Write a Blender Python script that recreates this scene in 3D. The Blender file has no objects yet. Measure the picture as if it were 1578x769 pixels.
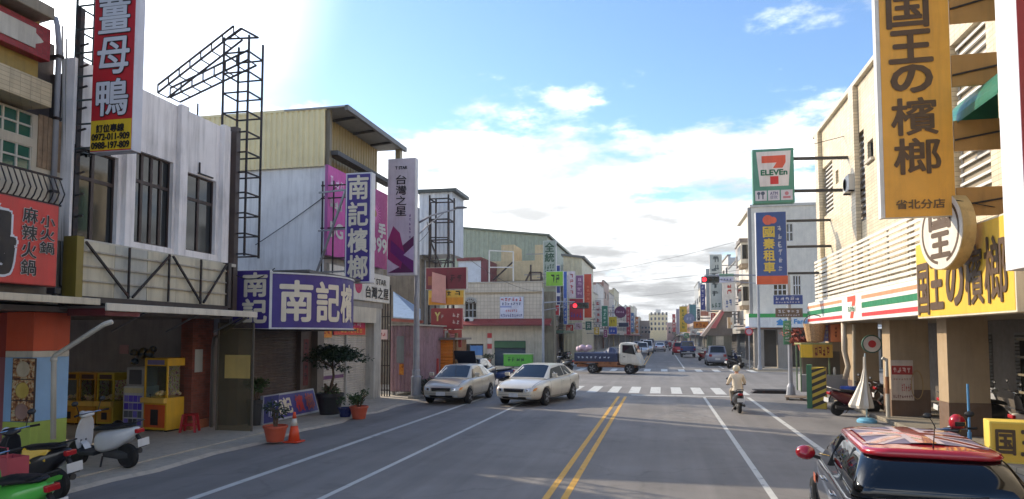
import bpy, bmesh, math, random
from mathutils import Vector, Matrix
R = math.radians
random.seed(7)
SC = bpy.context.scene
COL = SC.collection

# ---------------------------------------------------------------- camera
FPX, CX, CY, HZN, VPX = 1060.0, 789.0, 456.0, 518.0, 1020.0      # photo pixels (1578 x 769)
TH = math.atan((HZN-CY)/FPX)
PSI = math.atan((VPX-CX)/FPX*math.cos(TH))
CAMZ = 2.5
cam = bpy.data.objects.new('camera', bpy.data.cameras.new('camera'))
COL.objects.link(cam); SC.camera = cam
cam.location = (0, 0, CAMZ); cam.rotation_euler = (math.pi/2+TH, 0, PSI)
cam.data.sensor_width = 36; cam.data.lens = FPX/1578*36
cam.data.shift_y = (CY-384.5)/1578
cam.data.clip_start = .1; cam.data.clip_end = 4000
_f = Vector((-math.sin(PSI)*math.cos(TH), math.cos(PSI)*math.cos(TH), math.sin(TH)))
_r = Vector((math.cos(PSI), math.sin(PSI), 0)); _u = _r.cross(_f)
def at(px, py, X=None, Y=None, Z=None):
    """a pixel of the photograph read as a real point on the plane X=, Y= or Z="""
    d = _f + _r*((px-CX)/FPX) + _u*((CY-py)/FPX)
    if X is not None: t = X/d.x
    elif Y is not None: t = Y/d.y
    else: t = (Z-CAMZ)/d.z
    return Vector((0, 0, CAMZ)) + d*t

# ---------------------------------------------------------------- world, sun, exposure
SUN_EL, SUN_FWD = R(28), R(27)            # low sun from the left and a little ahead
SDIR = Vector((-math.cos(SUN_FWD)*math.cos(SUN_EL), math.sin(SUN_FWD)*math.cos(SUN_EL), math.sin(SUN_EL)))
w = bpy.data.worlds.new('World'); SC.world = w; w.use_nodes = True
nt = w.node_tree; N = nt.nodes; Lk = nt.links.new
bg = N['Background']; bg.inputs[1].default_value = .126
sky = N.new('ShaderNodeTexSky'); sky.sky_type = 'NISHITA'; sky.sun_disc = False
sky.sun_elevation = SUN_EL; sky.sun_rotation = math.atan2(SDIR.x, SDIR.y)
sky.air_density = 1.0; sky.dust_density = .35; sky.ozone_density = 4.2
tc = N.new('ShaderNodeTexCoord'); sp = N.new('ShaderNodeSeparateXYZ'); Lk(tc.outputs['Generated'], sp.inputs[0])
def wm(op, a, b=None, clamp=False):
    n = N.new('ShaderNodeMath'); n.operation = op; n.use_clamp = clamp
    for i, v in enumerate((a, b)):
        if v is None: continue
        if isinstance(v, (int, float)): n.inputs[i].default_value = v
        else: Lk(v, n.inputs[i])
    return n.outputs[0]
zz = wm('ADD', wm('MAXIMUM', sp.outputs[2], 0.0), .13)
cv = N.new('ShaderNodeCombineXYZ'); Lk(wm('DIVIDE', sp.outputs[0], zz), cv.inputs[0]); Lk(wm('DIVIDE', sp.outputs[1], zz), cv.inputs[1])
def wnoise(scale, detail, rough, off):
    mp = N.new('ShaderNodeMapping'); Lk(cv.outputs[0], mp.inputs[0]); mp.inputs['Location'].default_value = off
    n = N.new('ShaderNodeTexNoise'); Lk(mp.outputs[0], n.inputs['Vector'])
    n.inputs['Scale'].default_value = scale; n.inputs['Detail'].default_value = detail; n.inputs['Roughness'].default_value = rough
    return n.outputs['Fac']
big = wnoise(.55, 3, .5, (3.1, 1.7, 0)); fine = wnoise(1.5, 10, .62, (0.4, 5.2, 0))
def wrange(v, a, b, c, d):
    n = N.new('ShaderNodeMapRange'); n.interpolation_type = 'SMOOTHSTEP'; Lk(v, n.inputs[0])
    for i, k in enumerate((a, b, c, d)): n.inputs[i+1].default_value = k
    return n.outputs[0]
bias = wrange(sp.outputs[2], .20, .36, .115, -.01)      # a bank of cloud low down all round, broken cloud above
dens = wm('ADD', wm('ADD', wm('MULTIPLY', big, .45), wm('MULTIPLY', fine, .55)), bias)
fac = wrange(dens, .52, .61, 0, 1)
shade = wrange(wnoise(1.9, 7, .6, (7, 2, 0)), .36, .64, .42, 1.0)
dt = N.new('ShaderNodeVectorMath'); dt.operation = 'DOT_PRODUCT'; Lk(tc.outputs['Generated'], dt.inputs[0]); dt.inputs[1].default_value = SDIR
glow = wm('POWER', wm('MAXIMUM', dt.outputs['Value'], 0.0), 7.0)
veil = wrange(dt.outputs['Value'], .83, .985, 0, .88)        # thin bright cloud in front of the sun
fac = wm('MAXIMUM', fac, veil)
lum = wm('MULTIPLY', wm('MULTIPLY', shade, wrange(sp.outputs[2], 0, .34, .58, 1.3)), wm('ADD', 8.2, wm('MULTIPLY', glow, 12.0)))
cl = N.new('ShaderNodeCombineColor'); Lk(wm('MULTIPLY', lum, .965), cl.inputs[0]); Lk(wm('MULTIPLY', lum, .985), cl.inputs[1]); Lk(lum, cl.inputs[2])
mx = N.new('ShaderNodeMix'); mx.data_type = 'RGBA'; Lk(fac, mx.inputs['Factor']); Lk(sky.outputs[0], mx.inputs['A']); Lk(cl.outputs[0], mx.inputs['B'])
Lk(mx.outputs['Result'], bg.inputs[0])

sun = bpy.data.objects.new('sun', bpy.data.lights.new('sun', 'SUN')); COL.objects.link(sun)
sun.data.energy = 2.3; sun.data.angle = R(.53); sun.data.color = (1, .85, .64)
sun.rotation_euler = (-SDIR).to_track_quat('-Z', 'Y').to_euler(); sun.location = (-40, 20, 30)
vs = SC.view_settings; vs.view_transform = 'Standard'; vs.look = 'None'; vs.gamma = 1; vs.exposure = 1.06; vs.use_curve_mapping = False

# ---------------------------------------------------------------- materials
def lin(c):
    return tuple(((x/255)/12.92 if x/255 <= .04045 else ((x/255+.055)/1.055)**2.4) for x in c[:3])
MATS = {}
def mat(name, rgb, rough=.6, metal=0, var=.10, vs=2.2, dirt=0, bump=0, bs=60, tile=None, coat=0, emit=0, wear=None, rust=0):
    if name in MATS: return MATS[name]
    m = bpy.data.materials.new(name); m.use_nodes = True; t = m.node_tree; n = t.nodes; L = t.links.new
    b = n['Principled BSDF']; b.inputs['Roughness'].default_value = rough; b.inputs['Metallic'].default_value = metal
    if coat: b.inputs['Coat Weight'].default_value = coat; b.inputs['Coat Roughness'].default_value = .05
    g = n.new('ShaderNodeNewGeometry'); pos = g.outputs['Position']
    c = lin(rgb)
    def noise(scale, det=4, vec=None, ro=.55):
        q = n.new('ShaderNodeTexNoise'); L(vec or pos, q.inputs['Vector']); q.inputs['Scale'].default_value = scale
        q.inputs['Detail'].default_value = det; q.inputs['Roughness'].default_value = ro; return q.outputs['Fac']
    def mr(v, a, bb, cc, d):
        q = n.new('ShaderNodeMapRange'); L(v, q.inputs[0])
        for i, k in enumerate((a, bb, cc, d)): q.inputs[i+1].default_value = k
        return q.outputs[0]
    def mix(f, a, bcol, mode='MIX'):
        q = n.new('ShaderNodeMix'); q.data_type = 'RGBA'; q.blend_type = mode
        if isinstance(f, (int, float)): q.inputs['Factor'].default_value = f
        else: L(f, q.inputs['Factor'])
        for k, v in (('A', a), ('B', bcol)):
            if isinstance(v, tuple): q.inputs[k].default_value = (*v, 1)
            else: L(v, q.inputs[k])
        return q.outputs['Result']
    hgt = None
    if tile:      # (width, height, mortar rgb): small wall tiles or bricks
        s = n.new('ShaderNodeSeparateXYZ'); L(pos, s.inputs[0]); a = n.new('ShaderNodeMath'); L(s.outputs[0], a.inputs[0]); L(s.outputs[1], a.inputs[1])
        k = n.new('ShaderNodeCombineXYZ'); L(a.outputs[0], k.inputs[0]); L(s.outputs[2], k.inputs[1])
        q = n.new('ShaderNodeTexBrick'); L(k.outputs[0], q.inputs['Vector']); q.inputs['Scale'].default_value = 1
        q.inputs['Brick Width'].default_value = tile[0]; q.inputs['Row Height'].default_value = tile[1]; q.inputs['Mortar Size'].default_value = tile[1]*.06
        q.inputs['Color1'].default_value = (*[x*(1-var) for x in c], 1); q.inputs['Color2'].default_value = (*[min(1, x*(1+var)) for x in c], 1)
        q.inputs['Mortar'].default_value = (*lin(tile[2]), 1); q.offset = .5 if len(tile) > 3 else 0
        col = mix(mr(noise(vs), .3, .7, 0, .35), q.outputs['Color'], tuple(x*.72 for x in c)); hgt = q.outputs['Fac']
    else:
        col = mix(mr(noise(vs, 5), .3, .7, 0, 1), tuple(x*(1-var) for x in c), tuple(min(1, x*(1+var)) for x in c))
    if dirt:      # rain streaks and grime
        mp = n.new('ShaderNodeMapping'); L(pos, mp.inputs[0]); mp.inputs['Scale'].default_value = (4, 4, .35)
        col = mix(mr(noise(1.6, 7, mp.outputs[0], .65), .47, .75, 0, dirt), col, (.05, .042, .032))
        col = mix(mr(noise(.9, 6), .5, .75, 0, dirt*.7), col, (.09, .075, .06))
    if rust:
        col = mix(mr(noise(5, 8, None, .7), .52, .62, 0, rust), col, lin((92, 52, 34)))
    if wear:      # paint worn through to what is below
        col = mix(mr(noise(wear[0], 8, None, .7), wear[1], wear[1]+.12, 0, .85), col, lin(wear[2]))
    L(col, b.inputs['Base Color'])
    rr = mr(noise(vs*3, 3), .3, .7, max(.02, rough*.8), min(1, rough*1.2))
    if not coat: L(rr, b.inputs['Roughness'])
    if bump or hgt is not None:
        bp = n.new('ShaderNodeBump'); bp.inputs['Distance'].default_value = .01
        if hgt is not None:
            iv = n.new('ShaderNodeMath'); iv.operation = 'SUBTRACT'; iv.inputs[0].default_value = 1; L(hgt, iv.inputs[1]); L(iv.outputs[0], bp.inputs['Height']); bp.inputs['Strength'].default_value = .35
        else:
            L(noise(bs, 6), bp.inputs['Height']); bp.inputs['Strength'].default_value = bump
        L(bp.outputs[0], b.inputs['Normal'])
    if emit:
        L(col, b.inputs['Emission Color']); b.inputs['Emission Strength'].default_value = emit
    MATS[name] = m; return m
def C(*rgb, **k):
    """plain paint or print of a colour"""
    kk = dict(rough=.5, var=.08, dirt=.2); kk.update(k)
    return mat('paint_%d_%d_%d' % rgb + ''.join('_%s%s' % i for i in sorted(k.items())), rgb, **kk)
def glassmat(name, tint=(14, 18, 20), rough=.06):
    if name in MATS: return MATS[name]
    m = mat(name, tint, rough=rough, var=.2, vs=.7); m.node_tree.nodes['Principled BSDF'].inputs['Specular IOR Level'].default_value = .75
    return m
def clear(name, tint=(.9, .92, .9), gl=.10, dust=0):
    if name in MATS: return MATS[name]
    m = bpy.data.materials.new(name); m.use_nodes = True; t = m.node_tree; n = t.nodes; n.clear(); L = t.links.new
    o = n.new('ShaderNodeOutputMaterial'); a = n.new('ShaderNodeBsdfTransparent'); a.inputs[0].default_value = (*tint, 1)
    g = n.new('ShaderNodeBsdfGlossy'); g.inputs['Roughness'].default_value = .03
    lw_ = n.new('ShaderNodeLayerWeight'); lw_.inputs[0].default_value = .5; pw = n.new('ShaderNodeMath'); pw.operation = 'POWER'; L(lw_.outputs['Facing'], pw.inputs[0]); pw.inputs[1].default_value = 4
    fr = n.new('ShaderNodeMath'); fr.operation = 'MULTIPLY_ADD'; L(pw.outputs[0], fr.inputs[0]); fr.inputs[1].default_value = .6; fr.inputs[2].default_value = .035
    x = n.new('ShaderNodeMixShader'); L(fr.outputs[0], x.inputs[0]); L(a.outputs[0], x.inputs[1]); L(g.outputs[0], x.inputs[2]); out = x.outputs[0]
    if dust:
        d = n.new('ShaderNodeBsdfDiffuse'); d.inputs[0].default_value = (*lin((150, 140, 115)), 1); y = n.new('ShaderNodeMixShader'); y.inputs[0].default_value = dust
        L(out, y.inputs[1]); L(d.outputs[0], y.inputs[2]); out = y.outputs[0]
    L(out, o.inputs[0]); MATS[name] = m; return m

WHITE = C(214, 212, 208); OFFW = C(196, 190, 176, dirt=.3); BLACK = C(22, 22, 24, dirt=0); DGREY = C(58, 58, 60); GREY = C(120, 120, 120); STEEL = mat('steel', (132, 134, 138), rough=.45, metal=.7, rust=.25)
IRON = mat('dark_iron', (38, 34, 34), rough=.65, rust=.5); RUBBER = C(20, 20, 21, rough=.85, dirt=.25); CHROME = mat('chrome', (200, 202, 205), rough=.12, metal=1)
GLASS = glassmat('window_glass'); CARGLASS = glassmat('car_glass', (8, 10, 12), .03); RED = C(178, 34, 38); YEL = C(226, 180, 52)
TYRE = C(24, 24, 25, rough=.9, dirt=.3); INK = C(26, 24, 28, dirt=0)

# ---------------------------------------------------------------- mesh builder
TEXT = {}
def glyphs(s):
    if s not in TEXT:
        c = bpy.data.curves.new('t', 'FONT'); c.body = s; c.resolution_u = 3
        o = bpy.data.objects.new('t', c); COL.objects.link(o)
        m = bpy.data.meshes.new_from_object(o.evaluated_get(bpy.context.evaluated_depsgraph_get()))
        vs_ = [(v.co.x, v.co.y) for v in m.vertices]; fs = [tuple(p.vertices) for p in m.polygons]
        bpy.data.objects.remove(o); bpy.data.curves.remove(c); bpy.data.meshes.remove(m)
        if not vs_: vs_ = [(0, 0)]
        x0 = min(v[0] for v in vs_); x1 = max(v[0] for v in vs_); y0 = min(v[1] for v in vs_); y1 = max(v[1] for v in vs_)
        TEXT[s] = ([((v[0]-x0)/max(1e-6, x1-x0), (v[1]-y0)/max(1e-6, y1-y0)) for v in vs_], fs)
    return TEXT[s]

def sliced(ch, n):
    g, fs = glyphs(ch); bm = bmesh.new(); vs_ = [bm.verts.new((x, y, 0)) for x, y in g]
    for f in fs:
        try: bm.faces.new([vs_[i] for i in f])
        except ValueError: pass
    for k in range(1, n): bmesh.ops.bisect_plane(bm, geom=bm.verts[:]+bm.edges[:]+bm.faces[:], plane_co=(k/n, 0, 0), plane_no=(1, 0, 0))
    bm.verts.index_update(); r = ([(v.co.x, v.co.y) for v in bm.verts], [tuple(v.index for v in f.verts) for f in bm.faces]); bm.free(); return r

class MB:
    def __init__(s): s.v = []; s.f = []
    def add(s, vs_, fs):
        o = len(s.v); s.v += [tuple(v) for v in vs_]; s.f += [tuple(i+o for i in f) for f in fs]; return s
    def box(s, x0, x1, y0, y1, z0, z1):
        return s.add([(x0, y0, z0), (x1, y0, z0), (x1, y1, z0), (x0, y1, z0), (x0, y0, z1), (x1, y0, z1), (x1, y1, z1), (x0, y1, z1)],
                     [(0, 3, 2, 1), (4, 5, 6, 7), (0, 1, 5, 4), (1, 2, 6, 5), (2, 3, 7, 6), (3, 0, 4, 7)])
    def fbox(s, F, a0, a1, z0, z1, n0, n1):
        p = [F(a, z, n) for (a, z, n) in ((a0, z0, n0), (a1, z0, n0), (a1, z0, n1), (a0, z0, n1), (a0, z1, n0), (a1, z1, n0), (a1, z1, n1), (a0, z1, n1))]
        return s.box(min(q[0] for q in p), max(q[0] for q in p), min(q[1] for q in p), max(q[1] for q in p), min(q[2] for q in p), max(q[2] for q in p))
    def bar(s, p, q, w, h=None):
        h = h or w; p = Vector(p); q = Vector(q); d = (q-p).normalized()
        a = d.cross(Vector((0, 0, 1)));  a = a.normalized() if a.length > 1e-3 else Vector((1, 0, 0)); b = a.cross(d)
        vs_ = [e + a*(i*w/2) + b*(j*h/2) for e in (p, q) for i, j in ((-1, -1), (1, -1), (1, 1), (-1, 1))]
        return s.add(vs_, [(0, 3, 2, 1), (4, 5, 6, 7), (0, 1, 5, 4), (1, 2, 6, 5), (2, 3, 7, 6), (3, 0, 4, 7)])
    def tube(s, pts, r, n=8, caps=True):
        pts = [Vector(p) for p in pts]; rr = r if isinstance(r, (list, tuple)) else [r]*len(pts); rings = []
        pa = None
        for i, p in enumerate(pts):
            d = ((pts[min(i+1, len(pts)-1)]-p).normalized() + (p-pts[max(i-1, 0)]).normalized())
            d = d.normalized() if d.length > 1e-6 else Vector((0, 0, 1))
            a = (pa - d*pa.dot(d)) if pa else d.orthogonal()
            a = a.normalized() if a.length > 1e-4 else d.orthogonal().normalized()
            pa = a; b = d.cross(a)
            rings.append([p + (a*math.cos(2*math.pi*k/n) + b*math.sin(2*math.pi*k/n))*rr[i] for k in range(n)])
        return s.loft(rings, caps)
    def loft(s, rings, caps=True, closed=True):
        n = len(rings[0]); vs_ = [v for r in rings for v in r]; fs = []
        for i in range(len(rings)-1):
            for k in range(n if closed else n-1):
                a, b = i*n+k, i*n+(k+1) % n; fs.append((a, b, b+n, a+n))
        if caps: fs.append(tuple(range(n-1, -1, -1))); fs.append(tuple((len(rings)-1)*n+k for k in range(n)))
        return s.add(vs_, fs)
    def cyl(s, p, q, r, r2=None, n=14): return s.tube([p, q], [r, r if r2 is None else r2], n)
    def lathe(s, prof, c=(0, 0, 0), n=16, axis='Z'):
        rings = []
        for r, h in prof:
            ring = []
            for k in range(n):
                a = 2*math.pi*k/n; x, y = r*math.cos(a), r*math.sin(a)
                ring.append({'Z': (c[0]+x, c[1]+y, c[2]+h), 'X': (c[0]+h, c[1]+x, c[2]+y), 'Y': (c[0]+y, c[1]+h, c[2]+x)}[axis])
            rings.append(ring)
        return s.loft(rings)
    def prism(s, poly, F, n0, n1):
        k = len(poly); vs_ = [F(a, z, n0) for a, z in poly] + [F(a, z, n1) for a, z in poly]
        return s.add(vs_, [tuple(range(k-1, -1, -1)), tuple(range(k, 2*k))] + [(i, (i+1) % k, k+(i+1) % k, k+i) for i in range(k)])
    def text(s, st, F, a0, a1, z0, z1, n, vert=False, bold=0, cuts=0):
        cells = []
        if st[0] == '~':      # print too small or blurred to read: rows of strokes
            k = int(st[1:]); rn = random.Random(k*7+int(a0*100))
            for i in range(k):
                if vert: b0, b1, c1 = a0, a1, z1-(z1-z0)*i/k; c0 = c1-(z1-z0)/k*.8
                else: b0 = a0+(a1-a0)*i/k; b1 = b0+(a1-a0)/k*.82; c0, c1 = z0, z1
                ww, hh = b1-b0, c1-c0
                for _ in range(3):
                    y = c0+hh*rn.uniform(.05, .85); x = b0+ww*rn.uniform(0, .3); s.add([F(x, y, n), F(min(b1, x+ww*rn.uniform(.5, .8)), y, n), F(min(b1, x+ww*rn.uniform(.5, .8)), y+hh*.13, n), F(x, y+hh*.13, n)], [(0, 1, 2, 3)])
                for _ in range(2):
                    x = b0+ww*rn.uniform(.1, .8); y = c0+hh*rn.uniform(0, .3); s.add([F(x, y, n+.0006), F(x+ww*.14, y, n+.0006), F(x+ww*.14, min(c1, y+hh*rn.uniform(.5, .8)), n+.0006), F(x, min(c1, y+hh*rn.uniform(.5, .8)), n+.0006)], [(0, 1, 2, 3)])
            return s
        if vert:
            h = (z1-z0)/len(st)
            for i, ch in enumerate(st): cells.append((ch, a0, a1, z1-(i+1)*h+h*.06, z1-i*h-h*.06))
        else: cells.append((st, a0, a1, z0, z1))
        sh = [(0, 0)] if not bold else [(0, 0)]+[(bold*math.cos(k*math.pi/4), bold*math.sin(k*math.pi/4)) for k in range(8)]
        for ch, b0, b1, c0, c1 in cells:
            if ch == ' ': continue
            g, fs = glyphs(ch); ww, hh = b1-b0, c1-c0
            if cuts: g, fs = sliced(ch, cuts)
            if ch in '一二-':  c0, hh = c0+hh*.42, hh*.16
            for j, (dx, dz) in enumerate(sh):
                s.add([F(b0+x*ww+dx, c0+y*hh+dz, n+.0006*j) for x, y in g], fs)
        return s
    def corr(s, F, a0, a1, z0, z1, n, pitch, depth, along='a'):
        """ribbed sheet; ribs run across `along`"""
        lo, hi = (a0, a1) if along == 'a' else (z0, z1); k = max(2, int((hi-lo)/pitch)); pr = []
        for i in range(k):
            b = lo+(hi-lo)*i/k; d = (hi-lo)/k
            pr += [(b, 0), (b+d*.25, 0), (b+d*.4, depth), (b+d*.85, depth)]
        pr.append((hi, 0))
        vs_ = []
        for t, e in pr:
            vs_ += ([F(t, z0, n+e), F(t, z1, n+e)] if along == 'a' else [F(a0, t, n+e), F(a1, t, n+e)])
        return s.add(vs_, [(2*i, 2*i+2, 2*i+3, 2*i+1) for i in range(len(pr)-1)])
    def wall(s, F, a0, a1, z0, z1, t, holes):
        A = sorted({a0, a1, *[x for h in holes for x in h[:2]]}); Z = sorted({z0, z1, *[x for h in holes for x in h[2:4]]})
        hole = lambda i, j: i < 0 or j < 0 or i >= len(A)-1 or j >= len(Z)-1 or any(h[0]-1e-6 <= A[i] and A[i+1] <= h[1]+1e-6 and h[2]-1e-6 <= Z[j] and Z[j+1] <= h[3]+1e-6 for h in holes)
        q = lambda *p: s.add([F(*x) for x in p], [(0, 1, 2, 3)])
        for i in range(len(A)-1):
            for j in range(len(Z)-1):
                if hole(i, j): continue
                a, b, c, d = A[i], A[i+1], Z[j], Z[j+1]
                q((a, c, 0), (b, c, 0), (b, d, 0), (a, d, 0)); q((a, c, -t), (a, d, -t), (b, d, -t), (b, c, -t))
                if hole(i-1, j): q((a, c, 0), (a, d, 0), (a, d, -t), (a, c, -t))
                if hole(i+1, j): q((b, c, 0), (b, c, -t), (b, d, -t), (b, d, 0))
                if hole(i, j-1): q((a, c, 0), (a, c, -t), (b, c, -t), (b, c, 0))
                if hole(i, j+1): q((a, d, 0), (b, d, 0), (b, d, -t), (a, d, -t))
        return s
    def leaves(s, c, rad, n, sz, rnd=random, clump=0):
        cl = [Vector((rnd.gauss(0, .5)*rad[0], rnd.gauss(0, .5)*rad[1], rnd.gauss(0, .45)*rad[2])) for _ in range(clump)] if clump else None
        for _ in range(n):
            while True:
                p = Vector((rnd.uniform(-1, 1), rnd.uniform(-1, 1), rnd.uniform(-1, 1)))
                if .2 < p.length < 1: break
            if cl: q = rnd.choice(cl) + Vector((p.x*rad[0], p.y*rad[1], p.z*rad[2]))*.42
            else: q = Vector((p.x*rad[0], p.y*rad[1], p.z*rad[2]))
            q += Vector(c); d = Vector((rnd.uniform(-1, 1), rnd.uniform(-1, 1), rnd.uniform(-.7, .5))).normalized(); e = d.cross(Vector((rnd.uniform(-1, 1), rnd.uniform(-1, 1), 1))).normalized()
            k = sz*rnd.uniform(.6, 1.3); s.add([q, q+d*k*.5+e*k*.22, q+d*k, q+d*k*.5-e*k*.22], [(0, 1, 2, 3)])
        return s
    def build(s, name, m, parent=None, world=False, smooth=False, bevel=0, sub=0, seg=2):
        me = bpy.data.meshes.new(name); me.from_pydata(s.v, [], s.f); me.validate(clean_customdata=False)
        if m: me.materials.append(m)
        o = bpy.data.objects.new(name, me); COL.objects.link(o)
        bm = bmesh.new(); bm.from_mesh(me); bmesh.ops.recalc_face_normals(bm, faces=bm.faces); bm.to_mesh(me); bm.free()
        if smooth or sub:
            for p in me.polygons: p.use_smooth = True
        if parent:
            o.parent = parent
            if world: o.matrix_parent_inverse = wmat(parent).inverted()
        if bevel:
            b = o.modifiers.new('bevel', 'BEVEL'); b.width = bevel; b.segments = seg; b.limit_method = 'ANGLE'; b.angle_limit = R(40)
        if sub:
            b = o.modifiers.new('sub', 'SUBSURF'); b.levels = b.render_levels = sub
        return o
def wmat(o):
    m = Matrix.LocRotScale(o.location, o.rotation_euler, o.scale)
    return wmat(o.parent) @ o.matrix_parent_inverse @ m if o.parent else m
def FS(p): return lambda a, z, n: (a, p-n, z)          # faces south, to the camera
def FE(p): return lambda a, z, n: (p+n, a, z)          # faces east, left side of the street
def FW(p): return lambda a, z, n: (p-n, a, z)          # faces west, right side of the street
def FN(p): return lambda a, z, n: (a, p+n, z)
LOC = lambda a, z, n: (a, -n, z)                        # local sign frame
USED = set()
def thing(name, label, cat, loc=(0, 0, 0), rz=0, group=None):
    o = bpy.data.objects.new(name, None); COL.objects.link(o); o.location = loc; o.rotation_euler = (0, 0, rz); o.empty_display_size = .2
    o['label'] = label; o['category'] = cat
    if group: o['group'] = group
    return o
def tag(o, label, cat, group=None):
    o['label'] = label; o['category'] = cat
    if group: o['group'] = group
    return o
def struct(o, label=None):
    o['kind'] = 'structure'
    if label: o['label'] = label
    return o
def setbase(o, loc):
    """move a world-built mesh's origin to loc"""
    loc = Vector(loc); o.data.transform(Matrix.Translation(-loc)); o.location = loc; return o
def dup(root, loc, rz, label, group=None, recol=None):
    def cp(o, par):
        c = o.copy(); COL.objects.link(c); c.parent = par
        if recol and c.type == 'MESH':
            for a, b in recol.items():
                if c.data.materials and c.data.materials[0] == a:
                    c.material_slots[0].link = 'OBJECT'; c.material_slots[0].material = b
        for k in list(o.children): cp(k, c)
        return c
    r = cp(root, None); r.location = loc; r.rotation_euler = (0, 0, rz); r['label'] = label
    if group: r['group'] = group
    return r

def sign(name, label, rect, face='S', depth=.22, frame=None, bgm=None, texts=(), bands=(), group=None, cat='sign', inset=.03, brackets=None):
    a0, a1, z0, z1, pl = rect; w_, h_ = a1-a0, z1-z0
    loc, rz = {'S': (((a0+a1)/2, pl, z0), 0), 'E': ((pl, (a0+a1)/2, z0), R(90)), 'W': ((pl, (a0+a1)/2, z0), R(-90)), 'N': (((a0+a1)/2, pl, z0), R(180))}[face]
    t = thing(name, label, cat, loc, rz, group); X = lambda u: (u-.5)*w_; Zf = lambda v: v*h_
    MB().box(-w_/2, w_/2, 0, depth, 0, h_).build('cabinet', frame or WHITE, t, bevel=min(.012, depth*.1))
    pn = MB().box(-w_/2+inset, w_/2-inset, -.006, 0.0, inset, h_-inset).build('face_panel', bgm or WHITE, t)
    for i, (u0, v0, u1, v1, m) in enumerate(bands):
        MB().box(X(u0), X(u1), -.010-.0015*(i % 3), -.0062, Zf(v0), Zf(v1)).build('color_band', m, pn)
    for tx in texts:
        st, u0, v0, u1, v1, m = tx[:6]; o = tx[6] if len(tx) > 6 else {}
        if o.get('outline'):
            MB().text(st, LOC, X(u0), X(u1), Zf(v0), Zf(v1), .016, o.get('v'), o['outline']*w_).build('letter_outline', o.get('om', INK), pn)
        MB().text(st, LOC, X(u0), X(u1), Zf(v0), Zf(v1), .021, o.get('v'), o.get('b', .006)*w_).build('lettering', m, pn)
    for b in brackets or ():
        MB().bar(Vector(b[0])-Vector((0, 0, 0)), b[1], b[2] if len(b) > 2 else .06).build('bracket', STEEL if len(b) < 4 else b[3], t, world=True)
    return t
def rS(x0, y0, x1, y1, Y):
    p, q = at(x0, (y0+y1)/2, Y=Y), at(x1, (y0+y1)/2, Y=Y); a, b = at((x0+x1)/2, y0, Y=Y), at((x0+x1)/2, y1, Y=Y)
    return (p.x, q.x, b.z, a.z, Y)
def rX(x0, x1, xr, y0, y1, X):
    a, b = at(x0, 400, X=X).y, at(x1, 400, X=X).y
    return (min(a, b), max(a, b), at(xr, y1, X=X).z, at(xr, y0, X=X).z, X)
def window(par, F, a0, a1, z0, z1, cols, rows, fm, gm=None, fw=.05, n=-.06, sill=None):
    """window frame with real bars, one pane object per light"""
    b = MB(); A = [a0+(a1-a0)*c for c in ([i/cols for i in range(cols+1)] if isinstance(cols, int) else cols)]; Z = [z0+(z1-z0)*c for c in ([i/rows for i in range(rows+1)] if isinstance(rows, int) else rows)]
    for i, a in enumerate(A): b.fbox(F, max(a0, a-fw/2), min(a1, a+fw/2), z0, z1, n, n+.05)
    for z in Z: b.fbox(F, a0, a1, max(z0, z-fw/2), min(z1, z+fw/2), n+.002, n+.047)
    wo = b.build('window', fm, par, world=True)
    for i in range(len(A)-1):
        for j in range(len(Z)-1):
            MB().fbox(F, A[i]+.005, A[i+1]-.005, Z[j]+.005, Z[j+1]-.005, n+.01, n+.022).build('pane', gm or GLASS, wo)
    if sill: MB().fbox(F, a0-.06, a1+.06, z0-.07, z0-.002, -.02, .08).build('sill', sill, wo)
    return wo
def aircon(name, label, loc, rz, group=None):
    t = thing(name, label, 'air conditioner', loc, rz, group)
    MB().box(-.4, .4, -.14, .14, .05, .6).build('casing', C(206, 204, 196), t, bevel=.015)
    MB().lathe([(.21, 0), (.21, .012), (.19, .012), (.19, 0)], (-.1, -.155, .32), 20, 'Y').build('fan_ring', GREY, t)
    g = MB()
    for k in range(6): g.box(-.28, .08, -.153, -.149, .17+k*.055, .18+k*.055)
    g.build('grille', DGREY, t); MB().box(-.36, -.3, -.14, .3, 0, .05).box(.3, .36, -.14, .3, 0, .05).build('bracket', IRON, t)
    return t

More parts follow.
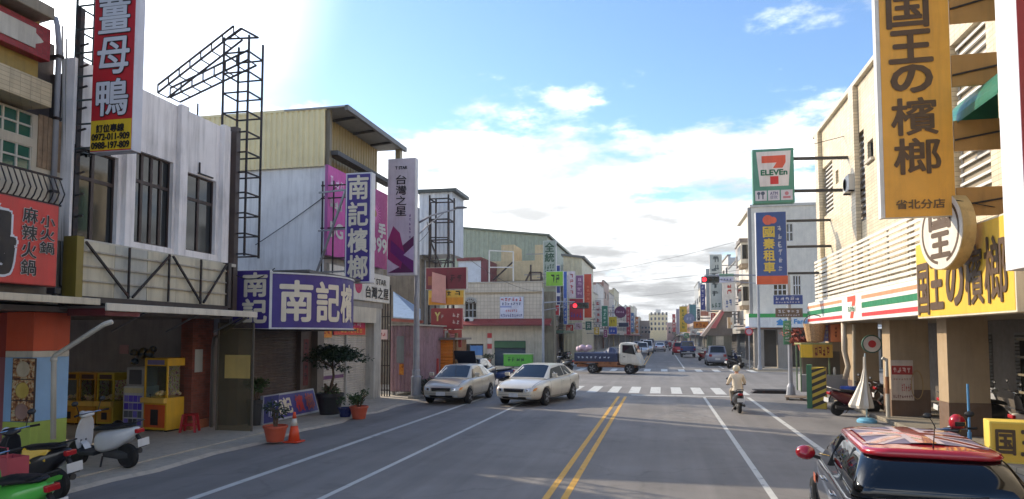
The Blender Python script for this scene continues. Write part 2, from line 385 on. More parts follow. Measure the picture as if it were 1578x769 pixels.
# ================================================================ ground, roads, markings
def asphalt():
    m = bpy.data.materials.new('asphalt'); m.use_nodes = True; t = m.node_tree; n = t.nodes; L = t.links.new; b = n['Principled BSDF']
    g = n.new('ShaderNodeNewGeometry').outputs['Position']
    def noise(s, d, ro=.6, sc=None):
        v = g
        if sc: mp = n.new('ShaderNodeMapping'); L(g, mp.inputs[0]); mp.inputs['Scale'].default_value = sc; v = mp.outputs[0]
        q = n.new('ShaderNodeTexNoise'); L(v, q.inputs['Vector']); q.inputs['Scale'].default_value = s; q.inputs['Detail'].default_value = d; q.inputs['Roughness'].default_value = ro; return q.outputs['Fac']
    def mr(v, a, bb, c, d):
        q = n.new('ShaderNodeMapRange'); L(v, q.inputs[0])
        for i, k in enumerate((a, bb, c, d)): q.inputs[i+1].default_value = k
        return q.outputs[0]
    def mul(a, bb):
        q = n.new('ShaderNodeMath'); q.operation = 'MULTIPLY'; L(a, q.inputs[0]); L(bb, q.inputs[1]); return q.outputs[0]
    v = mr(noise(.35, 5), .3, .7, .80, 1.16)
    v = mul(v, mr(noise(95, 4), .25, .75, .62, 1.38)); v = mul(v, mr(noise(.8, 4, .7), .58, .72, 1.0, .80)); v = mul(v, mr(noise(2.4, 3, .6), .66, .76, 1.0, .72))
    v = mul(v, mr(noise(1.0, 6, .6, (1.6, .06, 1)), .3, .7, .82, 1.14))        # wear along the lanes
    vo = n.new('ShaderNodeTexVoronoi'); vo.feature = 'DISTANCE_TO_EDGE'; L(g, vo.inputs['Vector']); vo.inputs['Scale'].default_value = .23
    d2 = n.new('ShaderNodeMix'); d2.data_type = 'VECTOR'; d2.inputs['Factor'].default_value = .12
    q = n.new('ShaderNodeTexNoise'); L(g, q.inputs['Vector']); q.inputs['Scale'].default_value = 1.2; q.inputs['Detail'].default_value = 6
    ad = n.new('ShaderNodeVectorMath'); ad.operation = 'ADD'; L(g, ad.inputs[0]); L(q.outputs['Color'], ad.inputs[1]); L(ad.outputs[0], vo.inputs['Vector'])
    v = mul(v, mr(vo.outputs['Distance'], .0, .010, .86, 1.0))                  # sealed cracks
    cm = n.new('ShaderNodeMix'); cm.data_type = 'RGBA'; cm.inputs['A'].default_value = (0, 0, 0, 1); cm.inputs['B'].default_value = (.21, .196, .182, 1); cm.clamp_factor = False; L(v, cm.inputs['Factor'])
    L(cm.outputs['Result'], b.inputs['Base Color']); b.inputs['Roughness'].default_value = .82
    bp = n.new('ShaderNodeBump'); bp.inputs['Strength'].default_value = .5; bp.inputs['Distance'].default_value = .006; L(noise(140, 4), bp.inputs['Height']); L(bp.outputs[0], b.inputs['Normal'])
    return m
ASPH = asphalt()
CONC = mat('concrete', (182, 172, 156), rough=.85, var=.2, vs=.9, dirt=.35, bump=.3, bs=90)
PAVE = mat('pavement', (150, 140, 122), rough=.8, var=.12, vs=1.2, dirt=.3, tile=(.3, .3, (96, 90, 80)))
EARTH = mat('earth', (120, 114, 100), rough=.95, var=.2, vs=.2)
def sheet(name, x0, x1, y0, y1, z, m):
    return struct(MB().add([(x0, y0, z), (x1, y0, z), (x1, y1, z), (x0, y1, z)], [(0, 1, 2, 3)]).build(name, m))
sheet('ground', -1500, 1500, -300, 2500, -.02, EARTH)
sheet('road', -9.3, 6.3, -40, 900, .0, ASPH)
sheet('side_road', -300, -9.3, 35.5, 51.5, .0, ASPH); sheet('side_road', 6.3, 300, 35.0, 51.5, .0, ASPH)
def slab(name, x0, x1, y0, y1, z, m): return struct(MB().box(x0, x1, y0, y1, -.03, z).build(name, m, bevel=.02))
# left apron with a ragged edge against the asphalt
ap = MB(); k = 60; e = []
for i in range(k+1):
    y = -20+55*i/k; e.append((-9.25+.12*math.sin(i*1.7)+random.uniform(-.06, .06), y))
poly = [(-40, -20)] + e + [(-40, 35)]
ap.add([(x, y, .05) for x, y in poly], [tuple(range(len(poly)))])
for i in range(k): ap.add([(e[i][0], e[i][1], .05), (e[i+1][0], e[i+1][1], .05), (e[i+1][0]+.10, e[i+1][1], 0.001), (e[i][0]+.10, e[i][1], .001)], [(0, 1, 2, 3)])
struct(ap.build('pavement', CONC))
slab('pavement', 6.3, 40, -20, 31.6, .11, PAVE)
slab('pavement', -60, -9.3, 53, 420, .06, CONC); slab('pavement', 6.9, 60, 54, 420, .08, CONC)
WPAINT = mat('road_white', (196, 196, 190), rough=.7, var=.06, vs=3, wear=(3.2, .56, (84, 84, 84)))
YPAINT = mat('road_yellow', (214, 164, 66), rough=.7, var=.08, vs=3, wear=(3.0, .57, (92, 86, 74)))
FAINT = mat('road_faint', (150, 150, 146), rough=.75, var=.06, wear=(4, .47, (80, 80, 80)))
def line(name, x, y0, y1, wd, m, z=.004):
    b = MB(); n = max(1, int((y1-y0)/4))
    for i in range(n):
        a, c = y0+(y1-y0)*i/n, y0+(y1-y0)*(i+1)/n
        b.add([(x-wd/2, a, z), (x+wd/2, a, z), (x+wd/2, c, z), (x-wd/2, c, z)], [(0, 1, 2, 3)])
    return struct(b.build(name, m))
for x in (-1.78, -1.5): line('yellow_line', x, -10, 29.0, .11, YPAINT); line('yellow_line', x, 55.2, 240, .11, YPAINT)
line('edge_line', -7.1, -10, 27.5, .15, WPAINT); line('lane_line', -5.16, -10, 25.5, .11, WPAINT)
line('lane_line', 1.66, -10, 29.3, .11, WPAINT); line('edge_line', 3.4, -10, 29.6, .14, WPAINT)
line('lane_line', 1.66, 55.2, 240, .11, WPAINT); line('edge_line', 4.6, 55.2, 240, .13, WPAINT)
line('edge_line', -7.1, 58, 240, .13, WPAINT)
sheet('stop_line', -1.3, 3.3, 29.7, 30.0, .004, WPAINT); sheet('stop_line', -6.9, -2.0, 57.6, 57.9, .004, WPAINT)
sheet('stop_line', -1.2, 3.6, 62.5, 62.7, .004, FAINT)
def crosswalk(xs, y0, y1, lab):
    c = bpy.data.objects.new('crosswalk', None); COL.objects.link(c); c.location = (0, (y0+y1)/2, 0); struct(c, lab)
    me = MB().add([(-.23, y0-(y0+y1)/2, .004), (.23, y0-(y0+y1)/2, .004), (.23, y1-(y0+y1)/2, .004), (-.23, y1-(y0+y1)/2, .004)], [(0, 1, 2, 3)]).build('stripe', WPAINT, c)
    for i, x in enumerate(xs):
        o = me if i == 0 else me.copy()
        if i: COL.objects.link(o); o.parent = c
        o.location.x = x
crosswalk([-5.9+i*.93 for i in range(11)], 30.9, 34.7, 'white zebra crossing nearer the camera')
crosswalk([-8.4+i*1.22 for i in range(13)], 50.2, 53.6, 'white zebra crossing on the far side of the junction')
# worn traces of old marking in the lane
rm = MB()
for (x, y, l) in ((.1, 22.7, .5), (.75, 23.3, .35), (.3, 23.9, .5), (.95, 22.5, .4), (.55, 21.9, .6), (.0, 21.5, .3)):
    rm.add([(x, y, .004), (x+l, y-.12, .004), (x+l, y-.03, .004), (x, y+.09, .004)], [(0, 1, 2, 3)])
struct(rm.build('worn_marking', FAINT))

# ================================================================ left side, near: house A, house B
TILE_CREAM = mat('cream_tile', (198, 180, 144), rough=.4, var=.10, dirt=.25, tile=(.2, .075, (150, 134, 106)))
WALLB = mat('white_render', (240, 234, 230), rough=.8, var=.06, vs=1.4, dirt=.42, bump=.15, bs=30)
MUST = C(160, 134, 62, dirt=.4); BROWNF = C(64, 48, 42, dirt=.3); WOODW = mat('weathered_board', (142, 118, 92), rough=.8, var=.25, vs=6, dirt=.5)
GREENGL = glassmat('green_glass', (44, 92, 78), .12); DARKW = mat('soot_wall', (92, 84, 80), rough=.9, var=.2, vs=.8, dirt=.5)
XA = -11.25
A = thing('shop_house', 'old cream tiled house with a red plaque on its parapet', 'building', (XA, 6, 0)); F = FE(XA)
zA = lambda px, py, dx=0: at(px, py, X=XA+dx).z
yA = lambda px, dx=0: at(px, 300, X=XA+dx).y
yr = 10.85
g1 = (8.0, yA(46), zA(20, 258), zA(20, 218)); g0 = (8.0, yA(46), zA(20, 205), zA(20, 166))
yr = yA(96); yp = at(80, 150, X=XA+.45).y; yc = at(84, 50, X=XA+.62).y
MB().wall(F, 2, yr, 3.1, zA(40, 170)-.02, .3, [(g0[0], g0[1], g0[2], g0[3]), (g1[0], g1[1], g1[2], g1[3])]).build('upper_wall', C(190, 180, 160, dirt=.35), A, world=True)
window(A, F, *g0, [0, .2, .4, .6, .75, .875, 1], 2, OFFW, GREENGL, .035); window(A, F, *g1, [0, .2, .4, .6, .75, .875, 1], 2, OFFW, GREENGL, .035)
for i in range(5):
    y = yA(54)+.10*i
    if y < yr-.05: MB().fbox(F, y, y+.09, zA(60, 258), zA(60, 176), .004, .024).build('board', WOODW, A, world=True)
zb0, zb1 = zA(78, 166, .45), zA(78, 128, .45)
MB().box(XA-.2, XA+.45, 2, yp, zb0, zb1).build('tiled_parapet', TILE_CREAM, A, world=True, bevel=.01)
MB().box(XA-.2, XA+.15, 2, yp-.03, zb1+.002, zb1+1.25).build('parapet_wall', MUST, A, world=True)
rp = MB().fbox(F, 4, yA(68, .35), zb1+.42, zb1+1.02, .15, .36).build('red_plaque', mat('red_brick_tile', (150, 44, 48), rough=.5, tile=(.09, .05, (110, 60, 58)), var=.2), A, world=True, bevel=.01)
ya = yA(56, .36); za, zb = zb1+.54, zb1+.90
MB().prism([(4.2, za), (ya-.16, za), (ya-.16, za+.08), (ya-.05, za+.14), (ya, (za+zb)/2), (ya-.05, zb-.14), (ya-.16, zb-.08), (ya-.16, zb), (4.2, zb)], F, .36, .385).build('cartouche', OFFW, rp, world=False)
MB().box(XA-1.5, XA+.62, 2, yc, zb1+1.10, zb1+1.32).build('cornice', C(140, 130, 112, dirt=.5), A, world=True, bevel=.02)
MB().box(XA-3.2, XA-1.2, 2, yr-.3, zb1+1.33, zb1+4.6).build('roof_room', C(70, 74, 84, dirt=.3), A, world=True)
MB().box(XA-9, XA-.31, 2, yr, 3.1, zb1+1.1).build('core', DARKW, A, world=True)
dp = thing('downpipe', 'grey drainpipe with a crook at its top beside the cream house', 'pipe', (XA+.72, 10.72, 4))
xd = at(88, 150, Y=10.72).x
MB().tube([at(60, 32, Y=10.72), at(78, 27, Y=10.72), at(86, 29, Y=10.72), at(88.5, 40, Y=10.72), (xd, 10.72, 8.0), (xd, 10.72, 4.4)], .05, 10).build('pipe', C(150, 152, 158, dirt=.3), dp, world=True, smooth=True)
for z in (5.2, 6.6, 7.8): MB().box(xd-.3, xd+.07, 10.66, 10.78, z, z+.05).build('clamp', IRON, dp, world=True)
p2 = thing('pipe_bundle', 'thin pale pipes running up the corner wall next to the drainpipe', 'pipe', (XA+.8, 10.85, 3.2))
for i, (pa_, pb_) in enumerate(((95, 97), (98, 103), (101, 96))): MB().tube([at(pa_, 440, Y=10.9), at((pa_+pb_)/2, 300, Y=10.92), at(pb_, 80-20*i, Y=10.9)], .016, 6).build('pipe', C(170, 165, 155), p2, world=True)
rl = thing('balcony_railing', 'black bellied wrought iron balcony railing above the red sign', 'railing', (XA+.5, 9, 3)); xr = XA+.5
r0, r1 = zA(40, 306, .5), zA(40, 262, .5)
for z in (r0, r1): MB().bar((xr, 4, z), (xr, at(95, 280, X=xr).y, z), .035).build('rail', IRON, rl, world=True)
bal = None; y = 8.0
while y < at(95, 280, X=xr).y:
    pts = [(0, 0, 0), (.07, 0, .08), (.12, 0, .2), (.06, 0, .34), (-.01, 0, .5), (0, 0, r1-r0)]
    if bal is None: bal = MB().tube(pts, .012, 6).build('baluster', IRON, rl); o = bal
    else: o = bal.copy(); COL.objects.link(o)
    o.parent = rl; o.location = (0, y-9, r0-3); y += .115
sl = MB().box(XA-.2, XA+.6, 2, at(92, 300, X=XA+.6).y, 3.1, r0-.04).build('balcony_slab', C(90, 84, 78, dirt=.5), A, world=True)

# red shop sign with the hot pot columns
X_ = XA+.85
sgr = (6.0, at(88, 400, X=X_).y, at(70, 441, X=X_).z, at(70, 313, X=X_).z, X_)
wS = sgr[1]-sgr[0]; uu = lambda px: (at(px, 380, X=X_).y-sgr[0])/wS
SILV = C(206, 208, 214, dirt=0)
RSIGN = C(206, 66, 58)
sign('shop_sign', 'salmon red horizontal sign with black hot pot characters at the left edge', sgr, 'E', .15, C(170, 60, 52), RSIGN,
     [('小火鍋', uu(60), .38, uu(82), .86, INK, {'v': 1, 'b': .0012, 'outline': .003, 'om': WHITE}), ('麻辣火鍋', uu(32), .10, uu(55), .92, INK, {'v': 1, 'b': .0012, 'outline': .003, 'om': WHITE}),
      ('鴨', uu(-95), .12, uu(20), .86, INK, {'b': .010, 'outline': .02, 'om': SILV}), ('母', .38, .12, .55, .86, INK, {'b': .01, 'outline': .02, 'om': SILV}), ('薑', .1, .12, .3, .86, INK, {'b': .01, 'outline': .02, 'om': SILV})],
     inset=.02)
# bowl mark under the characters
# tall red vertical sign
Yv = 10.95
v = rS(146, -200, 210, 233, Yv); vh = v[3]-v[2]; vz = lambda py: (at(180, py, Y=Yv).z-v[2])/vh
SREDV = C(190, 26, 40)
sign('shop_sign', 'tall vertical red sign with silver characters above a yellow phone number strip', v, 'S', .24, C(206, 206, 212), SREDV,
     [('鴨', .14, vz(177), .88, vz(122), SILV, {'b': .014, 'outline': .034}), ('母', .14, vz(113), .88, vz(58), SILV, {'b': .014, 'outline': .034}), ('薑', .14, vz(50), .88, vz(-6), SILV, {'b': .012, 'outline': .03}),
      
      ('訂位專線', .16, vz(203), .82, vz(191), INK, {'b': .006}), ('0972-011-909', .06, vz(215), .95, vz(205), INK, {'b': .007}), ('0988-197-809', .06, vz(228), .95, vz(218), INK, {'b': .007})],
     [(.02, .006, .98, vz(184), C(222, 186, 36))], inset=.015)
def lattice(name, label, xs, ys, z0, z1, step, m=IRON, r=.035, diag=False, cat='frame', zdir=None, group=None):
    """square steel lattice mast: four posts and a ring of rails at every step"""
    (x0, x1), (y0, y1) = xs, ys; t = thing(name, label, cat, ((x0+x1)/2, (y0+y1)/2, z0), 0, group)
    for x in (x0, x1):
        for y in (y0, y1): MB().bar((x, y, z0), (x, y, z1), r).build('post', m, t, world=True)
    ring = None; z = z0+.05
    while z < z1:
        if ring is None:
            b = MB(); cx, cy = (x0+x1)/2, (y0+y1)/2
            for p, q in (((x0, y0), (x1, y0)), ((x1, y0), (x1, y1)), ((x1, y1), (x0, y1)), ((x0, y1), (x0, y0))): b.bar((p[0]-cx, p[1]-cy, 0), (q[0]-cx, q[1]-cy, 0), r*.8)
            ring = b.build('rail_ring', m, t); o = ring
        else: o = ring.copy(); COL.objects.link(o); o.parent = t
        o.location = (0, 0, z-z0); z += step
    return t
DKGREEN = mat('painted_frame', (52, 66, 66), rough=.5, rust=.4)
lattice('lattice_scaffold', 'dark green steel lattice carrying the tall red sign', (at(112, 150, Y=10.95).x, at(143, 150, Y=10.95).x), (10.98, 11.4), at(120, 232, Y=10.95).z, 11.5, .47, DKGREEN, .035)
ml = thing('lattice_pole', 'dark rusty pole with short rungs between the two near left houses', 'pole', (XA+.95, 11.0, 3.2))
xq = at(111, 400, Y=11.02).x; MB().bar((xq, 11.02, 3.2), (xq, 11.02, 8.9), .10).build('pole', IRON, ml, world=True)
for i in range(12): MB().bar((xq-.05, 11.0, 3.5+i*.42), (xq+.22, 11.0, 3.55+i*.42), .03).build('rung', IRON, ml, world=True)

# awning over house A
ax = -10.0; y1 = at(155, 465, X=ax).y; z1 = at(155, 461, X=ax).z
aw = thing('awning', 'flat cream edged awning over the duck restaurant pillar', 'awning', (ax, 7, z1))
MB().box(XA, ax-.06, 2, y1, z1-.06, z1-.005).build('roof_sheet', C(110, 104, 96, dirt=.5), aw, world=True)
MB().box(ax-.06, ax, 2, y1, z1-.11, z1+.01).build('fascia', C(206, 194, 170, dirt=.35), aw, world=True, bevel=.008)
MB().box(XA-6, ax-1.2, 2, 16.6, 2.96, 3.06).build('ceiling', C(130, 120, 114), A, world=True)
lt = thing('flood_light', 'small black floodlight on the cream awning', 'lamp', (ax-.1, 9.75, z1+.01))
MB().box(-.09, .09, -.06, .06, .03, .14).build('housing', BLACK, lt, bevel=.01); MB().box(-.02, .02, -.02, .02, 0, .04).build('foot', IRON, lt)
# painted pillar
PX0, PX1, PY0, PY1 = -11.95, -11.33, 10.55, 11.35
def pz(py): return at(45, py, Y=PY0).z
pl = thing('pillar', 'square pillar painted orange, light blue and lime green', 'pillar', ((PX0+PX1)/2, (PY0+PY1)/2, .05))
MB().box(PX0, PX1, PY0, PY1, pz(541), 2.95).build('orange_top', C(196, 78, 44, dirt=.15), pl, world=True, bevel=.008)
MB().box(PX0, PX1, PY0, PY1, pz(651), pz(551)).build('blue_middle', C(140, 178, 214, dirt=.15), pl, world=True, bevel=.008)
MB().box(PX0, PX1, PY0, PY1, pz(550.9), pz(541.1)).build('white_band', OFFW, pl, world=True, bevel=.008)
MB().box(PX0, PX1, PY0, PY1, .05, pz(651.2)).build('lime_foot', C(166, 184, 84, dirt=.2), pl, world=True, bevel=.008)
MB().box(PX0-.9, PX0-.01, PY0+.2, PY0+.5, .05, 2.95).build('side_panel', C(150, 92, 100), pl, world=True)
MB().box(PX0-1.6, PX0, PY0+.1, PY0+.4, pz(551), 2.94).build('beam', C(150, 50, 40), pl, world=True)
# food posters on the pillar: blotchy print
def blotch(name, cols, scale=9):
    if name in MATS: return MATS[name]
    m = bpy.data.materials.new(name); m.use_nodes = True; t = m.node_tree; n = t.nodes; L = t.links.new; b = n['Principled BSDF']
    g = n.new('ShaderNodeNewGeometry'); q = n.new('ShaderNodeTexVoronoi'); q.inputs['Scale'].default_value = scale; q.feature = 'SMOOTH_F1'; L(g.outputs['Position'], q.inputs['Vector'])
    nz = n.new('ShaderNodeTexNoise'); nz.inputs['Scale'].default_value = scale*1.3; nz.inputs['Detail'].default_value = 5; L(g.outputs['Position'], nz.inputs['Vector'])
    r = n.new('ShaderNodeValToRGB'); L(nz.outputs['Fac'], r.inputs[0]); e = r.color_ramp.elements
    while len(e) < len(cols): e.new(.5)
    for i, c in enumerate(cols): e[i].position = .30+.42*i/(len(cols)-1); e[i].color = (*lin(c), 1)
    L(r.outputs[0], b.inputs['Base Color']); b.inputs['Roughness'].default_value = .35; MATS[name] = m; return m
FOOD = blotch('food_print', [(34, 24, 20), (120, 66, 40), (176, 130, 80), (206, 190, 160), (90, 110, 50)], 14)
fb = thing('food_poster', 'board with three photos of food bowls on the blue pillar', 'poster', ((PX0+PX1)/2, PY0-.03, pz(645)))
bx = rS(18, 552, 53, 650, PY0-.03)
MB().box(bx[0], bx[1], PY0-.03, PY0-.004, bx[2], bx[3]).build('board', C(60, 44, 38), fb, world=True)
for i in range(3):
    zt_ = bx[3]-.01-i*(bx[3]-bx[2])/3; MB().box(bx[0]+.015, bx[1]-.015, PY0-.037, PY0-.0305, zt_-(bx[3]-bx[2])/3+.02, zt_).build('photo', FOOD, fb, world=True)
    cxm = (bx[0]+bx[1])/2; zc = zt_-(bx[3]-bx[2])/6
    MB().lathe([(.0, 0), (.13, -.001), (.15, -.012), (.135, -.015), (.11, -.006), (.0, -.005)], (cxm, PY0-.037, zc), 20, 'Y').build('bowl', [C(190, 176, 150), C(196, 170, 84), C(150, 120, 110)][i], fb, world=True, smooth=True)
wp = thing('downpipe', 'white drainpipe slanting from the canopy down the painted pillar', 'pipe', (PX1+.1, PY0, .05))
q0 = at(82, 677, Y=PY0-.1); q1 = at(83, 552, Y=PY0-.1); q2 = at(160, 500, Y=PY0-.1); q3 = at(172, 496, Y=PY0-.1)
MB().tube([q0, q1, q1+Vector((.03, 0, .05)), q2, q3], .045, 10).build('pipe', OFFW, wp, world=True, smooth=True)
MB().tube([q1+Vector((0, 0, -.06)), q1+Vector((0, 0, .01))], .055, 10).build('elbow', OFFW, wp, world=True, smooth=True)

# ---------------- house B
XB = -11.0; FB = FE(XB); yB0, yB1 = 10.9, 15.85
B = thing('shop_house', 'white rendered two storey house with three brown framed windows', 'building', (XB, (yB0+yB1)/2, 0))
zB = lambda px, py, dx=0: at(px, py, X=XB+dx).z
yB = lambda px, dx=0: at(px, 300, X=XB+dx).y
wins = [(yB(112), yB(181), zB(146, 372), zB(146, 232)), (yB(208), yB(266), zB(237, 378), zB(237, 240)), (yB(287), yB(333), zB(310, 389), zB(310, 272))]
ztop = zB(282, 167)
MB().wall(FB, yB0, yB1, 4.32, ztop, .28, wins).build('front_wall', WALLB, B, world=True)
MB().box(XB-9, XB-.281, yB0, yB1, 3.1, ztop-.3).build('core', DARKW, B, world=True)
for (a0, a1, z0, z1) in wins:
    window(B, FB, a0, a1, z0, z1, [0, .5, 1] if a1-a0 < 1.15 else [0, .25, .5, .75, 1], [0, .68, 1], BROWNF, GLASS, .07, -.14)
for px in (194, 276, 342): 
    y = yB(px); MB().fbox(FB, y-.13, y+.13, 4.35, ztop+.04, 0, .12).build('pilaster', WALLB, B, world=True, bevel=.01)
MB().fbox(FB, yB0, yB1, 4.28, 4.36, -.05, .22).build('sill_ledge', OFFW, B, world=True, bevel=.01)
MB().fbox(FB, yB1-.02, yB1+.16, 3.0, ztop+.12, -.5, .16).build('brown_edge', C(74, 60, 56, dirt=.5), B, world=True)
MB().bar((XB+.03, yB(305), zB(305, 268)), (XB+.03, yB(305), zB(305, 250)), .03).bar((XB+.03, yB(303), zB(305, 267)), (XB+.03, yB(326), zB(305, 267)), .03).build('iron_stub', IRON, B, world=True)
MB().bar((XB-.5, yB(328), ztop), (XB-.5, yB(328), ztop+.55), .03).build('rebar', IRON, B, world=True)
# stripped signboard under the windows: sheet panels and its bare steel frame
Xs = XB+.35; Fs = FE(Xs); s0, s1 = at(122, 400, X=Xs).y, at(350, 400, X=Xs).y; sz0, sz1 = at(230, 463, X=Xs).z, at(230, 387, X=Xs).z
sb = thing('signboard', 'stripped signboard of pale sheets and rusty bracing under the white house windows', 'sign', (Xs, (s0+s1)/2, sz0))
pale = [mat('pale_sheet', (200, 192, 168), rough=.6, var=.06, dirt=.35), mat('grey_sheet', (178, 178, 168), rough=.6, var=.06, dirt=.3)]
for i in range(5):
    a, b = s0+(s1-s0)*i/5, s0+(s1-s0)*(i+1)/5; MB().fbox(Fs, a+.006, b-.006, sz0, sz1, -.06, -.03-.004*(i % 2)).build('panel', pale[i in (1,)], sb, world=True)
for zf in (.28, .55, .82): MB().bar((Xs+.0, s0, sz0+(sz1-sz0)*zf), (Xs, s1, sz0+(sz1-sz0)*zf), .03).build('rail', C(170, 164, 150, rust=.4), sb, world=True)
for f0 in (.0, .27, .53, .77, 1.0): MB().bar((Xs+.03, s0+(s1-s0)*f0, sz0), (Xs+.03, s0+(s1-s0)*f0, sz1), .035).build('upright', IRON, sb, world=True)
for a, b in ((.02, .27), (.53, .29), (.55, .77), (.98, .79)): MB().bar((Xs+.05, s0+(s1-s0)*a, sz1-.03), (Xs+.05, s0+(s1-s0)*b, sz0+.03), .04).build('brace', IRON, sb, world=True)
MB().fbox(Fs, s0-.16, s0-.005, sz0-.15, sz1+.05, -.2, .1).build('olive_post', C(128, 112, 40, dirt=.4), sb, world=True)
MB().fbox(Fs, s1+.005, s1+.12, sz0-.05, sz1+.03, -.5, .05).build('end_plate', C(66, 58, 54, dirt=.4), sb, world=True)
MB().fbox(Fs, s0, s1, sz0-.12, sz0-.01, -.3, .06).build('bottom_beam', C(52, 44, 42, dirt=.4), sb, world=True)
# canopy
cx_ = -10.12; c0, c1 = at(165, 480, X=cx_).y, at(397, 487, X=cx_).y; cz = at(395, 485, X=cx_).z
cn = thing('canopy', 'white edged flat canopy over the claw machine arcade', 'awning', (cx_, (c0+c1)/2, cz))
MB().box(XB-.4, cx_-.05, c0, c1, cz-.02, cz+.02).build('roof_sheet', C(96, 92, 88, dirt=.4), cn, world=True)
MB().box(cx_-.05, cx_, c0, c1, cz-.07, cz+.075).build('fascia', C(214, 206, 188, dirt=.3), cn, world=True, bevel=.01)
MB().box(cx_-.9, cx_-.06, c0+.02, c0+.9, cz-.16, cz-.022).build('maroon_valance', C(96, 26, 34), cn, world=True)
for y in (c0+1.2, c0+2.8, c1-.4): MB().bar((XB-.1, y, cz-.45), (cx_-.15, y, cz-.05), .035).build('stay', STEEL, cn, world=True)
# arcade room: side wall, back wall, brick pier
room = thing('arcade_room', 'dim open arcade room with grey walls and a brick pier', 'building', (-15, 13, .05))
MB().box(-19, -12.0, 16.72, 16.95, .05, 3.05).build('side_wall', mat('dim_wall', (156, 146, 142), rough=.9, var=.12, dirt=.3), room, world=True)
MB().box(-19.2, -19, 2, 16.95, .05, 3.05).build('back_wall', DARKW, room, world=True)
MB().box(-19, -9.9, 2, 16.7, .051, .075).build('floor', CONC, room, world=True)
BRICK = mat('brick', (122, 62, 46), rough=.85, var=.28, dirt=.3, tile=(.22, .065, (100, 84, 74), 1))
MB().box(-12.35, -12.0, 15.85, 16.70, .3, 3.04).build('brick_pier', BRICK, room, world=True)
MB().box(-12.38, -11.95, 15.8, 16.70, .05, .299).build('pier_foot', C(164, 98, 66, dirt=.3), room, world=True)
MB().box(-12.0+.002, -11.985, 15.95, 16.25, 1.55, 2.15).build('notice', C(168, 170, 164), room, world=True)
MB().box(-14.98, -14.7, 16.69, 16.715, 2.0, 2.25).build('notice', C(196, 150, 150), room, world=True)
bp_ = thing('downpipe', 'pair of grey pipes standing against the brick pier', 'pipe', (-11.9, 16.3, .05))
for dx, c in ((0, C(150, 150, 150, dirt=.4)), (.12, C(120, 118, 112, dirt=.4))): MB().tube([(-11.88+dx, 16.5-dx, .05), (-11.88+dx, 16.5-dx, 2.2), (-11.7+dx, 16.3-dx, 2.45), (-10.4, 15.8, 2.98)], .035, 8).build('pipe', c, bp_, world=True, smooth=True)
# weathered clear sheet screen
sx0, sx1 = at(335, 600, Y=15.9).x, at(389, 600, Y=15.9).x; szt = at(362, 497, Y=15.9).z
sc = thing('clear_screen', 'dusty clear plastic screen with a paper taped on it beside the arcade', 'screen', ((sx0+sx1)/2, 15.9, .05))
MB().box(sx0, sx1, 15.895, 15.905, .08, szt).build('sheet', clear('dusty_acrylic', (.72, .68, .58), .1, .20), sc, world=True)
for x in (sx0, sx1): MB().box(x-.02, x+.02, 15.88, 15.92, .05, szt).build('frame_post', C(96, 88, 78, dirt=.4), sc, world=True)
pr_ = rS(347, 547, 386, 583, 15.9); MB().box(pr_[0], pr_[1], 15.882, 15.888, pr_[2], pr_[3]).build('paper', C(196, 168, 98, dirt=.25), sc, world=True)
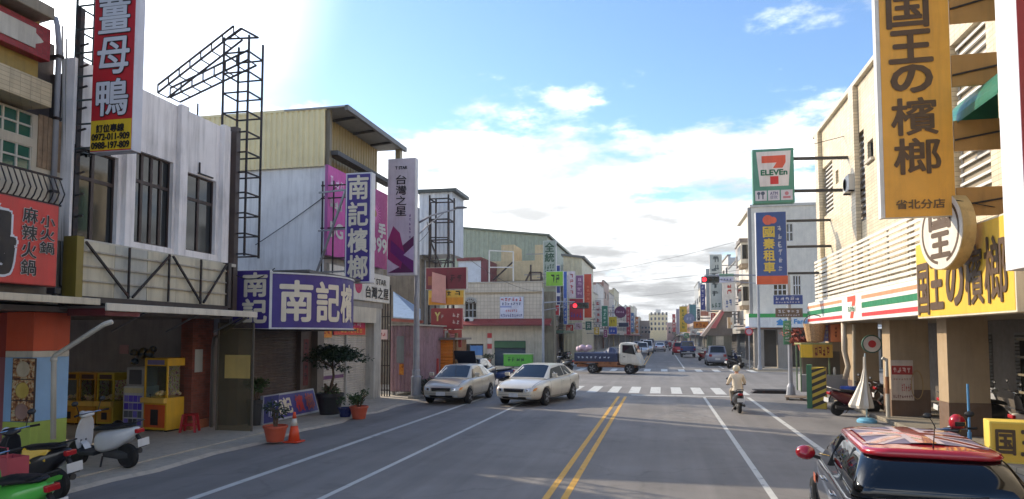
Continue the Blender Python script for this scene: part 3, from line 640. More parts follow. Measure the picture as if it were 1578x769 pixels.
# claw machines
def claw(name, label, loc, rz, wd, dp_, h, main, acc, lower, group):
    t = thing(name, label, 'claw machine', loc, rz, group); zc = h*.46
    MB().box(-wd/2, wd/2, -dp_/2, dp_/2, .04, zc).build('base_cabinet', main, t, bevel=.012)
    MB().box(-wd/2+.05, wd/2-.05, -dp_/2-.012, -dp_/2-.001, .1, zc-.18).build('lower_panel', lower, t)
    MB().box(-wd*.16, wd*.16, -dp_/2-.02, -dp_/2-.013, .16, zc-.3).build('prize_door', C(40, 40, 44), t)
    MB().box(-wd/2-.01, wd/2+.01, -dp_/2-.1, -dp_/2-.001, zc-.13, zc+.0).build('control_shelf', C(236, 190, 90), t, bevel=.01)
    MB().cyl((-.1, -dp_/2-.06, zc), (-.1, -dp_/2-.06, zc+.07), .008).lathe([(.0, .06), (.02, .07), (.02, .09), (0, .1)], (-.1, -dp_/2-.06, zc), 8).build('joystick', BLACK, t)
    MB().box(-wd/2, wd/2, -dp_/2, dp_/2, h-.2, h).build('header', main, t, bevel=.012)
    MB().box(-wd*.36, wd*.36, -dp_/2-.008, -dp_/2-.001, h-.165, h-.045).build('header_print', acc, t)
    for sx in (-1, 1):
        for sy in (-1, 1): MB().box(sx*(wd/2-.022)-.02, sx*(wd/2-.022)+.02, sy*(dp_/2-.022)-.02, sy*(dp_/2-.022)+.02, zc+.001, h-.201).build('corner_post', main, t)
    g = clear('case_glass', (.92, .95, .94))
    MB().box(-wd/2+.045, wd/2-.045, -dp_/2+.01, -dp_/2+.016, zc+.002, h-.202).build('glass', g, t)
    for sx in (-1, 1): MB().box(sx*(wd/2-.016)-.003, sx*(wd/2-.016)+.003, -dp_/2+.045, dp_/2-.045, zc+.002, h-.202).build('glass', g, t)
    MB().box(-wd/2+.045, wd/2-.045, dp_/2-.03, dp_/2-.02, zc+.002, h-.202).build('back_panel', blotch('toy_print', [(90, 130, 150), (226, 200, 90), (240, 226, 206), (206, 90, 90), (90, 170, 190)], 11), t)
    b = MB()
    for i in range(14): b.lathe([(0, -.05), (.04, -.03), (.05, 0), (.04, .03), (0, .05)], (random.uniform(-wd*.36, wd*.36), random.uniform(-dp_*.35, dp_*.3), zc+.06+random.random()*.06), 7)
    b.build('toys', blotch('toy_mix', [(200, 60, 70), (240, 220, 200), (230, 190, 60), (90, 140, 190)], 18), t)['kind'] = 'stuff'
    MB().cyl((.05, 0, h-.2), (.05, 0, h-.42), .012).cyl((.05, 0, h-.42), (.12, 0, h-.55), .01).cyl((.05, 0, h-.42), (-.02, 0, h-.55), .01).build('claw', CHROME, t)
    for sx in (-1, 1): MB().box(sx*(wd/2-.06)-.025, sx*(wd/2-.06)+.025, -dp_/2+.03, dp_/2-.03, 0, .04).build('foot', BLACK, t)
    return t
MYEL = C(226, 176, 44); MORG = C(214, 92, 40)
claw('claw_machine', 'large yellow and orange claw machine next to the brick pier', (-12.62, 15.72, .075), R(-8), .78, .74, 1.86, MYEL, C(120, 110, 150), MORG, 'claw machines in the arcade')
cols = [('amber claw machine at the far end of the back row', C(206, 152, 30)), ('amber claw machine in the middle of the back row', C(198, 140, 36)), ('yellow claw machine nearest the white prize cabinet in the back row', C(206, 176, 50))]
for i, (lb, c) in enumerate(cols): claw('claw_machine', lb, (-16.0+i*.58, 16.35, .075), 0, .54, .55, 1.42, c, C(90, 60, 50), C(210, 150, 50), 'claw machines in the arcade')
claw('claw_machine', 'small yellow screen machine seen just right of the painted pillar', (-14.6, 13.75, .6), R(10), .5, .42, .86, C(220, 196, 50), C(90, 140, 80), C(190, 90, 60), 'claw machines in the arcade')
tb = thing('low_table', 'low white table under the small yellow machine', 'table', (-14.6, 13.7, .075)); MB().box(-.6, .6, -.3, .3, .46, .52).build('top', OFFW, tb); 
for sx in (-1, 1):
    for sy in (-1, 1): MB().box(sx*.54-.02, sx*.54+.02, sy*.25-.02, sy*.25+.02, 0, .459).build('leg', STEEL, tb)
pc = thing('prize_cabinet', 'white capsule prize cabinet with purple windows beside the big claw machine', 'cabinet', (-13.42, 15.75, .075), R(-5))
MB().box(-.34, .34, -.25, .25, 0, 1.12).build('lower_cabinet', C(196, 196, 200), pc, bevel=.01); MB().box(-.3, .3, -.2, .22, 1.121, 1.62).build('upper_cabinet', C(170, 168, 170), pc, bevel=.01)
MB().box(-.2, .2, -.215, -.201, 1.17, 1.55).build('screen', C(84, 84, 90), pc)
for i in range(4):
    for j in range(4): MB().box(-.29+j*.148, -.29+j*.148+.125, -.262, -.251, .12+i*.2, .12+i*.2+.165).build('capsule_window', [C(70, 70, 78), C(90, 96, 110), C(86, 70, 190), C(104, 84, 210)][i] if (i+j) % 3 else C(120, 110, 200), pc)
MB().box(-.3, .3, -.258, -.251, .95, 1.08).build('label_strip', C(210, 200, 160), pc)
pt = thing('cabinet_toys', 'heap of dark plush toys on top of the white prize cabinet', 'toys', (-13.42, 15.75, 1.7))
tm = MB()
for i in range(10): tm.lathe([(0, -.1), (.09, -.06), (.11, 0), (.08, .07), (0, .1)], (random.uniform(-.3, .3), random.uniform(-.15, .15), .1+random.random()*.4), 8)
o = tm.build('plush_heap', blotch('plush', [(20, 20, 24), (40, 60, 80), (110, 90, 40), (30, 30, 30)], 6), pt, smooth=True); o['kind'] = 'stuff'
st = thing('stool', 'red plastic stool beside the big claw machine', 'stool', (-11.75, 15.5, .075), R(20))
SRED = C(176, 30, 40, rough=.35)
MB().box(-.16, .16, -.16, .16, .42, .455).build('seat', SRED, st, bevel=.012)
for sx in (-1, 1):
    for sy in (-1, 1): MB().loft([[(sx*.13+a*.03, sy*.13+b*.03, .42) for a, b in ((-1, -1), (1, -1), (1, 1), (-1, 1))], [(sx*.18+a*.025, sy*.18+b*.025, 0) for a, b in ((-1, -1), (1, -1), (1, 1), (-1, 1))]]).build('leg', SRED, st)
MB().box(-.15, .15, -.155, -.135, .16, .2).box(-.15, .15, .135, .155, .16, .2).build('stretcher', SRED, st)

# black lattice mast and its raking trusses on the roof of B
mx0, mx1 = at(350, 250, Y=16.2).x, at(396, 250, Y=16.2).x
zm0, zm1 = at(372, 396, Y=16.2).z, at(372, 62, Y=16.2).z
lattice('lattice_mast', 'tall black square lattice mast rising beside the white house', (mx0, mx1-.15), (15.95, 16.6), zm0, zm1, .54, IRON, .045)
kt = thing('raking_truss', 'black steel truss raking from the white house roof up to the mast', 'frame', ((mx0+mx1)/2, 16.3, ztop))
def truss(par, p, q, wd, n, up=Vector((0, 0, 1)), side=Vector((0, 1, 0))):
    p, q = Vector(p), Vector(q)
    for s1 in (0, 1): MB().bar(p+up*wd*s1, q+up*wd*s1, .04).build('chord', IRON, par, world=True)
    MB().bar(p+side*.4, q+side*.4, .04).build('chord', IRON, par, world=True)
    for i in range(n+1):
        a = p.lerp(q, i/n); MB().bar(a, a+up*wd, .028).bar(a, a+side*.4, .028).build('web', IRON, par, world=True)
zr = ztop
truss(kt, at(243, 143, Y=16.2), at(360, 52, Y=16.2), .22, 7); truss(kt, at(262, 150, Y=16.2), at(382, 92, Y=16.2), .26, 7)
ap_ = MB().bar(at(350, 60, Y=16.2), at(372, 44, Y=16.2), .05).bar(at(372, 44, Y=16.2), at(398, 58, Y=16.2), .05).bar(at(350, 60, Y=16.2), at(398, 58, Y=16.2), .04); ap_.build('apex', IRON, kt, world=True)

# ================================================================ left side: betel nut shop, phone shop, shed
PUR = C(66, 48, 128, dirt=.18); CREAMT = C(222, 210, 186, dirt=.05); SHUT = mat('shutter_dark', (96, 82, 76), rough=.5, var=.12, dirt=.4); SHUTW = mat('shutter_pale', (196, 188, 176), rough=.5, var=.08, dirt=.35)
XC = -11.4
nj = thing('betel_shop', 'low single storey betel nut shop with a dark roller shutter', 'building', (XC, 18.8, .05)); FC = FE(XC)
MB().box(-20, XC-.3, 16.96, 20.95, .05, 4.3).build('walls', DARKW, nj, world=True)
MB().box(XC-.3, XC, 16.96, 17.5, .05, 2.8).build('left_jamb', C(110, 96, 84, dirt=.4), nj, world=True)
MB().box(XC-.3, XC+.04, 20.25, 20.95, .05, 2.8).build('right_jamb', C(96, 80, 72, dirt=.5), nj, world=True)
MB().corr(FC, 17.5, 20.25, .05, 2.8, -.12, .085, .02, 'z').build('roller_shutter', SHUT, nj, world=True)
MB().box(XC-.3, -9.3, 16.96, 20.9, 4.22, 4.3).build('flat_roof', C(90, 88, 86, dirt=.4), nj, world=True)
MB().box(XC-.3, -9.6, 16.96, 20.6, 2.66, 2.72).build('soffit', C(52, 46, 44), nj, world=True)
cp = MB().fbox(FE(XC+.04), 20.42, 20.72, .9, 2.4, .002, .01).build('red_couplet', C(110, 32, 34, dirt=.4), nj, world=True)
MB().text('~4', FE(XC+.05), 20.47, 20.67, 1.0, 2.3, .004, True, .006).build('lettering', INK, cp)
def arc(t):      # plan of the curved fascia
    p0, p1, p2 = Vector((-10.07, 16.3)), Vector((-8.22, 17.44)), Vector((-9.25, 19.6)); return p0*(1-t)**2 + p1*2*t*(1-t) + p2*t*t
NS = 40; pts = [arc(i/NS) for i in range(NS+1)]; cum = [0]
for i in range(NS): cum.append(cum[-1]+(pts[i+1]-pts[i]).length)
def on_arc(s, z, n):
    s = max(0, min(cum[-1]-1e-4, s)); i = max(j for j in range(NS) if cum[j] <= s); f = (s-cum[i])/(cum[i+1]-cum[i])
    p = pts[i].lerp(pts[i+1], f); d = (pts[i+1]-pts[i]).normalized(); return (p.x+d.y*n, p.y-d.x*n, z)
z0 = at(418, 507, Y=16.3).z; z1 = at(418, 419, Y=16.3).z; LA = cum[-1]
cs = thing('curved_sign', 'purple sign with large cream characters curving round the betel nut shop front', 'sign', (-9.6, 17.5, z0))
def band(n0, n1, za, zb, m, nm, par, sa=0, sb=None):
    sb = sb or LA; b = MB(); rings = []
    for i in range(NS+1):
        s = sa+(sb-sa)*i/NS; rings.append([on_arc(s, za, n0), on_arc(s, zb, n0), on_arc(s, zb, n1), on_arc(s, za, n1)])
    return b.loft(rings).build(nm, m, par, world=True, smooth=False)
band(-.12, 0, z0+.04, z1-.04, PUR, 'face', cs); band(-.14, .03, z1-.04, z1, WHITE, 'top_trim', cs); band(-.14, .03, z0, z0+.04, WHITE, 'bottom_trim', cs); band(-.13, .025, z0+.04, z1-.04, WHITE, 'end_trim', cs, 0, .06)
def s_of(px):
    best = 0
    for i in range(400):
        s = LA*i/400; q = Vector(on_arc(s, 3.4, 0)); v_ = q-Vector((0, 0, CAMZ)); X_ = CX+FPX*v_.dot(_r)/v_.dot(_f)
        if X_ <= px: best = s
    return best
lt_ = MB()
for ch, a, b in (('南', 432, 481), ('記', 488, 522), ('檳', 525, 541)):
    sa, sb_ = s_of(a), s_of(b)
    lt_.text(ch, on_arc, sa, sb_, z0+.22, z1-.22, .012, False, .028, 24)
lt_.build('lettering', CREAMT, cs, world=True)
r = rS(358, 416, 416, 507, 16.3)
sign('shop_sign', 'flat purple panel with the first two characters, left of the curved purple sign', r, 'S', .12, WHITE, PUR, [('南記', .30, .08, .92, .97, CREAMT, {'v': 1, 'b': .02})], inset=.02)
# tall purple vertical sign
r = rS(532, 266, 572, 436, 20.2)
t = sign('shop_sign', 'tall vertical purple sign with cream characters above the curved sign', r, 'S', .30, C(214, 212, 214), PUR, [('南記檳榔', .13, .02, .87, .985, CREAMT, {'v': 1, 'b': .022})], inset=.05,
     brackets=[(at(488, 420, Y=20.5), at(533, 292, Y=20.3), .06, STEEL), ((-11, 20.6, r[2]+.4), (r[0], 20.35, r[2]+.4), .05), ((-11, 20.6, r[3]-.5), (r[0], 20.35, r[3]-.5), .05), ((-11, 20.6, (r[2]+r[3])/2), (r[0], 20.35, (r[2]+r[3])/2), .05)])
# phone shop building C
YC0, YC1 = 21.0, 26.2; Cb = thing('phone_shop_building', 'tall shop with pale blue side wall and cream ribbed cladding on top', 'building', (-14, 23.5, 0))
zc_ = at(498, 254, Y=YC0).z; zt2 = at(500, 169, Y=YC0).z
BLUEW = mat('pale_blue_wall', (236, 236, 234), rough=.8, var=.06, vs=.6, dirt=.28, bump=.1, bs=20); CLAD = mat('cream_cladding', (240, 224, 172), rough=.45, var=.05, dirt=.15)
MB().box(-26, -11.46, YC0+.02, YC1-.2, .05, zc_-.01).build('core', BLUEW, Cb, world=True); MB().box(-26, -11.0, YC0-.0, YC0+.018, 4.02, zc_).build('side_wall', BLUEW, Cb, world=True)
xl = -26; zl = zt2+.45
cb = MB().corr(FS(YC0-.06), xl, -11.0, zc_-.06, zt2, 0, .2, .035, 'a'); cb.build('ribbed_cladding', CLAD, Cb, world=True)
MB().box(xl, -11.3, YC0+.02, YC1-.3, zc_, zt2-.05).build('top_storey', C(150, 138, 100, dirt=.3), Cb, world=True)
MB().box(xl, -10.97, YC0-.10, YC0-.02, zt2-.02, zt2+.07).build('verge_trim', CLAD, Cb, world=True)
# street side: overhanging metal roof with dark underside
MB().box(-12.5, -10.2, YC0-.12, YC1+.1, zt2+.0, zt2+.06).build('roof_sheet', C(150, 152, 152), Cb, world=True)
MB().box(-10.26, -10.14, YC0-.12, YC1+.1, zt2-.1, zt2+.07).build('gutter', C(110, 112, 112), Cb, world=True)
MB().corr(FE(-11.28), YC0+.1, YC1-.3, zc_-1.6, zt2-.06, 0, .22, .03, 'a').build('front_cladding', C(150, 132, 86), Cb, world=True)
MB().box(-11.0, -10.85, YC0, YC0+.15, zc_-3, zt2).build('corner_post', C(120, 110, 90), Cb, world=True); MB().box(-10.5, -10.3, YC1-.25, YC1, zc_-3.0, zt2-.06).build('corner_post', C(160, 150, 120, dirt=.3), Cb, world=True)
MB().box(-11.0, -10.6, YC0+.1, YC1, zc_+.35, zc_+.5).build('tie_beam', DGREY, Cb, world=True)
for yy in (21.9, 23.5, 25.1): MB().bar((-11.2, yy, zt2-.1), (-10.25, yy, zt2-.02), .08).build('rafter', DGREY, Cb, world=True)
MB().box(-11.44, -10.99, YC0+.03, YC1-.22, 3.61, zc_-1.6).build('front_wall', C(150, 146, 140, dirt=.5), Cb, world=True)
MB().corr(FE(-11.4), 21.4, 23.4, .05, 3.0, .0, .085, .02, 'z').build('roller_shutter', SHUTW, Cb, world=True); MB().corr(FE(-11.4), 23.5, 25.3, .05, 3.0, .0, .085, .02, 'z').build('roller_shutter', SHUTW, Cb, world=True)
MB().box(-11.42, -11.3, 23.4, 23.5, .05, 3.0).build('shutter_post', C(180, 176, 168), Cb, world=True); MB().box(-11.45, -11.05, 25.3, 26.0, .05, 4.0).build('white_column', mat('col_white', (190, 186, 176), dirt=.5, rough=.8), Cb, world=True)
MB().box(-11.42, -11.15, 20.96, 21.4, .05, 4).build('left_column', C(120, 110, 100, dirt=.5), Cb, world=True)
MB().box(-11.43, -10.96, 21.42, 25.28, 3.01, 3.6).build('lintel', C(206, 198, 180, dirt=.35), Cb, world=True)
MB().fbox(FE(-11.4), 21.45, 23.35, 1.0, 1.12, .02, .028).build('purple_strip', C(110, 70, 110), Cb, world=True)
tx_ = MB().text('~4', FE(-11.4), 21.6, 23.2, 1.3, 1.62, .024, False, .01); tx_.build('shutter_lettering', C(90, 80, 90), Cb, world=True)
# pink billboard on the front
Xp = -10.75; pr = rX(503, 596, 503, 252, 393, Xp); PK = C(206, 84, 168); PKD = C(176, 48, 130)
pb = sign('billboard', 'bright pink billboard with white price lettering behind the purple sign', pr, 'E', .1, C(170, 90, 150), PK,
     [('5G', .03, .22, .22, .38, WHITE, {'b': .004}), ('~3', .03, .50, .22, .66, WHITE, {'b': .004}), ('~3', .03, .74, .24, .9, C(236, 206, 232)), ('手', .82, .40, .96, .58, WHITE, {'b': .006}), ('399', .70, .2, .98, .38, WHITE, {'b': .006})], [(.5, .0, 1.0, 1.0, PKD)], inset=.02)
b = MB(); cw, ch_ = pr[1]-pr[0], pr[3]-pr[2]
for k in range(26):
    a = 2*math.pi*k/26; cc, ss = math.cos(a), math.sin(a); cu, cvv = .26*cw, .68*ch_
    b.add([LOC(cu+cc*.12-ss*.03, cvv+ss*.12+cc*.03, .013), LOC(cu+cc*.62, cvv+ss*.62, .013), LOC(cu+cc*.12+ss*.03, cvv+ss*.12-cc*.03, .013)], [(0, 1, 2)])
b.build('burst_print', C(236, 120, 190), pb); MB().lathe([(0, -.014), (.13, -.014), (.13, -.012)], (.26*cw, 0, .68*ch_), 16, 'Y').build('burst_centre', C(190, 130, 60), pb)
rk = thing('billboard_rack', 'dark steel rack fixing the pink billboard to the building corner', 'frame', (-10.9, YC0-.1, pr[2]))
for z in (pr[2]-.1, pr[2]+.9, pr[2]+1.9, pr[3]-.7): MB().bar((-11.0, YC0-.25, z), (-9.75, YC0-.25, z), .04).build('rail', IRON, rk, world=True)
for x in (-10.95, -10.55, -10.1): MB().bar((x, YC0-.25, pr[2]-.6), (x, YC0-.25, pr[3]-.55), .04).build('upright', IRON, rk, world=True)
# phone shop signs
r = rS(597, 244, 640, 424, 24.3); w_ = r[1]-r[0]; h_ = r[3]-r[2]
ts = sign('shop_sign', 'tall grey sign with black characters over purple angular shapes next to the lamp post', r, 'S', .28, C(206, 204, 204), C(200, 192, 198),
     [('台灣之星', .30, .50, .68, .86, INK, {'v': 1, 'b': .004}), ('T STAR', .28, .905, .70, .93, INK), ('~6', .78, .30, .86, .52, C(120, 96, 140), {'v': 1})])
MAG = C(150, 40, 100); VIO = C(92, 28, 78)
for i, (poly, m) in enumerate((([(0, .02), (.5, .24), (.98, .33), (.98, .02)], VIO), ([(.0, .30), (.2, .42), (.45, .36), (.62, .2), (.5, .05), (0, .14)], MAG), ([(.12, .30), (.98, .12), (.98, .02), (.1, .2)], C(110, 34, 110)), ([(.0, .02), (.45, .07), (.0, .13)], C(206, 190, 206)), ([(.6, .17), (.98, .25), (.98, .12)], C(200, 184, 206)))):
    MB().prism([((u-.5)*w_*.94, v_*h_) for u, v_ in poly], LOC, .007, .0085+.0015*i).build('color_shape', m, ts)
r = rX(546, 601, 600, 426, 468, -11.0+.1); r = (21.2, r[1], r[2], r[3], r[4])
hs = sign('shop_sign', 'white horizontal phone shop sign with black characters over the pale shutters', r, 'E', .14, OFFW, C(226, 222, 212), [('T STAR', .66, .62, .92, .82, INK, {'b': .001}), ('台灣之星', .55, .12, .97, .52, INK, {'b': .002})], inset=.02)
MB().lathe([(0, -.016), (.3, -.016), (.3, -.012)], (-.35, 0, .55), 20, 'Y').build('pink_disc', C(196, 40, 96), hs)
pr2 = rX(505, 571, 545, 503, 527, -11.2)
sign('banner', 'pink banner with white lettering hung over the pale shutters', (22.4, 25.0, 2.55, 3.08, -11.3), 'E', .03, C(206, 60, 120), C(206, 52, 110), [('~8', .1, .12, .9, .48, C(246, 200, 80)), ('~4', .1, .56, .9, .9, C(240, 200, 220))], [(.0, .0, 1, .5, C(220, 80, 60))], inset=.008, cat='banner')
sign('banner', 'small yellow and orange flag poster under the end of the curved sign', (21.45, 22.2, 2.45, 3.0, -11.28), 'E', .02, C(230, 170, 40), C(236, 150, 40), [('~2', .15, .2, .85, .8, C(180, 30, 40))], inset=.008, cat='banner')
# leaning light box and blue panel
r_l = thing('leaning_sign', 'blue sign board with white and red characters leaning on its side outside the shutter', 'sign', (-10.85, 19.2, .06), R(90))
for ob in (MB().box(-1.3, 1.3, -.04, .06, 0, .78).build('frame', C(176, 178, 184), r_l, bevel=.01), MB().box(-1.24, 1.24, -.048, -.041, .06, .72).build('face_panel', C(74, 66, 140), r_l),
           MB().text('南記', LOC, -1.15, -.25, .16, .62, .055, False, .02).build('lettering', CREAMT, r_l), MB().text('檳', LOC, .0, .45, .14, .64, .055, False, .015).build('lettering', C(196, 60, 60), r_l), MB().text('榔', LOC, .6, 1.1, .14, .64, .055, False, .015).build('lettering', C(200, 90, 80), r_l)):
    ob.rotation_euler = (R(-16), 0, 0)
sign('leaning_sign', 'dark blue sign panel standing behind the left end of the leaning board', (17.2, 18.0, .06, .85, -10.75), 'E', .1, C(150, 150, 160), C(40, 44, 110), [('~2', .2, .2, .9, .8, C(200, 200, 220))], inset=.03)

# ---------------- pots, plants, cone
LEAF = mat('leaf', (66, 88, 48), rough=.5, var=.35, vs=9); LEAFD = mat('leaf_dark', (44, 62, 36), rough=.5, var=.35, vs=8); BARK = mat('bark', (92, 76, 60), rough=.9, var=.3, vs=12)
def pot(par, r0, r1, h, m, soil=True):
    MB().lathe([(r0, 0), (r1*.97, h*.82), (r1*.98, h*.84), (r1*1.06, h*.86), (r1*1.06, h), (r1*.94, h), (r1*.9, h*.88), (0, h*.87)], n=20).build('pot', m, par, smooth=False)
TERRA = C(184, 84, 58, dirt=.15)
tr_ = thing('potted_tree', 'small tree with bare twisting stems and a flat dark crown in a black tub', 'plant', tuple(at(508, 638, Z=.05)))
pot(tr_, .30, .42, .66, C(30, 30, 32))
b = MB()
for k in range(5):
    a = k*1.3; b.tube([(.05*math.cos(a), .05*math.sin(a), .5), (.14*math.cos(a), .14*math.sin(a), .8), (.2*math.cos(a+.5), .2*math.sin(a+.5), .95)], [.07, .05, .03], 7)
b.tube([(0, 0, .5), (.03, .02, .9), (.12, 0, 1.2), (.05, .05, 1.5), (.1, 0, 1.85)], [.07, .05, .04, .035, .02], 8)
for k in range(7):
    a = k*.9; b.tube([(.07, .03, 1.45), (.3*math.cos(a), .3*math.sin(a), 1.65), (.65*math.cos(a), .5*math.sin(a), 1.8)], [.025, .018, .008], 5)
b.build('trunk', BARK, tr_, smooth=True)
MB().leaves((.08, 0, 1.86), (.82, .66, .30), 4200, .115, clump=46).build('crown', LEAFD, tr_); MB().leaves((.05, 0, .75), (.35, .3, .14), 160, .12).build('low_leaves', LEAF, tr_)
def shrub(name, label, loc, r0, r1, h, m, rad, n, sz, zoff, lm=LEAF, clump=8, stems=6):
    t = thing(name, label, 'plant', loc); pot(t, r0, r1, h, m) if h else None; b = MB()
    for k in range(stems): a = k*2.4; b.tube([(.03*math.cos(a), .03*math.sin(a), h*.8), (rad[0]*.35*math.cos(a), rad[1]*.35*math.sin(a), zoff), (rad[0]*.75*math.cos(a), rad[1]*.75*math.sin(a), zoff+rad[2]*.4)], [.016, .012, .005], 5)
    b.build('stems', BARK, t); MB().leaves((0, 0, zoff), rad, n, sz, clump=clump).build('foliage', lm, t); return t
shrub('potted_plant', 'bushy green plant in a terracotta pot right of the blue pot', tuple(at(553, 645, Z=.01)), .19, .27, .38, TERRA, (.40, .38, .26), 700, .10, .62)
shrub('potted_plant', 'leggy dark plant in a terracotta pot next to the traffic cone', tuple(at(424, 680, Z=.05)), .19, .27, .37, TERRA, (.2, .2, .2), 200, .11, .72, LEAFD)
shrub('potted_plant', 'loose plant behind the clear screen at the dark shutter', (-11.0, 17.2, .05), .17, .22, .7, C(52, 52, 54), (.42, .4, .3), 500, .12, 1.15)
bpot = thing('blue_pot', 'low dark blue glazed pot between the black tub and the terracotta pot', 'pot', tuple(at(532, 642, Z=.05))); pot(bpot, .16, .22, .28, C(30, 40, 92, rough=.25))
cone = thing('traffic_cone', 'orange traffic cone with a pale collar at the road edge', 'cone', tuple(at(453, 681, Z=.01)))
MB().box(-.19, .19, -.19, .19, 0, .03).build('base', C(214, 70, 36), cone, bevel=.01)
MB().lathe([(.14, .03), (.085, .38)], n=18).build('lower_cone', C(222, 80, 40), cone, smooth=True); MB().lathe([(.0845, .381), (.05, .55)], n=18).build('collar', C(206, 200, 186), cone, smooth=True); MB().lathe([(.0495, .551), (.028, .70), (.0, .70)], n=18).build('tip', C(222, 80, 40), cone, smooth=True)

# ---------------- lamp post
lp = thing('street_lamp', 'grey tapered street lamp post with a long arm beside the parked silver car', 'street lamp', tuple(at(641, 616, Z=.0))); lx, ly = lp.location.x, lp.location.y
GAL = mat('galvanised', (158, 160, 166), rough=.5, metal=.3, var=.12, dirt=.25)
MB().lathe([(.34, 0), (.34, .16), (.27, .18), (.27, .2)], n=8).build('footing', C(150, 146, 138, dirt=.4), lp); MB().lathe([(.20, .2), (.20, .9), (.16, .95), (.16, 1.15), (.13, 1.2), (.085, 7.6), (.0, 7.65)], n=12).build('post', GAL, lp, smooth=False)
pa = at(716, 321, Y=ly); MB().tube([(0, 0, 7.0), (.6, 0, 7.3), (pa.x-lx-.35, 0, pa.z-.02)], [.045, .035, .03], 8).tube([(0, 0, 6.5), (.5, 0, 6.95), (1.1, 0, 7.38)], .022, 6).build('arm', GAL, lp, smooth=True)
MB().loft([[(pa.x-lx-.4+dx, dy*sc_, pa.z+dz*sc_) for dy, dz in ((-.09, 0), (.09, 0), (.09, .07), (-.09, .07))] for dx, sc_ in ((0, .5), (.12, 1), (.42, .9), (.5, .5))]).build('lamp_head', C(96, 98, 100), lp, bevel=.01)
# ---------------- gate bars, shed, blue roof
gt = thing('bar_gate', 'tall dark iron bar gate between the phone shop column and the shed', 'gate', (-11.5, 26.5, .05))
gx0, gx1 = at(585, 550, Y=26.5).x, at(601, 550, Y=26.5).x
for i in range(5): x = gx0+(gx1-gx0)*i/4; MB().bar((x, 26.5, .05), (x, 26.5, 4.6), .04).build('bar', IRON, gt, world=True)
for z in (.3, 1.3, 2.3, 3.3): MB().bar((gx0, 26.5, z), (gx1, 26.5, z), .04).build('rail', IRON, gt, world=True)
r = rS(584, 508, 597, 523, 26.4); sign('notice_board', 'small pale pink notice on the iron bar gate', r, 'S', .03, C(206, 180, 186), C(214, 190, 190), [('~2', .15, .3, .85, .7, C(170, 50, 70))], inset=.01)
sx0, sx1 = at(601, 550, Y=27).x, at(641, 550, Y=27).x; PINKW = mat('pink_sheet', (150, 120, 128), rough=.6, var=.1, dirt=.4, rust=.25)
sd = thing('metal_shed', 'faded pinkish ribbed metal shed behind the lamp post', 'shed', ((sx0+sx1)/2, 28, .05)); zs = at(620, 502, Y=27).z
MB().corr(FS(27.0), sx0, sx1, .22, zs, 0, .16, .02, 'a').build('end_wall', PINKW, sd, world=True); MB().corr(FE(sx1), 27, 30.6, .22, zs, 0, .16, .02, 'a').build('side_wall', PINKW, sd, world=True); MB().box(sx0, sx1-.01, 27.01, 30.6, .2, zs-.02).build('body', DARKW, sd, world=True)
MB().box(sx0-.1, sx1+.15, 26.9, 30.7, zs, zs+.06).build('roof', C(170, 164, 150, dirt=.4), sd, world=True)
for x in (sx0+.15, sx1-.15): MB().box(x-.05, x+.05, 27.05, 27.15, .03, .21).build('foot', GREY, sd, world=True)
MB().fbox(FS(27), sx0+.3, sx0+.62, 1.4, 2.5, .022, .03).build('faded_poster', C(130, 136, 136, dirt=.3), sd, world=True); MB().fbox(FS(27), sx0+.42, sx0+.62, .9, 1.35, .022, .03).build('orange_poster', blotch('org', [(60, 40, 40), (206, 120, 40), (220, 160, 60)], 9), sd, world=True)
br = thing('blue_roof', 'pale blue sagging sheet roof above the metal shed', 'roof', (-11.6, 30, 3.2))
q = [at(606, 449, Y=31), at(648, 476, Y=31), at(648, 492, Y=28), at(606, 488, Y=28)]
MB().add([tuple(p) for p in q]+[(p.x, p.y, p.z-.05) for p in q], [(0, 1, 2, 3), (7, 6, 5, 4), (0, 4, 5, 1), (1, 5, 6, 2), (2, 6, 7, 3), (3, 7, 4, 0)]).build('sheet', C(150, 172, 196, dirt=.3), br, world=True)
MB().bar(at(604, 493, Y=28), at(652, 496, Y=28), .12).build('eave_beam', C(140, 74, 64), br, world=True)
ow = thing('old_wall', 'stained grey block building behind the shed and sign tower', 'building', (-16, 34, 0)); MB().box(-24, -11.9, 33.0, 36.0, .05, 6.4).build('wall', mat('old_grey', (126, 118, 106), rough=.9, dirt=.6, var=.2), ow, world=True); MB().box(-24.1, -11.8, 32.9, 36.1, 6.4, 6.6).build('coping', C(110, 104, 96, dirt=.5), ow, world=True)

# ---------------- sign tower with stacked boards
tw = lattice('sign_tower', 'rusty steel lattice tower behind the stacked signs', (at(661, 400, Y=31.2).x, at(690, 400, Y=31.2).x), (31.25, 32.2), .05, at(675, 300, Y=31.2).z, 1.0, IRON, .07)
for a, b_ in (((666, 470), (690, 395)), ((690, 440), (664, 372))): MB().bar(at(*a, Y=31.25), at(*b_, Y=31.25), .05).build('brace', IRON, tw, world=True)
r = rS(646, 297, 697, 392, 33); wb = thing('tank_house', 'white ribbed box with a dark flat roof on top of the steel tower', 'shed', ((r[0]+r[1])/2, 33.5, r[2]))
MB().corr(FS(33), r[0], r[1], r[2], r[3], 0, .2, .03, 'a').build('front_sheet', C(204, 210, 218, dirt=.2), wb, world=True); MB().box(r[0], r[1], 33.01, 35, r[2], r[3]).build('body', C(190, 196, 204), wb, world=True); MB().box(r[0]-.1, r[1]+.25, 32.8, 35.2, r[3], r[3]+.16).build('roof', C(66, 74, 72), wb, world=True)
for x in (r[0]+.1, r[1]-.1): MB().bar((x, 33.5, .05), (x, 33.5, r[2]), .14).build('leg', STEEL, wb, world=True)
fr_ = thing('ladder_frame', 'thin steel frame standing in front of the white ribbed box', 'frame', (at(680, 330, Y=32.6).x, 32.6, 6))
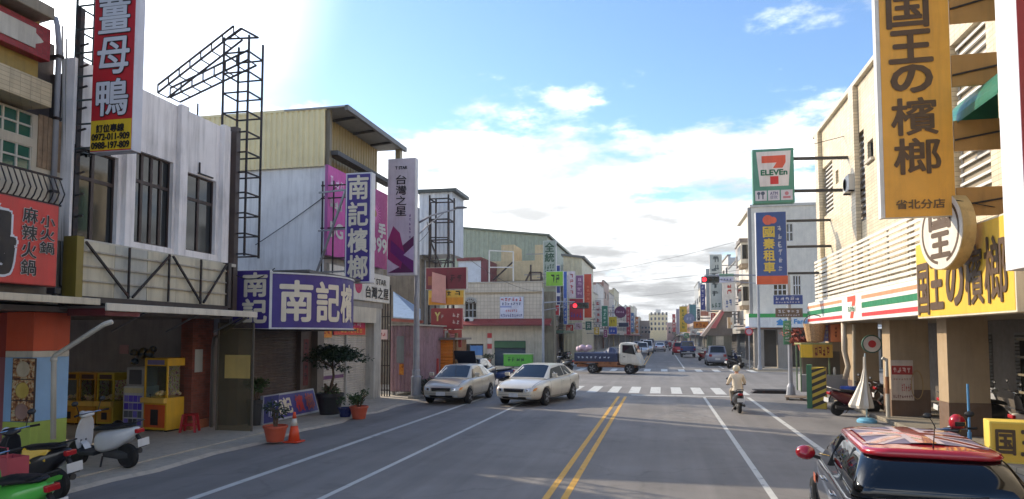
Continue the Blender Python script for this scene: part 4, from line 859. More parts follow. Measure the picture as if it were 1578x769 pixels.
for a, b_ in (((664, 312), (664, 400)), ((692, 312), (692, 400)), ((664, 312), (692, 312)), ((664, 338), (692, 338)), ((664, 366), (692, 366))): MB().bar(at(*a, Y=32.6), at(*b_, Y=32.6), .05).build('bar', IRON, fr_, world=True)
MAR = C(120, 36, 52, dirt=.3)
sign('shop_sign', 'maroon board topmost of the stacked signs, with a white poster outline', rS(656, 412, 719, 446, 31), 'S', .25, C(196, 186, 176), MAR, [('~2', .60, .3, .92, .7, C(70, 24, 34), {'b': .008})], [(.06, .2, .18, .6, C(150, 90, 60))], inset=.02)
# pale poster hung over both boards
po = thing('loose_poster', 'pale translucent poster hung askew over the maroon and yellow boards', 'poster', tuple(at(677, 470, Y=30.9)))
q = [at(666, 419, Y=30.9), at(687, 425, Y=30.9), at(687, 468, Y=30.9), at(665, 465, Y=30.9)]; MB().add([tuple(p) for p in q]+[(p.x, p.y+.012, p.z) for p in q], [(0, 1, 2, 3), (7, 6, 5, 4), (0, 4, 5, 1), (1, 5, 6, 2), (2, 6, 7, 3), (3, 7, 4, 0)]).build('sheet', C(206, 150, 140, dirt=.2), po, world=True)
sign('shop_sign', 'yellow board second of the stacked signs, with dark characters', rS(660, 447, 715, 470, 31), 'S', .2, C(214, 200, 160), C(232, 184, 70), [('~4', .1, .6, .95, .95, C(70, 60, 30), {'b': .004})], [(.02, .02, .98, .5, C(226, 150, 40))], inset=.02)
sign('shop_sign', 'brick red board third of the stacked signs, with a leaf mark', rS(664, 475, 712, 507, 31), 'S', .2, C(170, 80, 76), C(150, 58, 58), [('~2', .70, .55, .95, .8, C(214, 190, 180)), ('~2', .70, .22, .95, .48, C(214, 190, 180)), ('Y', .14, .4, .3, .8, C(210, 196, 120), {'b': .012}), ('~1', .33, .5, .44, .75, C(190, 170, 160))], inset=.015)
sign('shop_sign', 'faded red lowest board of the stacked signs, edges torn', rS(665, 508, 711, 535, 31), 'S', .1, C(160, 60, 54), C(186, 84, 72), [('~2', .25, .15, .85, .8, C(226, 150, 140), {'b': .012})], [(.44, .3, .56, .95, C(206, 196, 180))], inset=.01)
ok_ = thing('orange_kiosk', 'orange ribbed kiosk under the stacked signs', 'kiosk', (at(672, 560, Y=30).x, 31, .05)); r = rS(652, 523, 698, 590, 30.2); ORG = C(222, 132, 44, dirt=.2)
MB().corr(FS(30.2), r[0], r[1], .05, r[3], 0, .14, .02, 'z').build('front', ORG, ok_, world=True); MB().box(r[0], r[1], 30.21, 32.4, .05, r[3]-.02).build('body', C(140, 90, 40), ok_, world=True); MB().box(r[0]-.1, r[1]+.2, 29.9, 32.6, r[3]-.02, r[3]+.08).build('roof', C(120, 112, 104, dirt=.4), ok_, world=True)
MB().fbox(FS(30.2), r[0]+.25, r[0]+.75, 1.2, 1.75, .02, .04).build('hatch', C(50, 40, 34), ok_, world=True)
sign('notice_board', 'small red and white board standing below the orange kiosk', (r[0], r[0]+.95, .7, 1.5, 29.6), 'S', .05, C(190, 90, 80), C(196, 76, 72), [('~3', .1, .3, .9, .7, C(230, 190, 180))], inset=.015)
for px in (690, 703): 
    o = thing('timber_post', 'weathered timber post %s under the red boards' % ('left' if px == 690 else 'right'), 'post', tuple(at(px, 585, Y=30.6).xy)+(.05,)); MB().cyl((0, 0, 0), (0, 0, 2.6), .09, .08, 10).build('shaft', C(140, 110, 76, dirt=.4), o); MB().lathe([(.12, 0), (.12, .06)], n=10).build('collar', GREY, o)
shrub('roadside_shrub', 'dark green shrub at the foot of the street lamp', tuple(at(654, 612, Z=.05)), 0, 0, 0, TERRA, (.3, .34, .5), 800, .10, .55, LEAFD)
shrub('roadside_shrub', 'yellow green shrub by the orange kiosk behind the parked car', tuple(at(683, 596, Z=.05)), 0, 0, 0, TERRA, (.4, .4, .55), 700, .12, .7, mat('leaf_yellow', (120, 120, 50), var=.3, vs=8))

# ================================================================ across the junction, left: tiled corner house D and what stands behind it
TILEW = mat('pale_tile', (204, 192, 172), rough=.45, var=.06, dirt=.2, tile=(.3, .3, (174, 160, 138)))
YD = 56.0; FD = FS(YD); dx0, dx1 = at(706, 500, Y=YD).x, at(836, 500, Y=YD).x; zD = lambda py: at(775, py, Y=YD).z; xD = lambda px: at(px, 500, Y=YD).x
D = thing('corner_house', 'two storey pale tiled corner house with an arched window and red eave', 'building', ((dx0+dx1)/2, YD+4, .06))
aw0, aw1 = xD(716), xD(734); d0, d1 = xD(714), xD(745); e0, e1 = xD(762), xD(810)
MB().wall(FD, dx0, dx1, 3.4, zD(452), .3, [(aw0, aw1, zD(489), zD(466))]).build('upper_wall', TILEW, D, world=True)
MB().wall(FD, dx0, dx1, .06, 3.398, .3, [(d0, d1, .9, zD(530)), (e0, e1, .06, zD(525))]).build('shop_wall', C(190, 180, 160, dirt=.35), D, world=True)
MB().box(dx0, dx1-.01, YD+.301, YD+9, .06, zD(453)).build('core', C(120, 112, 100), D, world=True)
pts_ = MB()
n_ = 22
for i in range(n_): a = dx0+(dx1-dx0)*i/n_; pts_.fbox(FD, a+.02, a+(dx1-dx0)/n_-.02, zD(451), zD(438), -.1, .06)
MB().fbox(FD, dx0-.05, dx1+.1, zD(452), zD(450), -.2, .12).build('cornice', C(170, 150, 118, dirt=.3), D, world=True); MB().fbox(FD, dx0, dx1, zD(449.9), zD(436), -.16, .05).build('parapet', TILEW, D, world=True)
MB().fbox(FD, dx0-.05, dx1+.1, zD(435.9), zD(434), -.2, .1).build('coping', C(180, 172, 156, dirt=.3), D, world=True)
wo = window(D, FD, aw0, aw1, zD(489), zD(466), 3, 2, C(150, 150, 150), GLASS, .1, -.16); cxa = (aw0+aw1)/2; ra = (aw1-aw0)/2
arcp = [(cxa+ra*math.cos(math.pi*k/12), zD(466)+ra*.8*math.sin(math.pi*k/12)) for k in range(13)]
MB().prism(arcp, FD, .003, .05).build('fanlight', GLASS, wo); fl = MB()
for k in range(1, 6): fl.bar(FD(cxa, zD(466), .06), FD(*arcp[k*2], .06), .09)
for k in range(12): fl.bar(FD(*arcp[k], .06), FD(*arcp[k+1], .06), .14)
fl.build('arch_frame', C(170, 168, 160), wo)
MB().prism([(0, 0)]*0 or [(dx0-.3, 3.35), (dx1+.8, 3.35), (dx1+.8, 3.45), (dx0-.3, 3.45)], FD, .0, 1.1).build('eave_soffit', C(110, 50, 48), D, world=True)
ev = MB(); 
ev.add([FD(dx0-.3, 3.38, 1.15), FD(dx1+.8, 3.38, 1.15), FD(dx1+.8, 3.95, .05), FD(dx0-.3, 3.95, .05)], [(0, 1, 2, 3)]); ev.build('red_eave', mat('eave_tile', (140, 50, 46), rough=.6, var=.15, dirt=.3), D, world=True)
w2 = window(D, FD, d0, d1, .9, zD(530), 3, 1, DGREY, GLASS, .1, -.1); MB().fbox(FD, xD(725), xD(744), .9, 1.7, .002, .012).build('poster', C(70, 120, 180), w2)
MB().corr(FD, e0, e1, .06, zD(525), -.2, .12, .03, 'z').build('roller_shutter', C(60, 78, 96), D, world=True)
MB().fbox(FD, e0, e1, zD(536), zD(526), .01, .05).build('green_header', C(50, 96, 60), D, world=True)
for i in range(4): MB().fbox(FD, xD(751), xD(758), 1.0+.45*i, 1.0+.45*i+.4, .004, .014).build('price_sheet', [C(206, 190, 180), C(190, 60, 60), C(210, 200, 190), C(186, 50, 54)][i], D, world=True)
MB().box(dx1, dx1+.9, YD+.35, YD+1.6, .06, 6.2).build('side_pier', mat('stain', (132, 124, 104), dirt=.6, rough=.9), D, world=True)
Fd2 = FE(dx1)
MB().corr(Fd2, YD+1.7, YD+4.6, .06, 2.7, .05, .15, .03, 'z').build('side_shutter', C(86, 90, 92), D, world=True); MB().fbox(Fd2, YD+1.65, YD+8.9, 2.75, 3.0, .0, 1.5).build('side_canopy', C(60, 90, 70), D, world=True)
MB().fbox(Fd2, YD+5.0, YD+8.6, .1, 2.6, .0, .06).build('side_shop_front', C(44, 40, 40), D, world=True)
for k in range(3): window(D, Fd2, YD+2+k*2.3, YD+3.5+k*2.3, 3.9, 5.4, 2, 1, C(150, 150, 150), GLASS, .1, .03)
r = rS(770, 457, 807, 491, YD-.1); sign('shop_sign', 'white notice sign with red and dark lettering on the tiled corner house', r, 'S', .12, C(180, 184, 190), C(206, 208, 220), [('~6', .05, .78, .95, .95, C(180, 50, 60)), ('~7', .1, .60, .9, .74, C(60, 70, 120)), ('~6', .25, .30, .75, .44, C(190, 60, 60)), ('~12', .04, .06, .96, .22, C(70, 80, 130))], [(.02, .5, .5, .58, C(150, 160, 200))], inset=.04)
r = rS(776, 545, 819, 563, YD-2.0); ct = thing('food_counter', 'bright green snack counter in front of the tiled corner house', 'counter', ((r[0]+r[1])/2, YD-1.6, .06))
MB().box(r[0], r[1], YD-2, YD-1.2, .1, 1.05).build('counter_body', C(92, 176, 60), ct, world=True, bevel=.02); MB().box(r[0]-.05, r[1]+.05, YD-2.05, YD-1.15, 1.05, 1.1).build('top', C(200, 210, 180), ct, world=True)
MB().text('~4', FS(YD-2), r[0]+.3, r[1]-.5, .45, .85, .01).build('lettering', C(30, 80, 40), ct, world=True)
for x in (r[0]+.2, r[1]-.2): MB().box(x-.08, x+.08, YD-1.9, YD-1.3, .06, .1).build('foot', DGREY, ct, world=True)
aircon('air_conditioner', 'white air conditioner under the arched window of the corner house', (xD(724), YD-.3, zD(500)), 0)
shrub('potted_plant', 'small plant in an orange pot by the corner house doorway', (xD(757), YD-1.2, .06), .25, .32, .5, C(200, 90, 50), (.5, .4, .35), 160, .2, .8, LEAFD)
# green shed hall behind
def ribbed_hall(name, label, px0, px1, pyl, pyr, Y, dep, m, trim, pitch=.5):
    a, b = at(px0, pyl, Y=Y), at(px1, pyr, Y=Y); t = thing(name, label, 'building', ((a.x+b.x)/2, Y+dep/2, 0)); Fh = FS(Y)
    k = max(4, int((b.x-a.x)/pitch)); mb = MB()
    for i in range(k):
        u0, u1 = i/k, (i+1)/k; xs0, xs1 = a.x+(b.x-a.x)*u0, a.x+(b.x-a.x)*u1; zt0, zt1 = a.z+(b.z-a.z)*u0, a.z+(b.z-a.z)*u1; d_ = (xs1-xs0)
        for (p, q_, n0, n1, t0, t1) in ((0, .5, 0, 0, 0, .5), (.5, .6, 0, .06, .5, .6), (.6, .95, .06, .06, .6, .95), (.95, 1, .06, 0, .95, 1)):
            mb.add([Fh(xs0+d_*p, 0, n0), Fh(xs0+d_*q_, 0, n1), Fh(xs0+d_*q_, zt0+(zt1-zt0)*q_, n1), Fh(xs0+d_*p, zt0+(zt1-zt0)*p, n0)], [(0, 1, 2, 3)])
    mb.build('front_cladding', m, t, world=True)
    MB().prism([(a.x, 0), (b.x, 0), (b.x, b.z-.05), (a.x, a.z-.05)], Fh, -dep, -.02).build('body', m, t, world=True)
    MB().prism([(a.x-.2, a.z-.02), (b.x+.3, b.z-.02), (b.x+.3, b.z+.2), (a.x-.2, a.z+.2)], Fh, -dep-.2, .25).build('roof', trim, t, world=True); return t
ribbed_hall('ribbed_hall', 'large dull green ribbed hall with a sloping roof behind the corner house', 640, 843, 346, 364, 74, 20, mat('green_clad', (150, 160, 142), rough=.5, dirt=.15), C(90, 100, 84))
TANW = mat('tan_wall', (204, 184, 144), rough=.8, dirt=.25, var=.08)
def block(name, label, px0, py0, px1, Y, dep, m, feats=None, cat='building', base=0):
    r = rS(px0, py0, px1, 540, Y); t = thing(name, label, cat, ((r[0]+r[1])/2, Y+dep/2, base)); MB().box(r[0], r[1], Y, Y+dep, base, r[3]).build('wall', m, t, world=True); return t, r
t, r = block('tan_house', 'tan plastered upper storey between the white shed and the tall grey sign', 752, 402, 843, 66, 8, TANW)
for px in (786, 838): q = rS(px-14, 377, px+6, 402, 66); MB().box(q[0], q[1], 66.1, 70, q[2], q[3]).build('roof_pier', TANW, t, world=True)
t, r = block('roof_room', 'white rooftop room with maroon edges behind the corner house parapet', 706, 402, 741, 62, 5, C(196, 204, 214, dirt=.15)); MB().box(r[0]-.1, r[1]+.1, 61.8, 67, r[3], r[3]+.3).build('roof', C(120, 48, 48), t, world=True); q = rS(741, 400, 750, 440, 62); MB().box(q[0], q[1], 62, 67, 0, q[3]).build('maroon_edge', C(110, 44, 56), t, world=True)
t = thing('steel_frame', 'bare white steel frame on the roof behind the corner house', 'frame', (at(772, 420, Y=60).x, 60, 7)); 
for a, b in (((754, 386), (754, 437)), ((791, 388), (791, 434)), ((754, 386), (791, 388)), ((754, 412), (791, 412))): MB().bar(at(*a, Y=60), at(*b, Y=60), .1).build('bar', C(214, 212, 206), t, world=True)
MB().bar(at(760, 432, Y=60.2), at(790, 404, Y=60.2), .12).build('brace', IRON, t, world=True)
t = thing('empty_scaffold', 'brown empty steel frame at the right end of the corner house roof', 'frame', (at(828, 430, Y=57).x, 57, 7))
for a, b in (((818, 408), (818, 446)), ((834, 420), (834, 446)), ((818, 420), (834, 420)), ((818, 432), (834, 432)), ((803, 447), (818, 418))): MB().bar(at(*a, Y=57), at(*b, Y=57), .14).build('bar', BROWNF, t, world=True)

# ---------------- signs along the far left
GG = C(150, 160, 148); 
def fs(label, box, Y, bgm, texts=(), bands=(), name='shop_sign', frame=None, depth=.3, group='signs along the far left', brk=None):
    r = rS(*box, Y); hw = -10.6 if r[1] < -1 else 7.6
    b = [((r[0] if hw < 0 else r[1], Y+.1, r[2]+f*(r[3]-r[2])), (hw-.8 if hw < 0 else hw+.6, Y+.1, r[2]+f*(r[3]-r[2])), .07) for f in (.2, .8)]
    return sign(name, label, r, 'S', depth, frame, bgm, texts, bands, group, brackets=b)
fs('tall grey green sign with dark green characters at the junction corner', (837, 371, 857, 470, ), 58, GG, [('全統', .15, .66, .85, .98, C(40, 78, 54), {'v': 1, 'b': .02}), ('~4', .1, .55, .9, .64, C(60, 90, 70)), ('茶', .15, .42, .85, .54, C(40, 78, 54), {'b': .02}), ('~8', .05, .06, .95, .16, C(90, 98, 100))])
fs('lime green square sign with dark brush lettering', (841, 418, 868, 441), 57.2, C(132, 190, 50), [('~2', .3, .2, .85, .8, C(30, 56, 30))], frame=C(206, 210, 206))
fs('red and white sign below the lime green one', (832, 470, 862, 486), 57.4, C(190, 40, 50), [('~3', .45, .35, .95, .75, C(236, 226, 220))], [(.0, 0, .24, 1, C(190, 40, 50)), (.26, 0, .38, 1, C(60, 80, 140))])
fs('narrow navy and white striped sign right of the tall grey one', (858, 408, 863, 470), 61, C(214, 212, 214), bands=[(0, .7, 1, .98, C(40, 62, 130)), (0, .3, 1, .6, C(40, 62, 130)), (0, .02, 1, .22, C(36, 50, 110))])
fs('tall cobalt blue vertical sign', (868, 418, 874, 500), 63, C(54, 96, 176), [('~6', .2, .05, .8, .5, WHITE, {'v': 1})])
fs('pale pink and white vertical sign with red print', (875, 418, 886, 459), 63.4, C(226, 210, 214), [('~4', .3, .1, .8, .9, C(190, 80, 90), {'v': 1})])
fs('muted purple vertical sign with pale characters', (887, 424, 899, 460), 65, C(140, 90, 130), [('~4', .2, .1, .8, .9, C(216, 180, 200), {'v': 1})])
fs('tall orange red vertical sign', (900, 422, 912, 490), 66, C(206, 72, 36), [('~5', .3, .3, .8, .75, C(232, 130, 90), {'v': 1})])
fs('crimson square sign with purple print', (877, 460, 899, 494), 64.2, C(176, 36, 60), [('~3', .15, .55, .85, .9, C(120, 40, 110)), ('~4', .1, .1, .9, .4, C(90, 60, 150))])
fs('pale sign with red vertical characters on the white far house', (917, 462, 926, 500), 80, C(214, 206, 204), [('~4', .2, .05, .8, .95, C(176, 50, 60), {'v': 1})])
fs('teal green vertical sign with white characters', (927, 471, 937, 503), 78, C(40, 128, 104), [('~4', .25, .1, .75, .85, C(206, 230, 220), {'v': 1})])
fs('yellow sign with a diamond mark', (938, 488, 951, 503), 86, C(214, 190, 40), [('~2', .2, .3, .8, .7, C(150, 120, 20))])
fs('royal blue square sign below the yellow one', (938, 504, 951, 515), 85, C(40, 76, 180), [('~2', .2, .3, .8, .7, WHITE)])
fs('navy rectangular sign below the purple disc', (953, 497, 969, 504), 90, C(40, 50, 80))
fs('tall crimson vertical sign farthest along the left row', (965, 473, 972, 516), 104, C(176, 50, 70), [('~6', .2, .1, .8, .9, C(220, 170, 170), {'v': 1})])
def disc(label, px, py, rad, Y, face, rim, texts, group):
    p = at(px, py, Y=Y); rr = rad*(Y/FPX)*1.0; t = thing('round_sign', label, 'sign', (p.x, p.y, p.z-rr), 0, group)
    MB().lathe([(rr, -.12), (rr, .12)], (0, 0, rr), 28, 'Y').build('drum', rim, t); f = MB().lathe([(0, -.13), (rr*.93, -.13), (rr*.93, -.121)], (0, 0, rr), 28, 'Y').build('face_panel', face, t)
    for st_, u0, v0, u1, v1, m in texts: MB().text(st_, LOC, u0*rr, u1*rr, rr+v0*rr, rr+v1*rr, .14, False, .02*rr).build('lettering', m, f)
    s = -1 if p.x < 0 else 1; MB().bar((0, 0, rr), (s*3.2, 0, rr), .06).build('bracket', STEEL, t); return t
disc('round plum purple sign hanging over the far left', 956, 481, 9, 90, C(110, 44, 92), C(90, 40, 80), [('~4', -.7, -.2, .7, .3, C(220, 190, 210))], 'signs along the far left')

# ---------------- rows of houses beyond the junction
def row_house(label, side, y0, y1, zt, m, nwin, wc=None, extra=None, X=None):
    X = X if X is not None else (-11.2 if side < 0 else 8.4); Fx = FE(X) if side < 0 else FW(X); xb = X-10 if side < 0 else X+10
    t = thing('row_house', label, 'building', (X, (y0+y1)/2, .06), 0, 'houses along the far street')
    hs = []; z = 3.9
    while z+1.5 < zt-.4:
        for i in range(nwin):
            w_ = (y1-y0)/nwin; a = y0+w_*(i+.2); hs.append((a, a+w_*.6, z, z+1.4))
        z += 3.1
    MB().wall(Fx, y0, y1, 3.2, zt, .3, hs).build('upper_wall', m, t, world=True)
    MB().box(min(X-.3*1, xb) if side < 0 else X+.301, X-.301 if side < 0 else xb, y0, y1, .06, zt-.25).build('body', m, t, world=True)
    for h in hs: window(t, Fx, *h, 2, 1, wc or C(150, 150, 150), GLASS, .08, -.12)
    MB().fbox(Fx, y0+.02, y1-.02, 2.75, 3.19, .0, 1.3).build('shop_canopy', random.choice([C(150, 60, 50), C(180, 176, 168), C(70, 96, 120), C(120, 110, 96)]), t, world=True)
    MB().fbox(Fx, y0, y0+.35, .06, 3.19, -.3, 0).build('pier', m, t, world=True); MB().fbox(Fx, y0-.02, y1+.02, zt, zt+.15, -.35, .12).build('coping', C(150, 146, 138, dirt=.3), t, world=True)
    MB().corr(Fx, y0+.4, y1, .06, 2.74, -.29, .2, .03, 'z').build('shop_front', random.choice([C(70, 66, 62), C(110, 106, 98), C(60, 70, 80)]), t, world=True)
    return t
LW = [C(196, 188, 170, dirt=.3), C(176, 166, 160, dirt=.35), C(206, 202, 196, dirt=.25), C(150, 110, 96, dirt=.3), C(190, 176, 140, dirt=.3), C(160, 164, 168, dirt=.3)]
lw = ['cream', 'grey pink', 'white', 'brown tiled', 'sand', 'pale grey']
ordn = ['first', 'second', 'third', 'fourth', 'fifth', 'sixth', 'seventh', 'eighth', 'ninth', 'tenth', 'eleventh', 'twelfth', 'thirteenth', 'fourteenth']
y = 66
for i in range(11):
    d = [6, 7, 7, 8, 9, 10, 11, 13, 14, 16, 20][i]; k = [0, 1, 4, 2, 5, 3, 0, 2, 3, 1, 4][i]
    row_house('%s house of the row past the left corner, %s walls' % (ordn[i], lw[k]), -1, y, y+d-.05, [8.2, 9.6, 9.2, 11.6, 9.0, 12.4, 9.8, 12.0, 13.5, 12, 14][i], LW[k], 2); y += d
y = 66.5
for i in range(10):
    d = [8, 8, 9, 9, 10, 11, 13, 14, 16, 20][i]; k = [3, 1, 5, 2, 0, 4, 1, 2, 0, 5][i]
    row_house('%s house of the row past the right corner store, %s walls' % (ordn[i], lw[k]), 1, y, y+d-.05, [9.5, 12.5, 11, 12.8, 11, 13.5, 12, 14, 13, 15][i], LW[k], 2); y += d
for side, X0, y0 in ((-1, -11.2, 187.5), (1, 8.4, 184.8)):
    for i in range(6):
        k = (i*2+(side > 0)) % 6; row_house('%s of the distant houses at the %s end of the street, %s walls' % (ordn[i], 'left' if side < 0 else 'right', lw[k]), side, y0+i*34, y0+i*34+33.5, 11+(i*5 % 4)*1.3, LW[k], 4)
ch_ = ribbed_hall('ribbed_hall', 'cream ribbed hall with a slanting roof edge behind the blue and orange signs', 868, 897, 394, 398, 72, 12, mat('cream_hall', (206, 200, 170), rough=.5, dirt=.15), C(110, 112, 108))
# the block closing the view
t, r = block('apartment_block', 'sunlit cream apartment block closing the far end of the street', 1000, 483, 1029, 420, 18, mat('far_cream', (224, 206, 160), var=.06, dirt=.1))
for i in range(5):
    for j in range(4): window(t, FS(420), r[0]+1+i*2.2, r[0]+2.2+i*2.2, 6+j*3, 7.8+j*3, 1, 1, WHITE, GLASS, .15, .02)
MB().box(r[0]+4, r[0]+7, 422, 430, r[3], r[3]+2.5).build('roof_room', WHITE, t, world=True)
for i, (px0, py0, px1, Y, c, l) in enumerate(((986, 494, 1001, 360, (150, 130, 110), 'brown low block left of the cream apartment block'), (1028, 497, 1046, 380, (196, 160, 150), 'pinkish block right of the cream apartment block'))):
    t, r = block('far_block', l, px0, py0, px1, Y, 14, C(*c, dirt=.2))
    for j in range(3):
        for q in range(2): window(t, FS(Y), r[0]+.8+j*1.7, r[0]+1.9+j*1.7, 4+q*2.2, 5.3+q*2.2, 1, 1, WHITE, GLASS, .12, .02)
# trees far down the street
for i, (px, Y, X, h) in enumerate(((992, 250, -10.5, 6), (1040, 300, 7, 5.5))):
    t = thing('street_tree', 'small green street tree far down the %s side' % ('left' if i == 0 else 'right'), 'tree', (X, Y, .06), 0, 'far street trees'); MB().tube([(0, 0, 0), (.1, 0, h*.4), (0, .1, h*.7)], [.16, .12, .06], 7).build('trunk', BARK, t); MB().leaves((0, 0, h*.75), (1.9, 1.9, h*.33), 700, .5, clump=14).build('crown', LEAF, t)
dk = thing('street_tree', 'dark bushy tree in front of the shops behind the blue tarp truck', 'tree', (-11.0, 62, .06)); MB().tube([(0, 0, 0), (.1, 0, 1.5), (-.1, .1, 2.8)], [.14, .1, .05], 7).build('trunk', BARK, dk); MB().leaves((0, 0, 3.3), (1.5, 1.3, 1.2), 1500, .24, clump=16).build('crown', LEAFD, dk)

# ---------------- traffic lights
def signal(label, pole_xy, zarm, headx, back, h, group='traffic signals'):
    t = thing('traffic_light', label, 'traffic light', (pole_xy[0], pole_xy[1], .05), 0, group); L_ = headx-pole_xy[0]; s = 1 if L_ > 0 else -1
    MB().lathe([(.16, 0), (.16, .3), (.11, .32), (.08, h)], n=10).build('pole', GAL, t); MB().tube([(0, 0, zarm+.25), (L_*.4, 0, zarm+.32), (L_, 0, zarm+.3)], [.06, .05, .035], 7).build('arm', GAL, t); MB().tube([(0, 0, zarm-.35), (L_*.6, 0, zarm-.1), (L_*.95, 0, zarm+.25)], .03, 6).build('stay', GAL, t)
    hd = MB().box(L_-.2-(0 if s > 0 else 0), L_+1.1, -.1, .14, zarm-.24, zarm+.24).build('housing', C(52, 58, 54), t, bevel=.05)
    for i, c in enumerate(((220, 30, 40), (40, 34, 22), (18, 40, 30))):
        x = L_+.02+i*.42; m = mat('red_lens', c, emit=3.0) if i == 0 else C(*c, rough=.2); MB().lathe([(0, -.125), (.15, -.12), (.16, -.102)], (x, 0, zarm), 18, 'Y').build('lens', m, hd); v = MB()
        for k in range(9): a, b = math.pi*k/9, math.pi*(k+1)/9; v.add([(x+.18*math.cos(a), -.1, zarm+.18*math.sin(a)), (x+.18*math.cos(b), -.1, zarm+.18*math.sin(b)), (x+.18*math.cos(b), -.34, zarm+.18*math.sin(b)), (x+.18*math.cos(a), -.34, zarm+.18*math.sin(a))], [(0, 1, 2, 3)])
        v.build('visor', BLACK, hd)
    return t
p = at(886, 472, Y=54.5); signal('red traffic light on the far left corner before the orange red sign', (-9.3, 54.5), p.z, p.x, 0, 6.3)
p = at(1085, 432, Y=53.5); signal('red traffic light on a long arm at the far right corner', (7.0, 53.5), p.z, p.x, 0, 8.2)

# ================================================================ right side: convenience store block
XE = 6.6; FX = FW(XE); TILEE = mat('beige_tile', (226, 210, 180), rough=.45, var=.12, dirt=.32, tile=(.3, .11, (158, 140, 112)))
zE = lambda px, py, X=XE: at(px, py, X=X).z
yE = lambda px, X=XE: at(px, 300, X=X).y
E_ = thing('store_building', 'three storey beige tiled building above the convenience store', 'building', (XE+4, 18, 0)); YE1 = 31.3; zt = 11.0
h1 = (yE(1284), yE(1268), zE(1276, 330), zE(1276, 252)); h2 = (yE(1334), yE(1312), zE(1322, 345), zE(1322, 207)); h3 = (yE(1348), yE(1339), zE(1343, 244), zE(1343, 214)); h4 = (yE(1293), yE(1288.5), zE(1290, 283), zE(1290, 262))
h5 = (13.2, 14.9, 8.9, 10.3); h6 = (13.2, 14.9, 5.6, 6.9); h7 = (15.6, 17.4, 5.4, 9.2)
MB().wall(FX, 2, YE1, 3.05, zt, .35, [h1, h2, h3, h4, h5, h6, h7]).build('street_wall', TILEE, E_, world=True)
MB().box(XE+.35, 18, YE1-.35, YE1, 3.05, zt).build('end_wall', TILEE, E_, world=True); MB().box(XE+.7, 18, 2, YE1-.36, 3.05, zt-.3).build('core', C(110, 100, 84), E_, world=True)
MB().fbox(FX, 2, YE1+.1, zt, zt+.16, -.5, .14).build('coping', C(206, 196, 176, dirt=.25), E_, world=True, bevel=.02)
for i, y in enumerate((30.6, 25.2, 20.4)): MB().fbox(FX, y-.3, y+.3, 3.6, zt-.02, .002, .16).build('pilaster', TILEE, E_, world=True)
def louvre(h, rows, m=WHITE):
    w_ = window(E_, FX, *h, 1, 1, m, C(150, 138, 116), .07, -.2)
    sl = None
    for k in range(rows):
        z = h[2]+(h[3]-h[2])*(k+.5)/rows
        MB().fbox(FX, h[0]+.04, h[1]-.04, z-.03, z+.03, -.13, -.10).build('slat', m, w_)
louvre(h1, 12); louvre(h2, 14); louvre(h4, 3); window(E_, FX, *h3, 1, 1, DGREY, GLASS, .05, -.15)
window(E_, FX, *h5, 2, 1, WHITE, GREENGL, .06, -.12); window(E_, FX, *h6, 2, 1, WHITE, GREENGL, .06, -.12); louvre(h7, 18)
MB().fbox(FX, h3[0]-.08, h3[1]+.08, h3[2]-.1, h3[2]-.01, 0, .1).build('sill', OFFW, E_, world=True)
# green barrel awnings over the near windows
GAWN = C(40, 116, 96, rough=.35)
for i, h in enumerate((h5, h6)):
    t = thing('window_awning', '%s green barrel awning on the beige wall beside the tall ochre sign' % ('upper', 'lower')[i], 'awning', (XE-.4, 14, h[3]-.2), 0, 'green window awnings'); rings = []
    for k in range(9): a = math.pi/2*k/8; rings.append([(XE-.02-.95*math.sin(a), h[0]-.25, h[3]-.25+.75*math.cos(a)), (XE-.02-.95*math.sin(a), h[1]+.25, h[3]-.25+.75*math.cos(a))])
    b = MB().loft(rings, False, False); b.loft([[(x, y, z-.03) for x, y, z in r_] for r_ in rings], False, False); b.build('canopy', GAWN, t, world=True)
    for y in (h[0]-.25, h[1]+.25): MB().prism([(XE-.02, h[3]-.25)]+[(XE-.02-.95*math.sin(math.pi/2*k/8), h[3]-.25+.75*math.cos(math.pi/2*k/8)) for k in range(9)], lambda a, z, n, y=y: (a, y+n, z), 0, .01).build('cheek', GAWN, t, world=True)
aircon('air_conditioner', 'white air conditioner in the recess beside the louvred windows', (XE-.2, (h2[0]+h2[1])/2+.2, zE(1322, 296)), R(-90), 'air conditioners on the store wall'); aircon('air_conditioner', 'air conditioner low on the wall behind the bottom of the blue rental sign', (XE-.25, yE(1277), zE(1277, 452)), R(-90), 'air conditioners on the store wall')
aircon('air_conditioner', 'air conditioner visible between the ochre sign struts', (XE-.25, 16.4, 6.6), R(-90), 'air conditioners on the store wall')
# white slatted screen over the fascia
Xs = 6.12; t = thing('slat_screen', 'white horizontal slatted screen above the convenience store fascia', 'screen', (Xs, 23, 4.2)); ya, yb = 17.2, yE(1252, Xs); za, zb_ = zE(1300, 461, Xs)+.02, zE(1300, 384, Xs)
ns = 12
for k in range(ns): z = za+(zb_-za)*k/(ns-1); MB().box(Xs, Xs+.03, ya, yb, z-.045, z+.045).build('slat', C(226, 220, 206), t, world=True)
for y in [ya+(yb-ya)*k/7 for k in range(8)]: MB().box(Xs+.04, Xs+.09, y-.03, y+.03, za-.06, zb_+.06).build('post', C(190, 184, 170), t, world=True)
MB().box(Xs+.1, XE, ya, yb, za-.1, za-.04).build('ledge', GREY, t, world=True)
